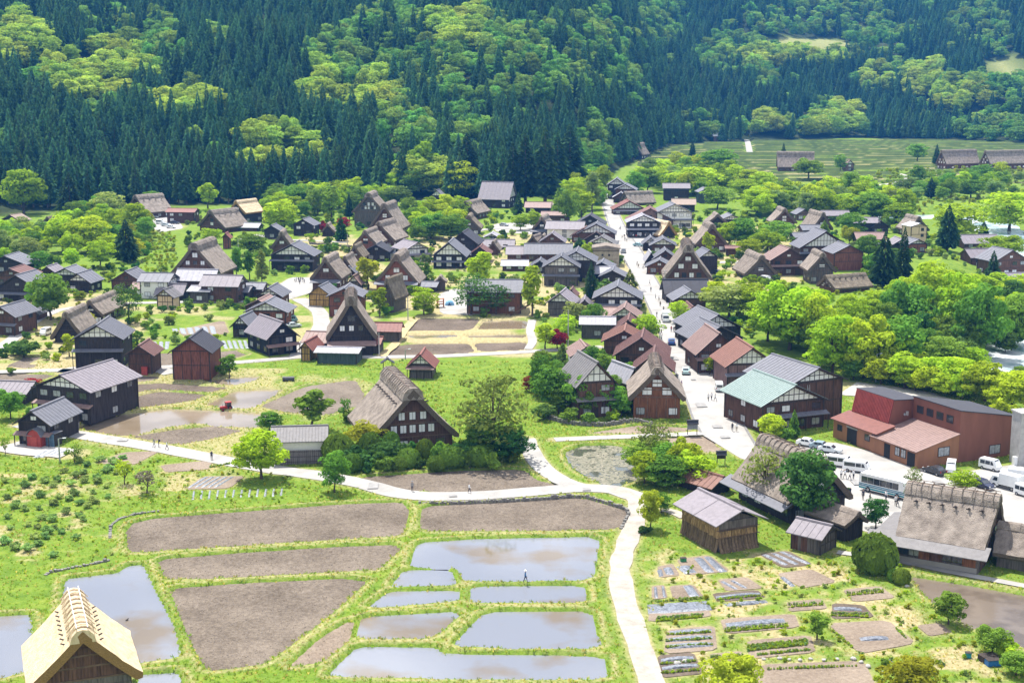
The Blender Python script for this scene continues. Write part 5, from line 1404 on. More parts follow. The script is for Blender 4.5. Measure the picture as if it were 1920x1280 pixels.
def pine_crown(seed, H=12, plates=34, per=62, size=.30, Rr=4.6):
    rr = random.Random(seed); b = MB(); cs = []
    for i in range(plates):
        t = i / plates; z = H * (.16 + .80 * t); q = Rr * (1 - t ** 1.6 * .82) * rr.uniform(.25, .95); a = i * 2.4 + rr.uniform(-.4, .4)
        c = Vector((math.cos(a) * q, math.sin(a) * q, z)); cs.append(c); r_ = rr.uniform(.9, 1.5) * (1.15 - t * .4)
        leaf_quads(b, *lobe_points(c, r_, r_ * .42, per, rr, .5), size, rr, aspect=1.5)
    leaf_quads(b, *lobe_points((0, 0, H * .97), .9, .6, per, rr, .5), size, rr, aspect=1.5)
    return b, cs
def dome_crown(seed, n=1900, size=.115):
    rr = random.Random(seed); b = MB()
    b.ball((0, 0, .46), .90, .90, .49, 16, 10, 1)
    P, N = [], []
    while len(P) < n:
        d = Vector((rr.gauss(0, 1), rr.gauss(0, 1), rr.gauss(0, 1))).normalized()
        z = .47 + d.z * .52
        k = 1 + .10 * mnoise.noise(d * 3 + Vector((seed, 0, 0)))
        P.append((d.x * .96 * k, d.y * .96 * k, max(.02, z))); N.append(d)
    leaf_quads(b, P, N, size, rr); return b
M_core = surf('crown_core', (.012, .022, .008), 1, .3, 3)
LV = {'B': leaf('leaf_bright', (.33, .46, .028), .40, .018), 'M': leaf('leaf_mid', (.16, .29, .04), .38, .02), 'D': leaf('leaf_deep', (.075, .16, .035), .34), 'F': leaf('leaf_pale', (.25, .34, .10), .4),
      'Y': leaf('leaf_yellow', (.34, .38, .035), .5, .02), 'R': leaf('leaf_red', (.24, .022, .03), .4, .015, tint=1.3), 'P': leaf('needle_olive', (.15, .225, .05), .38), 'C': leaf('needle_dark', (.05, .105, .042), .28, .02),
      'T': leaf('leaf_clipped', (.13, .21, .03), .28, .02), 'G': leaf('leaf_bluegreen', (.27, .40, .12), .4), 'W': leaf('leaf_bare', (.19, .16, .12), .2)}
PROTO = {}
def tree_protos():
    tr = random.Random(77)
    sets = {'broad': [(4.6, 5.7, 4.8, 28, 125, .33, .66), (4.4, 5.6, 4.7, 34, 105, .31, .5), (4.7, 5.6, 4.6, 24, 150, .34, .75), (4.5, 5.8, 4.9, 38, 95, .31, .42)]}
    for i, a in enumerate(sets['broad']):
        b, cs = broad_crown(100 + i, *a); PROTO[('broad', i)] = (b, trunk_mesh(cs, 2.4, .26, tr, M_trunk), 10.5, 9.4)
    for i in range(3):
        b, cs = broad_crown(140 + i, 2.6, 6.4, 4.6, 20, 75, .34, .9); PROTO[('slim', i)] = (b, trunk_mesh(cs, 3.0, .2, tr, M_trunk), 11.0, 5.4)
    for i in range(3):
        b, cs = broad_crown(170 + i, 1.35, 1.25, 1.1, 10, 60, .22, .8); PROTO[('bush', i)] = (b, trunk_mesh(cs, .5, .07, tr, M_trunk), 2.4, 2.8)
    for i in range(2):
        b, cs = broad_crown(190 + i, 2.6, 3.8, 2.2, 12, 34, .26, .7, 1); PROTO[('sparse', i)] = (b, trunk_mesh(cs, 1.6, .15, tr, M_trunk), 6.2, 5.4)
    for i in range(4):
        b = cedar_crown(200 + i, 25, 3.5 + .4 * (i % 2), .14, 50, 9, .75); q = MB(); q.tube([(0, 0, -.5), (0, 0, 12), (0, 0, 24)], [.38, .25, .05], 6); PROTO[('cedar', i)] = (b, q.mesh('trunk', [M_trunkc]), 25, 6.6)
    for i in range(3):
        b = cedar_crown(230 + i, 12, 3.4, .10, 30, 11, .62, .3); q = MB(); q.tube([(0, 0, -.3), (0, 0, 6), (0, 0, 11.5)], [.28, .18, .03], 6); PROTO[('fir', i)] = (b, q.mesh('trunk', [M_trunk]), 12, 7.0)
    for i in range(3):
        b, cs = pine_crown(260 + i); q = MB(); q.tube([(0, 0, -.2), (.2, .1, 4), (-.1, 0, 8), (0, 0, 11.6)], [.28, .22, .15, .05], 7)
        for c in cs: q.tube([(0, 0, c.z - .6), c], [.09, .03], 4)
        PROTO[('pine', i)] = (b, q.mesh('trunk', [M_trunk]), 12.4, 9.0)
    for i in range(3):
        b, cs = broad_crown(320 + i, 4.6, 6.6, 5.2, 44, 34, .30, .42, 1); PROTO[('airy', i)] = (b, trunk_mesh(cs, 4.6, .24, tr, M_trunk), 12.2, 9.4)
    for i in range(3):
        PROTO[('dome', i)] = (dome_crown(300 + i), None, 1.0, 1.98)
tree_protos()
CROWNM = {}
def crown_mesh(kind, i, lv):
    k = (kind, i, lv)
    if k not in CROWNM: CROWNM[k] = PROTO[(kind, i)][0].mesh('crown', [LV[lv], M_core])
    return CROWNM[k]
def plant_tree(x, y, z, w, h, kind, lv, seed, name='tree', label='', cat='tree', group=None, tr=True):
    n = sum(1 for k in PROTO if k[0] == kind); i = seed % n; pb, tm, H0, W0 = PROTO[(kind, i)]
    sx = w / W0; sz = h / H0
    root = empty(name, (x, y, z), (seed * 2.39) % 6.28, (sx, sx, sz))
    c = link('crown', crown_mesh(kind, i, lv), root)
    if tm is not None and tr: link('trunk', tm, root)
    tag(root, label, cat, group)
    return root
TREES = """45,402,92,88,broad,B;132,402,56,78,fir,C;166,398,20,80,cedar,C;205,416,62,60,broad,F;118,472,74,72,broad,B;165,474,84,78,broad,B;30,472,48,46,broad,B;62,474,40,42,broad,M
255,444,66,66,broad,B;238,492,58,82,fir,C;205,478,22,46,fir,C;188,502,58,56,broad,B;135,503,38,40,broad,B;75,508,42,42,broad,M;100,505,36,32,bush,M;270,478,34,28,bush,M;390,393,40,52,slim,B;396,458,42,34,broad,B
352,462,22,22,bush,M;285,388,36,32,broad,M;95,600,92,92,broad,M;72,580,50,60,broad,M;242,607,58,88,airy,D;158,622,44,40,broad,Y;130,668,34,48,slim,B;45,668,52,36,bush,D;25,665,36,26,bush,M;150,562,30,18,bush,Y;20,700,20,14,bush,M
470,478,64,44,broad,M;444,524,30,68,slim,M;468,524,30,56,slim,M;491,532,34,66,pine,P;430,708,36,50,slim,M;418,704,26,28,bush,M;528,434,64,64,broad,B;512,432,44,46,broad,B;556,398,52,58,broad,M;596,402,46,60,broad,M;622,416,46,74,slim,M;590,402,36,40,broad,F
660,384,44,56,slim,B;692,380,54,36,broad,B;744,388,58,42,broad,P;615,414,18,18,bush,Y;655,412,18,50,cedar,C;640,452,30,48,fir,D;605,434,22,20,bush,R;645,432,28,26,broad,R;682,464,24,20,bush,B;808,448,60,52,broad,M;845,450,60,52,broad,M;834,412,42,50,broad,B
690,542,46,66,slim,Y;712,592,36,60,slim,B;795,590,52,56,broad,B;800,534,30,44,pine,M;902,548,62,84,slim,B;884,590,80,88,airy,D;930,590,60,66,airy,D;998,592,52,104,slim,B;958,575,32,44,pine,P;1108,566,34,76,fir,C;1136,568,54,48,pine,P;1180,572,54,68,fir,P
1086,484,40,40,fir,C;1102,486,28,34,broad,B;976,432,36,32,broad,B;1000,430,32,36,broad,B;972,402,22,42,fir,C;1066,422,48,72,broad,M;1090,414,48,66,slim,B;1110,402,42,88,slim,F;1128,366,40,62,broad,B;1046,404,30,50,fir,M
876,370,60,120,cedar,C;962,384,46,120,cedar,C;985,384,56,132,cedar,C;1022,384,62,146,cedar,C;1068,364,66,130,cedar,C;1045,372,50,120,cedar,C;858,372,82,78,broad,B;790,366,68,98,slim,B;770,372,50,60,broad,M
1214,362,60,48,broad,M;1193,368,42,52,broad,M;1300,364,104,58,broad,B;1345,392,64,46,broad,M;1240,340,62,40,broad,B;1345,334,80,56,broad,M;1298,302,16,36,cedar,C;1310,352,60,30,broad,B;1405,352,60,36,broad,B;1280,352,50,36,broad,M
1366,464,48,54,broad,B;1328,488,26,58,slim,B;1392,464,70,58,broad,M;1404,484,52,40,broad,B;1440,472,62,46,broad,B;1458,462,70,50,broad,M;1420,404,82,52,broad,B;1470,398,80,48,broad,B;1530,402,72,46,broad,B;1580,402,82,52,broad,B;1636,414,82,56,broad,M;1680,418,62,42,broad,B;1516,338,56,40,broad,M;1592,372,66,50,broad,F
1720,304,50,34,broad,M;1755,314,16,42,cedar,C;1468,316,16,48,cedar,C;1575,324,26,34,broad,M;1430,362,60,42,broad,B;1390,372,60,40,broad,B;1640,372,40,30,bush,M;1700,362,50,34,broad,F;1745,372,30,40,fir,C;1820,372,60,40,broad,M;1770,352,40,28,bush,M;1840,342,50,36,broad,M;1665,392,60,30,broad,F
1795,446,104,78,broad,B;1776,470,56,86,fir,C;1845,428,22,28,fir,C;1862,508,34,56,fir,C;1893,422,120,86,broad,B;1880,470,80,50,broad,B;1656,538,64,104,fir,C;1692,534,34,108,cedar,C;1596,444,56,50,broad,M;1592,458,32,38,broad,Y;1545,448,30,36,fir,M;1628,486,52,48,broad,M;1670,500,44,40,broad,D;1640,510,40,40,broad,M
1366,596,100,70,broad,F;1340,580,60,56,broad,B;1410,600,80,76,broad,B;1480,656,128,140,broad,B;1440,640,90,100,broad,B;1525,664,90,120,broad,B;1560,704,112,130,broad,B;1620,708,100,128,broad,B;1680,700,110,116,broad,M;1640,612,84,72,broad,B;1750,604,112,140,broad,B;1700,630,96,120,broad,M;1800,620,100,140,broad,B;1840,652,110,150,broad,M;1900,632,90,120,broad,M;1855,552,104,66,broad,B;1910,560,80,70,broad,B;1535,575,60,36,broad,B
1700,726,92,72,broad,B;1748,732,92,74,broad,B;1796,738,92,76,broad,B;1846,752,96,80,broad,B;1896,768,96,84,broad,B;1652,720,76,62,broad,B;1600,712,50,46,broad,M;1915,700,50,40,broad,M;1880,792,60,46,bush,B;1820,690,70,60,broad,B;1770,690,80,70,broad,M
490,897,106,98,broad,B;627,922,60,88,broad,M;585,806,76,82,slim,M;645,788,36,50,sparse,M;505,808,52,40,broad,M;690,848,80,66,broad,Y;925,862,150,184,airy,P;905,862,80,86,broad,M;960,866,80,66,broad,D;880,866,60,50,broad,D;655,792,30,26,bush,M
720,872,56,48,broad,D;672,878,60,44,bush,D;1040,768,86,92,broad,M;1090,776,74,86,broad,M;1140,776,62,66,broad,M;1015,744,54,84,broad,M;992,734,28,34,broad,R;1045,654,42,40,broad,R;1060,640,48,54,broad,B;1022,654,42,52,slim,B;1080,614,52,54,broad,F;1112,618,46,56,broad,M;1130,688,32,38,fir,M;1212,644,64,58,broad,B;1055,706,32,66,pine,P;1165,780,40,50,broad,M;1068,792,40,30,bush,M;1105,796,36,26,bush,M;1020,786,44,34,bush,D;1150,790,30,22,bush,B
1222,872,86,98,airy,P;1208,906,74,66,broad,B;1246,912,90,66,broad,M;1302,908,82,70,broad,B;1270,895,60,50,broad,M;1220,992,54,78,broad,Y;1330,702,28,38,slim,B;1388,778,52,62,broad,M;1272,606,38,46,broad,B;1445,824,62,52,broad,B;1488,820,28,54,fir,M;1470,828,36,30,bush,M
1438,952,88,132,airy,P;1512,986,124,150,broad,D;1642,990,52,66,broad,D;1711,950,36,86,airy,P;1805,922,60,46,broad,B;1778,1170,68,66,broad,M;1532,1198,46,58,slim,M;1860,1226,62,62,broad,M;1890,1234,46,40,bush,B;1905,1266,64,50,broad,M;1705,1340,130,128,broad,Y;1372,1330,112,116,broad,Y
140,866,42,40,sparse,M;234,908,44,56,sparse,B;276,924,56,54,sparse,W;20,785,52,62,broad,M;62,742,42,36,broad,R;10,852,24,40,sparse,M;58,790,30,30,bush,M;1660,1250,20,20,bush,M;1208,1000,30,18,bush,D;1585,930,24,20,bush,D;1240,960,40,40,broad,M""".replace('\n', ';').split(';')
DESC = {'B': 'bright green', 'M': 'mid-green', 'D': 'deep green', 'F': 'pale green', 'Y': 'yellow-green', 'R': 'red-leaved', 'P': 'olive', 'C': 'dark green', 'T': 'clipped', 'W': 'bare brown'}
KD = {'broad': ('broadleaf tree', 'broadleaf_tree'), 'slim': ('upright leafy tree', 'upright_tree'), 'bush': ('bush', 'bush'), 'sparse': ('sparse small tree', 'small_tree'), 'cedar': ('tall cedar', 'cedar_tree'), 'fir': ('conical conifer', 'conifer_tree'), 'pine': ('layered pine', 'pine_tree'), 'airy': ('airy spreading tree', 'spreading_tree'), 'dome': ('clipped dome shrub', 'dome_shrub')}
for i, ln in enumerate(TREES):
    px, gy, wp, hp, kind, lv = ln.split(','); px, gy, wp, hp = float(px), float(gy), float(wp), float(hp)
    p = G(px, gy); s = F / depth(p); e = math.atan2(CAM_H, math.hypot(p.x, p.y))
    h = max(hp / s / math.cos(e) - wp / s * .22 * math.tan(e), hp / s * .6)
    plant_tree(p.x, p.y, ground_z(p.x, p.y) - .05, wp / s, h, kind, lv, i, KD[kind][1], place_label(f'{DESC[lv]} {KD[kind][0]}', px, gy), 'bush' if kind == 'bush' else 'tree', 'village trees and bushes')
DOMES = [(635,870,62,60),(696,862,50,54),(733,852,36,46),(797,866,36,46),(846,874,66,38),(766,874,46,36),(660,882,50,34),(820,880,40,28),(1640,1070,84,74),(1690,1095,34,32),(1676,1090,26,26),(746,880,40,26),(900,872,60,40)]
for i, (px, gy, wp, hp) in enumerate(DOMES):
    p = G(px, gy); s = F / depth(p)
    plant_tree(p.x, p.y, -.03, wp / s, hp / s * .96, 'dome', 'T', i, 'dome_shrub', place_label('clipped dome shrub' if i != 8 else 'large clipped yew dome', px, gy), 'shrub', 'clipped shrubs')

# ------------------------------------------------------------------ the forest on the mountainside
fr = np.random.RandomState(21)
PATCH = [(185,125,125,62),(40,70,60,50),(525,270,85,42),(350,190,60,22),(615,130,60,70),(250,40,90,30),(740,60,90,60),(830,110,70,60),(900,60,90,60),(980,110,80,50),(1060,130,60,45),(690,150,80,45),(1130,60,60,50),(1230,40,60,45),
         (1410,70,70,40),(1480,40,90,40),(1570,50,110,55),(1640,50,70,40),(1390,95,90,40),(1640,140,40,26),(1735,140,45,40),(1800,170,90,40),(1880,170,70,60),(1870,80,30,60),(1860,240,90,45),(1560,225,70,45),(1430,225,50,30),(1310,230,40,35),(1110,250,40,50),
         (770,250,50,45),(880,230,45,40),(1840,40,60,40),(730,180,40,30),(1000,180,40,30),(900,160,90,30)]
CLEAR = [(1530,92,75,18),(1890,134,50,26),(1480,84,50,14)]
def forest_points():
    out = []
    y = 690.0
    while y < 2050:
        step = 7.4 + (y - 690) * .0016
        half = y * .40 + 30; x = -half
        while x < half:
            out.append((x + fr.uniform(-.45, .45) * step, y + fr.uniform(-.45, .45) * step)); x += step
        y += step
    P = np.array(out); d = P[:, 1] - forest_edge(P[:, 0], P[:, 1]); P = P[d > 1.5]
    z = hill(P[:, 0], P[:, 1])
    zc = P[:, 1] * cP + (CAM_H - z) * sP
    px = 960 + F * P[:, 0] / zc; py = 640 - F * (P[:, 1] * sP + (z - CAM_H) * cP) / zc
    k = (py > -150) & (px > -160) & (px < 2080) & (z < 330)
    return P[k], z[k], px[k], py[k], zc[k]
FP, FZ, FX, FYp, FZC = forest_points()
top = FYp - 14 / FZC * F                                  # rough row of the crown's middle
typ = np.zeros(len(FP), int)
warp = (vnoise(FX / 35, top / 22) - .5) * 1.1
for (a, b_, rx, ry) in PATCH: typ[(((FX - a) / rx) ** 2 + ((top - b_) / ry) ** 2 + warp < 1) & (fr.rand(len(FP)) < .8)] = 1
BRIGHT = [(185,122,112,52),(45,75,50,45),(528,268,72,36),(340,188,50,18),(610,150,40,40),(690,165,60,30),(800,330,40,30),(1570,225,50,35),(1430,225,36,24),(1480,95,120,16),(1640,140,30,22),(1730,140,36,36),(860,40,60,30),(1800,175,60,30)]
for (a, b_, rx, ry) in BRIGHT: typ[(((FX - a) / rx) ** 2 + ((top - b_) / ry) ** 2 + warp * .6 < 1)] = 2
typ[(typ == 0) & (vnoise(FX / 60 + 31, top / 30) > .82)] = 1
typ[(typ == 0) & (fr.rand(len(FP)) < .015)] = 1
keep = np.ones(len(FP), bool)
for (a, b_, rx, ry) in CLEAR: keep[((FX - a) / rx) ** 2 + ((FYp - b_) / ry) ** 2 < 1] = False
keep &= ~((typ == 1) & (fr.rand(len(FP)) < .56)); keep &= ~((typ == 2) & (fr.rand(len(FP)) < .62))
FP, FZ, FX, FZC, typ = FP[keep], FZ[keep], FX[keep], FZC[keep], typ[keep]
order = np.argsort(FP[:, 1] - np.where(FX > 1180, 250, 0)); inframe = (FX > -10) & (FX < 1930)
indiv = {0: [], 1: []}
for q in order:
    t_ = int(typ[q])
    if t_ < 2 and len(indiv[t_]) < (290, 24)[t_] and inframe[q]: indiv[t_].append(q)
lab = ['tall dark cedar standing in the front ranks of the mountainside forest', 'rounded light green broadleaf tree standing among the forest cedars']
isin = np.zeros(len(FP), bool)
LV['C2'] = leaf('needle_forest', (.088, .205, .092), .36, .04, .55)
LV['B2'] = leaf('leaf_forest', (.185, .335, .07), .42, .03, .55)
for t_ in (0, 1):
    for n_, q in enumerate(indiv[t_]):
        isin[q] = True; rs2 = fr.rand(3)
        if t_ == 0:
            plant_tree(FP[q, 0], FP[q, 1], FZ[q] - .3, 6.6 + 3.0 * rs2[0], 18 + 11 * rs2[1], 'cedar', 'C2', n_, 'cedar_tree', lab[0], 'tree', 'cedars at the forest front')
        else:
            plant_tree(FP[q, 0], FP[q, 1], FZ[q] - .3, 9 + 6 * rs2[0], 11 + 7 * rs2[1], 'broad', 'B2', n_, 'broadleaf_tree', lab[1], 'tree', 'broadleaf trees in the forest')
def scatter(name, pts, rot, scl, protos, label, kind='stuff', pick=None):
    """many copies of a few meshes as ONE object: geometry-node instances on points"""
    me = bpy.data.meshes.new(name); me.vertices.add(len(pts)); me.vertices.foreach_set('co', np.asarray(pts, np.float32).ravel())
    at = me.attributes.new('rot', 'FLOAT', 'POINT'); at.data.foreach_set('value', np.asarray(rot, np.float32))
    at = me.attributes.new('scl', 'FLOAT_VECTOR', 'POINT'); at.data.foreach_set('vector', np.asarray(scl, np.float32).ravel())
    at = me.attributes.new('pick', 'INT', 'POINT'); at.data.foreach_set('value', (np.arange(len(pts)) * 7919 % len(protos)).astype(np.int32) if pick is None else pick.astype(np.int32))
    me.update(); o = link(name, me)
    ng = bpy.data.node_groups.new(name, 'GeometryNodeTree')
    ng.interface.new_socket('Geometry', in_out='INPUT', socket_type='NodeSocketGeometry'); ng.interface.new_socket('Geometry', in_out='OUTPUT', socket_type='NodeSocketGeometry')
    n, l = ng.nodes, ng.links
    gi, go = n.new('NodeGroupInput'), n.new('NodeGroupOutput')
    jn = n.new('GeometryNodeJoinGeometry')
    for p_ in protos:
        oi = n.new('GeometryNodeObjectInfo'); oi.inputs['Object'].default_value = p_; oi.transform_space = 'ORIGINAL'; oi.inputs['As Instance'].default_value = False
        g2 = n.new('GeometryNodeGeometryToInstance'); l.new(oi.outputs['Geometry'], g2.inputs[0]); l.new(g2.outputs[0], jn.inputs[0])
    ip = n.new('GeometryNodeInstanceOnPoints'); ip.inputs['Pick Instance'].default_value = True
    def attr(nm, ty):
        a = n.new('GeometryNodeInputNamedAttribute'); a.data_type = ty; a.inputs['Name'].default_value = nm; return a.outputs['Attribute']
    cx = n.new('ShaderNodeCombineXYZ'); l.new(attr('rot', 'FLOAT'), cx.inputs['Z'])
    l.new(gi.outputs[0], ip.inputs['Points']); l.new(jn.outputs[0], ip.inputs['Instance']); l.new(attr('pick', 'INT'), ip.inputs['Instance Index'])
    l.new(cx.outputs[0], ip.inputs['Rotation']); l.new(attr('scl', 'FLOAT_VECTOR'), ip.inputs['Scale'])
    l.new(ip.outputs[0], go.inputs[0])
    md = o.modifiers.new('scatter', 'NODES'); md.node_group = ng
    tag(o, label, None, None, kind)
    return o
def crown_of(t_, k): return [c for c in bpy.data.objects if c.name.split('.')[0] == 'crown' and c.data == crown_mesh(*k)][0]
ced = [crown_of(0, ('cedar', i, 'C2')) for i in range(4)]; bro = [crown_of(1, ('broad', i, 'B2')) for i in range(4)]
q = np.where((typ == 0) & ~isin)[0]; n_ = len(q); sx = (6.0 + 4.2 * fr.rand(n_)) / 6.6
scatter('cedar_forest', np.c_[FP[q], FZ[q] - .3], fr.rand(n_) * 6.28, np.c_[sx, sx, (14 + 15 * fr.rand(n_)) / 25], ced, 'dense dark cedar forest covering the mountainside')
q = np.where((typ == 1) & ~isin)[0]; n_ = len(q); sx = (10 + 9 * fr.rand(n_)) / 9.4
scatter('broadleaf_forest', np.c_[FP[q], FZ[q] - .3], fr.rand(n_) * 6.28, np.c_[sx, sx, (12 + 9 * fr.rand(n_)) / 10.5], bro, 'light green broadleaf woods patched through the cedar forest')
LV['B3'] = leaf('leaf_forest_bright', (.33, .45, .07), .42, .02, .35)
br3 = [bpy.data.objects.new('crown_source', crown_mesh('broad', i, 'B3')) for i in range(4)]
q = np.where(typ == 2)[0]; n_ = len(q); sx = (14 + 12 * fr.rand(n_)) / 9.4
scatter('beech_woods', np.c_[FP[q], FZ[q] - .3], fr.rand(n_) * 6.28, np.c_[sx, sx, (15 + 9 * fr.rand(n_)) / 10.5], br3, 'bright yellow-green beech crowns standing out of the cedar forest', pick=None)
print('forest', len(FP), (typ == 0).sum(), (typ == 1).sum())
# ------------------------------------------------------------------ fill woods along the river and the village edges
def in_poly_points(pts, spacing, seed):
    p = gpoly(pts); rr = np.random.RandomState(seed); lo, hi = p.min(0), p.max(0); out = []
    y = lo[1]
    while y < hi[1]:
        x = lo[0]
        while x < hi[0]:
            out.append((x + rr.uniform(-.42, .42) * spacing, y + rr.uniform(-.42, .42) * spacing)); x += spacing
        y += spacing
    out = np.array(out); return out[sdf(out, p) < 0]
FILL = [  # polygon, spacing, [kinds], size range, label
 ([(1410,625),(1500,610),(1620,615),(1690,570),(1760,545),(1830,535),(1920,560),(1920,640),(1850,650),(1700,705),(1560,705),(1470,665)], 8.0, 'BMMBD', (6.5, 10), 'bright green broadleaf tree in the wood between street and river'),
 ([(1640,715),(1700,700),(1900,740),(1960,790),(1850,760),(1700,735)], 5.0, 'BB', (4.5, 6.5), 'low bright broadleaf tree in the hedge wood behind the factory'),
 ([(1195,345),(1290,318),(1380,335),(1390,365),(1250,372)], 15, 'BMFB', (9, 13), 'broadleaf tree in the grove above the street head'),
 ([(1390,392),(1450,378),(1600,380),(1720,395),(1690,415),(1400,408)], 12, 'BMBF', (10, 14), 'broadleaf tree in the belt behind the eastern thatched houses'),
 ([(1700,345),(1920,340),(1920,380),(1860,378),(1700,385)], 18, 'MFBM', (6, 11), 'broadleaf tree on the far river bank'),
 ([(90,410),(210,400),(280,430),(280,495),(210,490),(90,480)], 12, 'BMBY', (7, 10), 'light green tree in the grove west of the lawn'),
 ([(0,440),(80,430),(90,500),(0,500)], 9, 'BMF', (6, 9), 'light green tree in the orchard at the left edge'),
 ([(490,375),(640,365),(740,372),(730,385),(620,400),(500,420)], 11, 'BMMB', (8, 12), 'broadleaf tree at the foot of the cedar forest'),
 ([(1010,355),(1120,350),(1125,400),(1050,395)], 10, 'BMB', (9, 13), 'broadleaf tree beside the head of the street'),
 ([(765,405),(865,400),(870,450),(770,455)], 8, 'MB', (6, 9), 'broadleaf tree among the northern thatched houses'),
 ([(1000,700),(1120,690),(1175,780),(1020,785)], 5.2, 'MMD', (4, 6), 'garden tree before the grey-roofed house'),
 ([(1185,870),(1335,860),(1335,905),(1195,908)], 5.0, 'BM', (4, 6), 'garden tree between pond and straw barn'),
 ([(640,860),(860,850),(985,860),(985,880),(660,888)], 3.4, 'DTM', (2.2, 3.8), 'rounded garden shrub at the foot of the biggest thatched house'),
]
woods = {}
for i, (pts, sp, lvs, (a, b_), lb) in enumerate(FILL):
    for j, (x, y) in enumerate(in_poly_points(pts, sp, 40 + i)):
        rr = random.Random(i * 1000 + j); w = rr.uniform(a, b_); hh = w * rr.uniform(.85, 1.25)
        k = 'bush' if b_ < 4 else 'broad'; lv = rr.choice(lvs)
        if (i < 2 and j % 2 == 0) or i >= 10:
            plant_tree(x, y, ground_z(x, y) - .1, w, hh, k, lv, j + i, 'garden_shrub' if k == 'bush' else 'broadleaf_tree', lb, 'shrub' if k == 'bush' else 'tree', lb.split(' in ')[0] + ' group')
        else: woods.setdefault(lv, []).append((x, y, ground_z(x, y) - .1, w / 9.4, hh / 10.5))
for lv, q in woods.items():
    q = np.array(q)
    scatter('village_woods', q[:, :3], np.arange(len(q)) * 2.1, np.c_[q[:, 3], q[:, 3], q[:, 4]], [bpy.data.objects.new('crown_source', crown_mesh('broad', k_, lv)) for k_ in range(4)], {'B': 'bright green', 'M': 'mid-green', 'F': 'pale green', 'Y': 'yellowish'}.get(lv, 'green') + ' crowns massed in the groves round the village')

# ------------------------------------------------------------------ garden on the left: rows of rounded plants
pr = random.Random(8); pts_ = []
for px, py in [(235,858),(150,868),(165,876),(188,866),(205,880),(120,884),(60,900),(85,905),(50,915),(30,925),(100,915),(130,910),(160,905),(185,898),(75,930),(110,935),(140,930),(172,925),(200,915),(30,950),(45,958),(75,955),(100,948),(128,940),(150,945),(178,942),(165,950),(200,935),(15,970),(20,990),(55,985),(80,972),(100,978),(125,965),(145,968),(155,975),(105,992),(70,990),(88,1000),(65,1010),(85,1008),(118,1000),(140,1008),(33,1030),(52,1032),(72,1025),(97,1042),(12,1020),(210,868),(222,875),(215,890),(195,885),(140,895),(110,900),(10,905),(15,935),(185,905),(160,890),(225,860)]:
    p = G(px + pr.uniform(-3, 3), py + pr.uniform(-2, 2)); w = pr.uniform(1.3, 2.1)
    plant_tree(p.x, p.y, -.05, w, w * .62, 'bush', 'G', pr.randrange(9), 'garden_plant', 'rounded blue-green garden plant in the peony plot left of the soil fields', 'plant', 'rounded plants in the peony garden', False)

# ------------------------------------------------------------------ plastic mulch sheets and vegetables
M_film = surf('black_mulch_film', (.10, .115, .15), .28, .5, 3, (1, 1, 1), .5, .6, 0, (.26, .28, .33))
M_filmw = surf('silver_mulch_film', (.20, .22, .25), .45, .3, 3, (1, 1, 1), .5, .4, 0, (.38, .41, .44))
FILM = [[(1232,1069),(1241,1067),(1244,1079),(1236,1081)],[(1243,1065),(1258,1062),(1265,1076),(1250,1078)],[(1268,1062),(1292,1058),(1307,1073),(1284,1076)],[(1301,1047),(1315,1043),(1340,1072),(1324,1074)],
 [(1319,1044),(1331,1042),(1364,1071),(1348,1073)],[(1428,1040),(1436,1038),(1478,1058),(1470,1060)],[(1445,1037),(1452,1036),(1498,1057),(1490,1059)],[(1460,1034),(1466,1033),(1520,1056),(1512,1058)],
 [(1280,1098),(1297,1096),(1312,1117),(1294,1120)],[(1213,1133),(1325,1126),(1336,1143),(1216,1152)],[(1355,1132),(1440,1124),(1446,1130),(1360,1138)],[(1358,1168),(1470,1158),(1475,1166),(1362,1177)],
 [(1255,1183),(1335,1178),(1336,1184),(1254,1190)],[(1252,1196),(1337,1190),(1338,1197),(1250,1204)],[(1250,1208),(1338,1203),(1338,1211),(1248,1217)],[(1610,1195),(1664,1192),(1668,1199),(1614,1202)],
 [(1350,1090),(1356,1089),(1384,1104),(1377,1105)],[(1368,1088),(1374,1087),(1402,1102),(1395,1103)],[(1226,1100),(1232,1100),(1234,1121),(1227,1121)],[(1240,1099),(1245,1098),(1249,1119),(1243,1120)],[(1340,1118),(1425,1110),(1428,1114),(1342,1122)],[(1238,1235),(1300,1229),(1302,1235),(1239,1241)],[(1240,1250),(1308,1243),(1310,1249),(1241,1256)],[(1562,1138),(1615,1140),(1617,1145),(1563,1144)],[(1462,1082),(1470,1080),(1492,1098),(1483,1100)],[(1650,1238),(1672,1236),(1676,1242),(1654,1244)]]
FILMW = [[(352 + 12 * i, 914), (358 + 12 * i, 914), (392 + 12 * i, 893), (387 + 12 * i, 893)] for i in range(5)] + [[(362 + 15 * i, 920 - i * .4), (366 + 15 * i, 920 - i * .4), (364 + 15 * i, 936 - i * .6), (359 + 15 * i, 937 - i * .6)] for i in range(12)] \
 + [[(262 + 12 * i, 640), (270 + 12 * i, 640), (276 + 10 * i, 655), (268 + 10 * i, 655)] for i in range(5)] + [[(322 + 14 * i, 616 - i), (332 + 14 * i, 616 - i), (336 + 14 * i, 626), (326 + 14 * i, 626)] for i in range(6)] + [[(415 + 10 * i, 638), (422 + 10 * i, 638), (428 + 10 * i, 654), (421 + 10 * i, 654)] for i in range(5)] + [[(60 + 12 * i, 858 - i), (70 + 12 * i, 858 - i), (98 + 12 * i, 842), (90 + 12 * i, 842)] for i in range(4)]
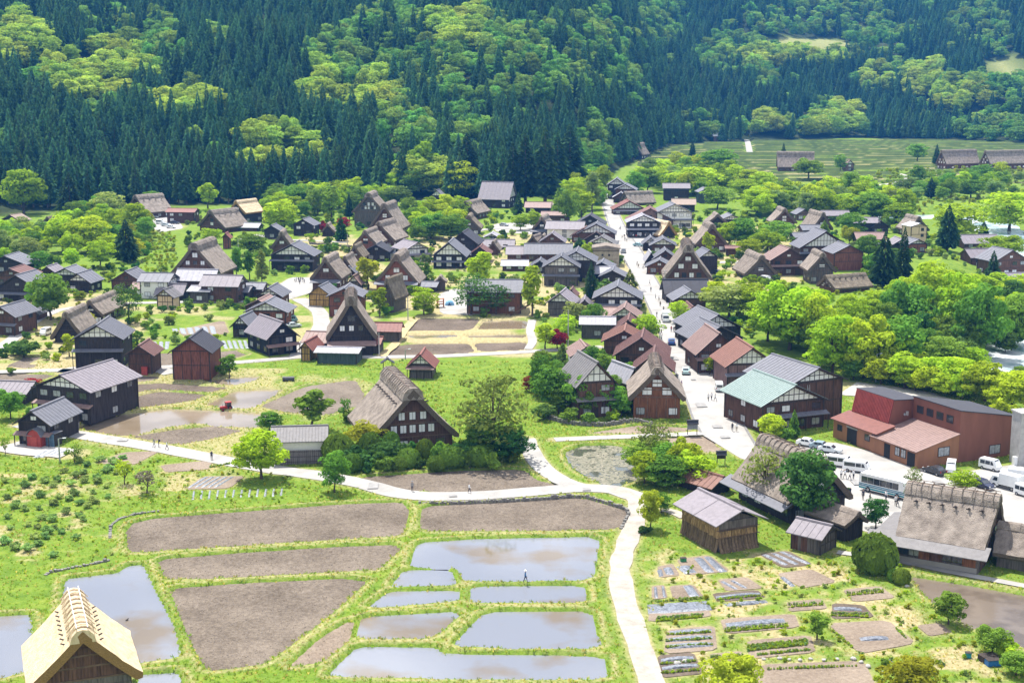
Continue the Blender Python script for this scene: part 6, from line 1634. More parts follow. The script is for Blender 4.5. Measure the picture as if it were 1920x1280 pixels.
for pts, mt, nm in [(p_, M_film, 'black') for p_ in FILM] + [(p_, M_filmw, 'silver') for p_ in FILMW]:
    g = [G(*q_) for q_ in pts]; b = MB(); n = 8; m_ = 4
    vs = []
    for i in range(n + 1):
        for j in range(m_ + 1):
            q_ = (g[0].lerp(g[1], j / m_)).lerp(g[3].lerp(g[2], j / m_), i / n); hmp = .05 + .16 * math.sin(math.pi * j / m_) + pr.uniform(-.02, .02)
            vs.append((q_.x, q_.y, hmp if 0 < i < n and 0 < j < m_ else .01))
    b.add(vs, [(i * (m_ + 1) + j, i * (m_ + 1) + j + 1, (i + 1) * (m_ + 1) + j + 1, (i + 1) * (m_ + 1) + j) for i in range(n) for j in range(m_)])
    o = b.build('mulch_sheet', [mt]); cx_ = sum(q_[0] for q_ in pts) / 4; cy_ = sum(q_[1] for q_ in pts) / 4
    tag(o, place_label(f'strip of {nm} mulch film', cx_, cy_), 'mulch film', 'mulch sheets over the vegetable beds')

# ------------------------------------------------------------------ grass, weeds, vegetables, lily pads
def tuft(seed, n, h, sp, w, mats):
    rr = random.Random(seed); b = MB()
    for i in range(n):
        a = rr.uniform(0, 6.28); d = Vector((math.cos(a), math.sin(a), 0)); sd_ = Vector((-d.y, d.x, 0)); o_ = d * rr.uniform(0, sp); hh = h * rr.uniform(.6, 1.2); ww = w * rr.uniform(.7, 1.3)
        m1 = o_ + d * hh * .18 + Vector((0, 0, hh * .6)); t_ = o_ + d * hh * .55 + Vector((0, 0, hh))
        b.add([o_ - sd_ * ww, o_ + sd_ * ww, m1 + sd_ * ww * .7, t_, m1 - sd_ * ww * .7], [(0, 1, 2, 3, 4)], i % len(mats))
    o = bpy.data.objects.new('tuft_source', b.mesh('tuft', mats)); return o
L_g1 = leaf('grass_blade', (.30, .42, .05), .5, .02, .3); L_g2 = leaf('grass_blade_dry', (.55, .48, .22), .5, .02, .3); L_g3 = leaf('grass_blade_deep', (.19, .31, .04), .5, .02, .3)
near = (gy_ > 146) & (gy_ < 330) & (np.abs(gx) < gy_ * .40) & (FD > .05) & (PD > .25)
idx = np.where(near)[0]; gr = np.random.RandomState(4)
bank = idx[(FD[idx] < 2.2)]; other = idx[FD[idx] >= 2.2]
w_ = .35 + 1.3 * vnoise(gx[other] / 7, gy_[other] / 7) ** 2
other = gr.choice(other, min(30000, len(other)), replace=False, p=w_ / w_.sum()); bank = gr.choice(bank, min(18000, len(bank)), replace=False)
sel = np.r_[bank, other]; n_ = len(sel)
GPt = np.c_[gx[sel] + gr.uniform(-.3, .3, n_), gy_[sel] + gr.uniform(-.25, .25, n_), GZ[sel] - .03]
sc_ = .55 + .8 * gr.rand(n_) ** 2
dry_ = DRY[sel]
tg = [tuft(1, 9, .24, .24, .05, [L_g1, L_g1, L_g3]), tuft(2, 8, .2, .25, .055, [L_g1, L_g3]), tuft(3, 10, .30, .2, .045, [L_g1, L_g2])]
td = [tuft(5, 8, .26, .2, .04, [L_g2, L_g2, L_g1]), tuft(6, 8, .2, .2, .04, [L_g2])]
kd = gr.rand(n_) < dry_ * .8
scatter('grass', GPt[~kd], gr.rand((~kd).sum()) * 6.28, np.c_[sc_, sc_, sc_][~kd], tg, 'short green grass over banks and verges')
scatter('dry_grass', GPt[kd], gr.rand(kd.sum()) * 6.28, np.c_[sc_, sc_, sc_][kd] * .9, td, 'straw-coloured dry grass on worn banks and plots')
# leafy weeds
zone = [([(1210,1010),(1330,1040),(1700,1060),(1800,1200),(1920,1240),(1920,1290),(1240,1290)], 330, (.4, 1.0)), ([(640,690),(760,670),(1030,670),(1000,760),(880,800),(700,770)], 110, (.3, .8)), ([(-40,850),(220,850),(215,1050),(-40,1060)], 120, (.3, .7)),
        ([(230,850),(700,905),(700,935),(230,955)], 160, (.3, .8)), ([(1600,740),(1900,780),(1900,850),(1800,810)], 200, (.6, 1.4)), ([(280,430),(330,440),(330,520),(250,520)], 250, (.8, 2.0)), ([(0,500),(250,500),(250,640),(0,640)], 200, (.6, 1.5)), ([(560,440),(1250,440),(1250,640),(980,600),(700,600)], 420, (.8, 2.0)), ([(1250,430),(1700,440),(1700,560),(1400,600),(1250,560)], 380, (.8, 2.2)), ([(1650,320),(1920,320),(1920,400),(1600,390)], 500, (1.2, 3.5)), ([(1700,630),(1830,650),(1850,690),(1700,700)], 80, (.8, 2))]
wp = []
for i, (pts, n, (a, b_)) in enumerate(zone):
    p = gpoly(pts); rr = np.random.RandomState(60 + i); q = rr.uniform(p.min(0), p.max(0), (n * 3, 2)); q = q[sdf(q, p) < 0][:n]
    bad = np.zeros(len(q), bool)
    for pl in list(fields.values()) + list(polys_pave.values()) + list(beds.values()):
        if pl[:, 0].min() < q[:, 0].max() and pl[:, 0].max() > q[:, 0].min(): bad |= sdf(q, pl) < .4
    for nm, ln in lines.items(): bad |= ldist(q, ln) < PATHS[nm][1] / 2 + .3
    for x, y in q[~bad]: wp.append((x, y, ground_z(x, y) - .05, rr.uniform(a, b_)))
wp = np.array(wp)
def weed(seed, lv):
    b, cs = broad_crown(seed, .5, .38, .36, 7, 16, .13, .8); return bpy.data.objects.new('weed_source', b.mesh('weed', [LV[lv]]))
scatter('weeds', wp[:, :3], gr.rand(len(wp)) * 6.28, np.repeat(wp[:, 3:4], 3, 1), [weed(1, 'B'), weed(2, 'B'), weed(3, 'F'), weed(4, 'Y')], 'leafy weeds and low undergrowth on the grassland')
# shrubs and hedging crowding the gaps between houses
zone2 = [([(480,395),(700,385),(1000,395),(1120,400),(1230,560),(1180,640),(1010,600),(700,590),(620,560),(480,540)], 520, (1.6, 4.2)), ([(1180,390),(1400,400),(1700,420),(1760,470),(1560,560),(1250,540)], 420, (1.6, 4.2)), ([(0,500),(260,500),(480,545),(480,660),(250,660),(0,690)], 240, (1.2, 3.2)),
         ([(1700,440),(1920,440),(1920,520),(1750,500)], 60, (1.6, 4)), ([(1080,590),(1240,600),(1280,700),(1180,760),(1080,700)], 90, (1.0, 2.6)), ([(1260,560),(1420,600),(1480,720),(1340,700)], 90, (1.0, 2.8)), ([(250,400),(480,395),(480,470),(300,440)], 90, (1.4, 3.4)), ([(690,770),(870,760),(990,800),(990,880),(640,885)], 60, (.8, 1.8)), ([(1590,710),(1900,760),(1930,800),(1640,730)], 110, (1.2, 3))]
sp2 = []
for i, (pts, n, (a, b_)) in enumerate(zone2):
    p = gpoly(pts); rr = np.random.RandomState(160 + i); q = rr.uniform(p.min(0), p.max(0), (n * 4, 2)); q = q[sdf(q, p) < 0]; q = q[vnoise(q[:, 0] / 14 + i, q[:, 1] / 14) > .42][:n]
    bad = np.zeros(len(q), bool)
    for pl in list(fields.values()) + list(polys_pave.values()) + list(beds.values()):
        if pl[:, 0].min() < q[:, 0].max() and pl[:, 0].max() > q[:, 0].min(): bad |= sdf(q, pl) < 1.2
    for nm, ln in lines.items(): bad |= ldist(q, ln) < PATHS[nm][1] / 2 + 1.2
    for (hx, hy, hr_, hW, hL) in FOOT:
        dx, dy = q[:, 0] - hx, q[:, 1] - hy; lx = dx * math.cos(hr_) + dy * math.sin(hr_); ly = -dx * math.sin(hr_) + dy * math.cos(hr_)
        bad |= (np.abs(lx) < hW / 2 + 1.2) & (ly > -2.2) & (ly < hL + 1.5)
    for x, y in q[~bad]: sp2.append((x, y, ground_z(x, y) - .1, rr.uniform(a, b_)))
sp2 = np.array(sp2); kk = np.arange(len(sp2))
for j, lv in enumerate(('B', 'M', 'D', 'F')):
    q = sp2[(kk * 7 % 10 < 3) if j == 0 else (kk * 7 % 10 >= 3) & (kk * 7 % 10 < 6) if j == 1 else (kk * 7 % 10 >= 6) & (kk * 7 % 10 < 8) if j == 2 else (kk * 7 % 10 >= 8)]
    scatter('shrubbery', q[:, :3], np.arange(len(q)) * 1.7, np.repeat(q[:, 3:4] / 2.8, 3, 1), [bpy.data.objects.new('shrub_source', crown_mesh('bush', k_, lv)) for k_ in range(3)], ('bright', 'mid-green', 'deep green', 'pale')[j] + ' shrubbery crowding the gaps between the houses')
vp = []
for a, c, n, r_ in [((1232,1160),(1320,1152),26,2),((1360,1180),(1480,1170),30,2),((1250,1190),(1335,1185),24,1),((1250,1202),(1336,1197),24,1),((1250,1214),(1338,1208),24,1),((1402,1212),(1515,1200),40,3),((1420,1228),(1522,1218),30,1),((1290,1075),(1300,1060),6,1),((1440,1255),(1610,1248),30,1),((395,876),(440,868),20,1),((1345,1124),(1432,1116),22,1),((1238,1245),(1306,1239),18,1),((1240,1262),(1312,1256),18,1),((1560,1150),(1630,1152),18,2),((1590,1112),(1660,1106),16,2),((1335,1232),(1395,1228),16,2),((1480,1134),(1545,1130),14,2),((1232,1128),(1330,1120),24,1),((1560,1182),(1600,1215),14,1),((1680,1178),(1700,1198),8,1)]:
    for k in range(n):
        for j in range(r_): p = G(a[0] + (c[0] - a[0]) * k / n + pr.uniform(-1, 1), a[1] + (c[1] - a[1]) * k / n + j * 4 + pr.uniform(-.5, .5)); vp.append((p.x, p.y, .02))
scatter('vegetable_plants', vp, gr.rand(len(vp)) * 6.28, np.repeat(.28 + .3 * gr.rand(len(vp), 1), 3, 1), [weed(7, 'B'), weed(8, 'G')], 'rows of small green vegetable plants in the plots')
def clod(seed, m):
    rr = random.Random(seed); b = MB(); b.ball((0, 0, .25), 1, .8, .6, 6, 4); b.v = [(x * rr.uniform(.7, 1.2), y * rr.uniform(.7, 1.2), z * rr.uniform(.7, 1.2)) for x, y, z in b.v]
    return bpy.data.objects.new('clod_source', b.mesh('clod', [m]))
M_clod = surf('soil_clod', (.25, .205, .165), 1, .3, 2, objvar=.35)
cp = []
for nm in ('upper_soil_field', 'middle_soil_field', 'lower_soil_field', 'walled_soil_field', 'path_soil_field', 'curved_soil_field', 'dry_soil_strip', 'kinked_soil_field'):
    pl = fields[nm]; ar = abs(np.sum(pl[:, 0] * np.roll(pl[:, 1], -1) - np.roll(pl[:, 0], -1) * pl[:, 1])) / 2; n = int(ar * 14); q = gr.uniform(pl.min(0), pl.max(0), (n, 2)); q = q[sdf(q, pl) < -.1]
    row = np.abs(np.mod((q[:, 1] + .12 * q[:, 0]) / .9, 1) - .5); q = q[row + gr.rand(len(q)) * .35 > .27]; cp.append(q)
cp = np.concatenate(cp); sz = .035 + .075 * gr.rand(len(cp)) ** 2.2
scatter('soil_clods', np.c_[cp, np.full(len(cp), -.285)], gr.rand(len(cp)) * 6.28, np.c_[sz, sz, sz], [clod(i_, M_clod) for i_ in range(3)], 'clods of earth lying in rows over the tilled fields')
lp = gpoly(POND); q = gr.uniform(lp.min(0), lp.max(0), (5200, 2)); q = q[(sdf(q, lp) < -.25)]; q = q[vnoise(q[:, 0] / 2.4, q[:, 1] / 2.4) > .30]; b = MB()
for x, y in q:
    r_ = gr.uniform(.14, .34); t0 = gr.uniform(0, 6.28); dz = gr.uniform(0, .012)
    b.add([(x + r_ * math.cos(t0 + k * 1.0), y + r_ * math.sin(t0 + k * 1.0), -.328 + dz + .02 * (k % 2)) for k in range(6)], [(0, 1, 2, 3, 4, 5)])
tag(b.build('lily_pads', [surf('lily_leaf', (.15, .155, .085), .45, .4, 1.5, spec=.4, c2=(.27, .24, .17))]), 'lily pads crowding the surface of the pond', None, None, 'stuff')

# ------------------------------------------------------------------ vehicles
def vehicle(px, gy, rz, kind, c, label, L=None):
    p = G(px, gy); root = empty({'van': 'van', 'car': 'parked_car', 'bus': 'bus', 'truck': 'truck'}[kind], (p.x, p.y, .03), R(rz))
    cn = 'paint_%02d%02d%02d' % tuple(int(x * 99) for x in c); body = surf(cn, c, .28, .04, 1, spec=.5)
    if kind == 'van': L, Wd, H = L or 3.6, 1.6, 1.95; pf = [(0, .35), (0, .85), (.12, 1.0), (.5, 1.7), (.75, H), (L - .15, H - .03), (L, H - .25), (L, .35)]; ws = (3, 4); wr = .3
    elif kind == 'car': L, Wd, H = L or 4.2, 1.7, 1.45; pf = [(0, .35), (0, .68), (.3, .8), (1.1, .92), (1.8, 1.42), (3.1, H), (3.75, 1.0), (4.15, .95), (4.2, .35)]; ws = (3, 4); wr = .31
    elif kind == 'bus': L, Wd, H = 8.6, 2.35, 3.05; pf = [(0, .4), (0, 1.2), (.12, 2.6), (.35, 2.95), (.6, H), (L - .2, H), (L, 2.7), (L, .4)]; ws = (1, 2); wr = .45
    else: L, Wd, H = 5.2, 1.8, 2.0; pf = [(0, .4), (0, .95), (.1, 1.05), (.5, 1.95), (.8, H), (1.6, H), (1.6, .4)]; ws = (2, 3); wr = .36
    def side(b, poly, xs, th, m=0):
        n = len(poly); o_ = [(xs, y, z) for y, z in poly]; i_ = [(xs + th, y, z) for y, z in poly]
        b.add(o_ + i_, [tuple(range(n)), tuple(range(n, 2 * n))[::-1]] + [(i, (i + 1) % n, (i + 1) % n + n, i + n) for i in range(n)], m)
    def shell(prof, w, m=0):
        b = MB(); n = len(prof); tw = lambda z: w / 2 * (1 - .10 * max(0, (z - .9)) / max(.6, H - .9) * (1 if kind != 'bus' else .3))
        for sx in (-1, 1): pass
        vs = [(sx * tw(z), y - L / 2, z) for sx in (-1, 1) for y, z in prof]
        b.add(vs, [tuple(range(n)), tuple(range(n, 2 * n))[::-1]] + [(i, i + n, (i + 1) % n + n, (i + 1) % n) for i in range(n)], m); return b, tw
    b, tw = shell(pf, Wd); b.build('body', body, root)
    if kind == 'truck':
        q = MB(); q.box(-.95, .95, 1.7 - L / 2, L / 2, .7, 2.6); q.build('cargo_box', M_white, root); q = MB(); q.box(-.5, .5, 1.6 - L / 2, L / 2 - .1, .4, .65); q.build('chassis', M_black, root)
    (y0, z0), (y1, z1) = pf[ws[0]], pf[ws[1]]
    def on_front(t): return y0 + (y1 - y0) * t - L / 2, z0 + (z1 - z0) * t
    q = MB(); (ya, za), (yb, zb) = on_front(.12), on_front(.9); o_ = Vector((0, -(z1 - z0), (y1 - y0))).normalized() * .015
    q.add([(-tw(za) * .88, ya + o_.y, za + o_.z), (tw(za) * .88, ya + o_.y, za + o_.z), (tw(zb) * .86, yb + o_.y, zb + o_.z), (-tw(zb) * .86, yb + o_.y, zb + o_.z)], [(0, 1, 2, 3)]); q.build('windscreen', M_glass, root)
    if kind == 'bus':
        q = MB(); q.box(-Wd * .46, Wd * .46, -L / 2 - .02, -L / 2 + .05, 1.25, 2.45); q.build('windscreen', M_glass, root)
    zlo, zhi = {'van': (1.05, 1.68), 'car': (.98, 1.34), 'bus': (1.5, 2.55), 'truck': (1.15, 1.75)}[kind]
    segs = {'van': [(.75, 1.3), (1.4, 2.3), (2.4, L - .3)], 'car': [(1.75, 2.45), (2.55, 3.2)], 'bus': [(1.3 + i * 1.15, 2.41 + i * 1.15) for i in range(6)], 'truck': [(.65, 1.45)]}[kind]
    for sx in (-1, 1):
        for a, c_ in segs:
            q = MB(); xa, xb = sx * (tw(zlo) + .012), sx * (tw(zhi) + .012); lean = .22 if (kind != 'bus' and a == segs[0][0]) else 0
            f_ = [(xa, a - L / 2 - lean * .4, zlo), (xa, c_ - L / 2, zlo), (xb, c_ - L / 2, zhi), (xb, a - L / 2 + lean, zhi)]; q.add(f_, [(0, 1, 2, 3)]); q.build('side_window', M_glass, root)
    if kind != 'truck':
        q = MB(); q.box(-Wd * .36, Wd * .36, L / 2 - .02, L / 2 + .012, zlo + .02, zhi - .1) if kind != 'car' else q.add([(-.6, 3.28 - L / 2, 1.39), (.6, 3.28 - L / 2, 1.39), (.65, 3.74 - L / 2, 1.03), (-.65, 3.74 - L / 2, 1.03)], [(0, 1, 2, 3)])
        q.build('rear_window', M_glass, root)
    wm = MB(); wm.tube([(-.1, 0, 0), (.1, 0, 0)], [wr, wr], 12, 0); wm.tube([(-.11, 0, 0), (.11, 0, 0)], [wr * .55] * 2, 8, 1); wme = wm.mesh('wheel', [M_black, M_metal])
    for sx in (-1, 1):
        for y in (L * .17, L * .8): link('wheel', wme, root, (sx * (Wd / 2 - .08), y - L / 2, wr))
        q = MB(); q.box(sx * Wd * .36 - .16, sx * Wd * .36 + .16, -L / 2 - .02, -L / 2 + .1, .6, .78); q.build('headlight', surf('lamp_glass', (.7, .7, .66), .15, .05, 1), root)
        if kind != 'truck': q = MB(); q.box(sx * Wd * .43 - .08, sx * Wd * .43 + .08, L / 2 - .05, L / 2 + .02, .7, 1.0); q.build('tail_light', surf('lamp_red', (.4, .02, .02), .2, .05, 1), root)
    q = MB(); q.box(-Wd / 2 * .98, Wd / 2 * .98, -L / 2 - .06, -L / 2 + .15, .32, .55); q.build('bumper', M_metal if c[0] < .5 else body, root)
    q = MB(); q.box(-.22, .22, -L / 2 - .075, -L / 2 - .05, .4, .52); q.build('number_plate', M_pane, root)
    if kind == 'bus':
        for z, h_, m_ in ((.5, .28, 'stripe_teal'), (.9, .2, 'stripe_blue'), (1.2, .16, 'stripe_blue')):
            q = MB(); q.box(-Wd / 2 - .012, Wd / 2 + .012, -L / 2 - .012, L / 2 + .012, z, z + h_); q.build('stripe', surf(m_, (.02, .16, .26) if m_[-1] == 'e' and 'blue' in m_ else (.03, .24, .30), .3, .05, 1), root)
        q = MB(); q.box(-.8, .8, -1.5, 1.5, H, H + .18); q.build('air_conditioner', M_white, root)
    tag(root, label, {'van': 'van', 'car': 'car', 'bus': 'bus', 'truck': 'truck'}[kind], 'vehicles')
WH = (.80, .81, .82)
for a in [(1660, 926, 44, 'bus', WH, 'white coach with blue stripes parked among school groups'),
          (1606, 884, 62, 'van', WH, 'white minivan parked closest behind the bus', 4.6), (1574, 874, 60, 'van', WH, 'white van at the left end of the car park row', 4.4),
          (1752, 888, -150, 'car', (.03, .03, .035), 'black car parked at the factory corner'), (1783, 884, -20, 'van', WH, 'white van beside the black car at the factory'), (1856, 880, 40, 'van', WH, 'white kei van alone in front of the factory wall'),
          (1842, 914, 30, 'car', (.02, .025, .06), 'dark blue car behind the farmhouse ridge'), (1886, 915, -140, 'truck', WH, 'white pickup truck behind the farmhouse gable'), (1900, 905, -120, 'truck', WH, 'second white pickup behind the first'), (1922, 930, 30, 'van', WH, 'white van cut by the right photo edge'),
          (1515, 836, 60, 'car', WH, 'white car parked below the mint-roofed inn'), (1540, 842, 60, 'car', (.25, .33, .38), 'blue-grey car parked below the mint-roofed inn'), (1556, 848, 60, 'car', (.55, .6, .63), 'silver car at the end of the row below the inn'),
          (1248, 602, -4, 'truck', (.75, .76, .76), 'white box truck driving down the street'), (1259, 645, 176, 'car', (.02, .08, .28), 'bright blue car driving up the street'), (1286, 700, 172, 'car', (.45, .62, .60), 'pale green taxi in the middle of the street'),
          (1348, 732, 176, 'van', (.75, .78, .79), 'white van parked at the street edge'), (1384, 778, 60, 'van', WH, 'white kei van under the tree by the inn'), (1169, 474, -8, 'car', (.03, .03, .04), 'black car far up the street'),
          (1236, 512, 80, 'car', (.02, .025, .04), 'dark car under the orange garage gable'), (1197, 462, 70, 'car', (.30, .48, .50), 'teal car in the teahouse forecourt'), (86, 628, -10, 'van', WH, 'white van on the lane by the left thatched pair'),
          (400, 565, 80, 'van', (.02, .03, .045), 'dark minivan in front of the pale garage wing'), (284, 558, 20, 'car', (.04, .09, .16), 'blue car beside the white-walled house'), (550, 614, 120, 'car', (.5, .55, .57), 'silver car beside the navy gabled house'), (545, 604, 120, 'van', (.2, .35, .4), 'teal kei van behind the silver car'),
          (300, 420, 80, 'van', WH, 'white van in the upper left car park'), (311, 424, 80, 'car', (.55, .6, .65), 'silver car in the upper left car park'), (321, 428, 80, 'car', WH, 'white car in the upper left car park'), (288, 409, 80, 'car', (.4, .43, .45), 'grey car under the thatched eaves of the upper car park'), (328, 420, 70, 'car', (.03, .04, .08), 'navy car in the upper left car park'),
          (1040, 434, 70, 'van', WH, 'white minibus on the temple lane'), (1540, 530, 0, 'van', WH, 'white van inside the open thatched garage'), (945, 424, 60, 'car', (.4, .42, .44), 'grey car in the temple yard'), (1346, 514, 40, 'car', (.05, .06, .08), 'dark car beside the tall plank barn'), (1436, 528, 30, 'van', WH, 'white kei van beside the thatched house with broad left slope')]:
    vehicle(*a)
# tractor
p = G(425, 766); root = empty('tractor', (p.x, p.y, -.3), R(-60), (.72, .72, .72)); red = surf('tractor_red', (.38, .03, .03), .4, .1, 1)
q = MB(); q.prism([(-.45, .7), (.45, .7), (.42, 1.25), (-.42, 1.25)], -1.9, -.3); q.build('bonnet', red, root)
q = MB()
for x in (-.65, .65):
    for y in (-.25, 1.15): q.box(x - .05, x + .05, y - .05, y + .05, 1.0, 2.3)
q.box(-.7, .7, -.3, 1.2, .6, 1.05); q.build('cab_frame', red, root)
q = MB(); q.box(-.62, .62, -.22, 1.1, 1.06, 2.28); q.build('cab_glass', M_glass, root); q = MB(); q.box(-.75, .75, -.4, 1.3, 2.3, 2.42); q.build('cab_roof', red, root)
for y, r_, w in ((-1.4, .42, .2), (.75, .72, .32)):
    for x in (-.75, .75): q = MB(); q.tube([(x - w / 2, y, r_), (x + w / 2, y, r_)], [r_, r_], 14); q.tube([(x - w / 2 - .01, y, r_), (x + w / 2 + .01, y, r_)], [r_ * .5] * 2, 8, 1); q.build('wheel', [M_black, red], root)
q = MB(); q.box(-1.1, 1.1, 1.4, 2.2, .15, .6); q.build('tiller', M_metal, root); q = MB(); q.tube([(.3, -1.2, 1.2), (.3, -1.2, 2.0)], [.05, .05], 6); q.build('exhaust', M_black, root)
tag(root, 'small red tractor with cab working the muddy paddy', 'tractor')

# ------------------------------------------------------------------ people
SKIN = surf('skin', (.42, .25, .17), .6, .08, 8); HAIR = surf('hair', (.015, .012, .011), .6, .2, 8); SHOE = surf('shoe', (.03, .03, .035), .7, .2, 8)
def cloth(n, c): return surf('cloth_' + n, c, .85, .12, 6)
CL = {'white': (.75, .75, .76), 'black': (.02, .02, .025), 'navy': (.025, .03, .06), 'blue': (.03, .13, .30), 'grey': (.22, .22, .24), 'purple': (.17, .10, .25), 'khaki': (.22, .18, .12), 'teal': (.03, .13, .16), 'red': (.35, .05, .04)}
pcount = [0]
def person(px, gy, top, leg, label, pose=0, rz=0, z=.03, hat=None, bag=False, group='people in the village', h=1.0):
    p = G(px, gy); o = link('person', PMESH[pose], None, (p.x, p.y, z), R(rz), (h, h, h))
    for i, m_ in enumerate((SKIN, cloth(leg, CL[leg]), cloth(top, CL[top]), HAIR, SHOE)):
        o.material_slots[i].link = 'OBJECT'; o.material_slots[i].material = m_
    if hat:
        q = MB(); q.tube([(0, 0, 1.66), (0, 0, 1.68), (0, 0, 1.76), (0, 0, 1.79)], [.2, .19, .11, .08], 10); q.build('hat', cloth(hat, CL[hat]), o)
    if bag:
        q = MB(); q.box(-.14, .14, .11, .26, 1.02, 1.4); q.build('backpack', cloth('black', CL['black']), o)
    tag(o, label, 'person', group); pcount[0] += 1
person(985, 1092, 'blue', 'navy', 'farmer in blue top and white hat walking along the paddy bank', 1, 80, .08, 'white')
person(773, 921, 'grey', 'navy', 'person with light bag standing on the footpath edge', 0, 20, hat='grey')
person(880, 924, 'white', 'navy', 'person in white top walking beside the dark soil field', 1, 100)
person(289, 838, 'grey', 'grey', 'person in grey at the left of the footpath trio', 1, -60)
person(298, 838, 'navy', 'navy', 'person in navy at the middle of the footpath trio', 0, -70, bag=True)
person(313, 843, 'white', 'navy', 'person in white striding at the right of the footpath trio', 2, 110)
person(397, 862, 'navy', 'black', 'lone person in dark clothes on the footpath by the round tree', 0, 10)
person(147, 806, 'grey', 'grey', 'person in grey beside the panel-roofed house', 0, 30)
for i, (x, y, t_, l_) in enumerate([(1328, 752, 'white', 'black'), (1334, 750, 'white', 'navy'), (1341, 752, 'white', 'black')]): person(x, y, t_, l_, ('left', 'middle', 'right')[i] + ' one of three students in white shirts crossing the street', 1 + i % 2, -20 + 30 * i)
person(1373, 808, 'grey', 'navy', 'person in grey walking up the lower street', 1, 170, bag=True); person(1381, 809, 'white', 'khaki', 'person in white walking up the lower street', 2, 175)
for i, (x, y, t_, l_) in enumerate([(1577, 897, 'white', 'black'), (1584, 897, 'white', 'black'), (1593, 900, 'white', 'navy'), (1600, 898, 'white', 'navy')]): person(x, y, t_, l_, ('first', 'second', 'third', 'fourth')[i] + ' of four students in white shirts beside the minivans', i % 3, 40 * i)
person(1594, 932, 'navy', 'navy', 'person in a dark suit walking left of the bus', 1, 30); person(1618, 937, 'navy', 'black', 'student in dark dress left of the bus front wheel', 0, -30)
person(1631, 942, 'black', 'black', 'student in black nearer the round shrub before the bus', 1, 80); person(1661, 938, 'white', 'navy', 'student in white standing before the bus', 0, 120); person(1683, 950, 'black', 'navy', 'student in black at the bus nose', 2, 60); person(1679, 948, 'white', 'black', 'student in white at the bus nose', 0, 10)
person(1239, 716, 'black', 'navy', 'person in black by the eaves of the orange-gabled house', 0, 60); person(1244, 714, 'black', 'black', 'second person in black by the orange-gabled house', 1, 170); person(1278, 726, 'purple', 'navy', 'person in purple by the orange-gabled house', 0, 60)
lb = 'small figure of a visitor walking in the groups along the main street'
pr2 = random.Random(12)
for x, y in [(1236,626),(1239,628),(1237,641),(1240,640),(1258,622),(1263,623),(1267,622),(1273,621),(1283,657),(1288,656),(1292,657),(1296,655),(1240,600),(1232,595),(1244,585),(1238,575),(1236,565),(1228,560),(1166,446),(1170,446),(1161,431),(1163,431),(1172,452),(1175,455),(1178,449),(1183,445),(1188,446),(1192,446),(1196,445),(1201,446),(1205,445),(1209,446),(1195,498),(1198,503),(1176,499),(1172,496),(1205,505),(1218,535),(1147,440),(1150,442),(1220,548),(1285,612),(1146,392)]:
    person(x + pr2.uniform(-1, 1), y + pr2.uniform(-1, 1), pr2.choice(['white', 'black', 'navy', 'grey', 'white', 'khaki', 'red']), pr2.choice(['navy', 'black', 'khaki']), lb, pr2.randrange(3), pr2.uniform(0, 360), group='visitors along the main street')
lb = 'small figure of a visitor in the crowd on the plaza by the teahouse'
for x, y in [(553,529),(556,528),(560,529),(564,528),(568,529),(571,532),(562,533),(534,508),(538,507),(542,508),(546,507),(550,508),(555,507),(559,507),(576,504),(580,502),(586,500),(590,497),(574,512)]:
    person(x, y, pr2.choice(['white', 'white', 'black', 'navy', 'grey']), pr2.choice(['navy', 'black']), lb, pr2.randrange(3), pr2.uniform(0, 360), group='visitors on the plaza')
person(940, 423, 'white', 'navy', 'visitor in white in the temple yard', 1, 40); person(916, 425, 'black', 'black', 'visitor in black in the temple yard', 0, 40)

# ------------------------------------------------------------------ poles, bins and other small things
def pole(px, gy, top, label, lamp=False):
    p = G(px, gy); h = (gy - top) / px_per_m(px, gy) * 1.03; root = empty('utility_pole', (p.x, p.y, ground_z(p.x, p.y)), R(10))
    q = MB(); q.tube([(0, 0, 0), (0, 0, h)], [.16, .11], 8); q.build('shaft', M_concrete if not lamp else M_metal, root)
    if lamp: q = MB(); q.tube([(0, 0, h), (.8, 0, h + .1)], [.05, .05], 6); q.build('lamp_arm', M_metal, root); q = MB(); q.box(.7, 1.3, -.12, .12, h + .02, h + .14); q.build('lamp_head', M_white, root)
    else:
        for z in (h - .3, h - 1.1): q = MB(); q.box(-.9, .9, -.05, .05, z, z + .1); q.build('crossarm', M_frame, root)
    tag(root, label, 'pole')
pole(1065, 652, 582, 'utility pole beside the dark red maple'); pole(1642, 716, 664, 'street lamp standing before the riverside wood', True); pole(112, 864, 822, 'thin pole beside the footpath at the left', True)
pole(711, 667, 625, 'utility pole right of the frontal thatched house'); pole(765, 600, 557, 'utility pole at the corner of the soil terraces'); pole(1246, 548, 508, 'utility pole before the tall frontal thatched house'); pole(760, 673, 655, 'short post on the lane by the terraces', True); pole(652, 470, 440, 'utility pole behind the small dark thatched house'); pole(448, 500, 450, 'utility pole by the lawn house', True)
def bin_(px, gy, w, l, h, m, label, nm, cat, rz=0):
    p = G(px, gy); root = empty(nm, (p.x, p.y, .03), R(rz)); q = MB(); t = .06
    q.box(-w/2, w/2, -l/2, l/2, 0, .08); q.box(-w/2, -w/2 + t, -l/2, l/2, .08, h); q.box(w/2 - t, w/2, -l/2, l/2, .08, h); q.box(-w/2 + t, w/2 - t, -l/2, -l/2 + t, .08, h); q.box(-w/2 + t, w/2 - t, l/2 - t, l/2, .08, h); q.build('tub', m, root)
    q = MB(); q.box(-w/2 - .03, w/2 + .03, -l/2 - .03, l/2 + .03, h, h + .05); q.build('lid', M_frame, root); tag(root, label, cat)
BL = surf('blue_plastic', (.02, .13, .38), .4, .1, 1)
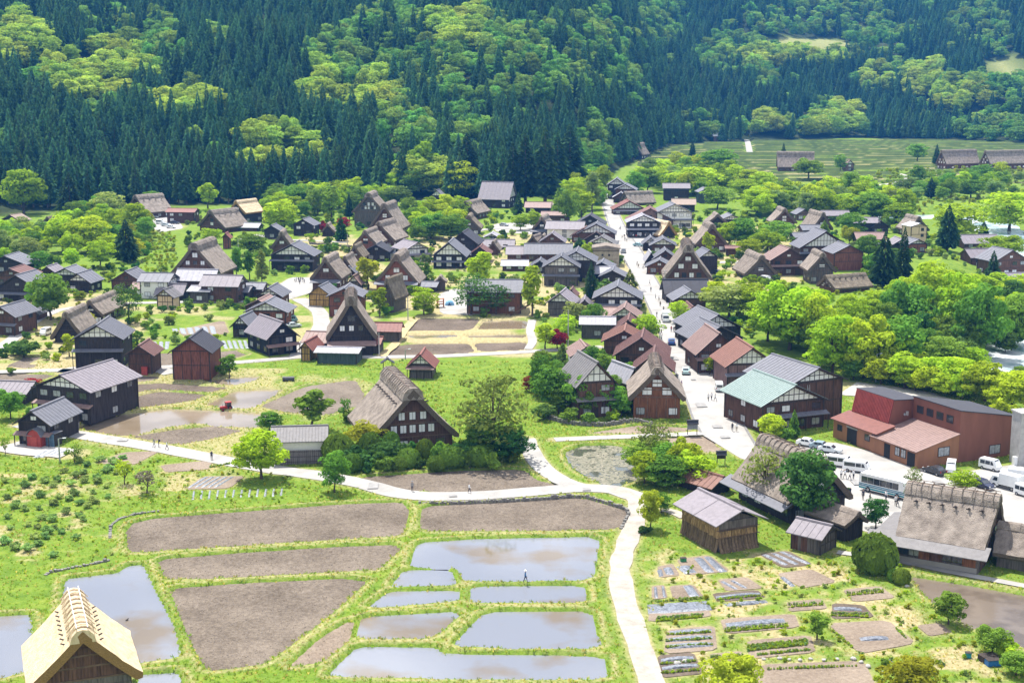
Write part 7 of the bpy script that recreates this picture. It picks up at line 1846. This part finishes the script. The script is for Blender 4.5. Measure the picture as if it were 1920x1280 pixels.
bin_(1852, 1238, 2.0, 1.2, .7, M_frame, 'dark crate heaped with cloth beside the blue tub', 'crate', 'crate', 20); bin_(1861, 1246, 1.6, 1.0, .7, BL, 'blue plastic tub in the lower garden corner', 'plastic_tub', 'tub', 10); bin_(1815, 1232, .6, .6, .6, surf('teal_plastic', (.01, .22, .26), .4), 'small teal bucket left of the blue tub', 'bucket', 'bucket'); bin_(1281, 1052, .8, .6, .5, surf('green_plastic', (.03, .2, .08), .4), 'green crate at the top of the mulched beds', 'crate', 'crate', 10)
p = G(541, 715); root = empty('water_tank', (p.x, p.y, .05), R(4)); q = MB(); q.tube([(-1.3, 0, .55), (1.3, 0, .55)], [.55, .55], 14); q.build('drum', surf('dark_tank', (.06, .06, .07), .5), root)
for x in (-.8, .8): q = MB(); q.box(x - .1, x + .1, -.4, .4, 0, .2); q.build('foot', M_beam, root)
tag(root, 'dark cylindrical tank lying in the grass above the raked field', 'tank')
p = G(843, 572); root = empty('tent', (p.x, p.y, .03), 0); q = MB(); q.ball((0, 0, 0), 1.4, 1.2, 1.5, 12, 8); q.build('canopy', surf('tent_blue', (.2, .42, .62), .7), root); q = MB(); q.add([(-.5, -1.25, .02), (.5, -1.25, .02), (0, -1.0, 1.0)], [(0, 1, 2)]); q.build('door_flap', surf('tent_dark', (.04, .1, .2), .7), root)
tag(root, 'small blue dome tent on the play yard', 'tent')
p = G(826, 576); root = empty('play_frame', (p.x, p.y, .03), R(10)); og_ = surf('orange_wood', (.42, .16, .06), .7)
for x in (-.9, .9):
    for y in (-.7, .7): q = MB(); q.box(x - .09, x + .09, y - .09, y + .09, 0, 2.6); q.build('post', og_, root)
for z in (.9, 1.6, 2.4): q = MB(); q.box(-1, 1, -.75, .75, z, z + .1); q.build('platform', og_, root)
tag(root, 'orange wooden climbing frame on the play yard', 'climbing frame')
p = G(238, 1158); root = empty('bird', (p.x, p.y, -.34), 1.0); q = MB(); q.ball((0, 0, .12), .2, .11, .1, 10, 6); q.ball((.2, 0, .24), .06, .055, .06, 8, 5); q.tube([(.13, 0, .14), (.19, 0, .24)], [.06, .04], 6); q.tube([(.25, 0, .24), (.32, 0, .23)], [.02, .008], 5); q.tube([(-.15, 0, .14), (-.32, 0, .17)], [.06, .02], 5); q.build('body', surf('duck_brown', (.05, .04, .03), .7), root)
tag(root, 'dark duck swimming in the paddy behind the golden hut', 'bird')
for i, (px, gy, r_) in enumerate([(1462, 1235, .35), (1480, 1237, .3), (1500, 1238, .32), (1520, 1236, .3), (1545, 1238, .34), (1570, 1236, .3), (1600, 1236, .4), (1615, 1242, .35), (1628, 1250, .4), (1270, 1245, .5), (1284, 1240, .4), (1410, 1238, .35), (1432, 1236, .3), (1655, 1262, .35), (1680, 1078, .5), (1700, 1100, .4)]):
    p = G(px, gy); q = MB(); rr = random.Random(i); q.ball((0, 0, r_ * .35), r_, r_ * .8, r_ * .6, 9, 6); q.v = [(x * rr.uniform(.85, 1.12), y * rr.uniform(.85, 1.12), z * rr.uniform(.85, 1.1)) for x, y, z in q.v]
    tag(q.build('stone', [surf('pale_stone', (.42, .40, .37), .9, .25, 3, bump=.4)], None, True, (p.x, p.y, -.02), i), 'pale fieldstone edging the lower vegetable bed', 'stone', 'edging stones')

# ------------------------------------------------------------------ air
b = MB(); b.box(-1700, 1700, -80, 2700, -9, 470)
hz = bpy.data.materials.new('air'); hz.use_nodes = True; n = hz.node_tree.nodes; n.remove(n['Principled BSDF'])
pv = n.new('ShaderNodeVolumePrincipled'); pv.inputs['Color'].default_value = (.07, .36, .95, 1); pv.inputs['Density'].default_value = HAZE; pv.inputs['Anisotropy'].default_value = 0.0
hz.node_tree.links.new(pv.outputs['Volume'], n['Material Output'].inputs['Volume'])
tag(b.build('haze', [hz]), 'thin blue air between the viewer and the mountain', None, None, 'stuff')
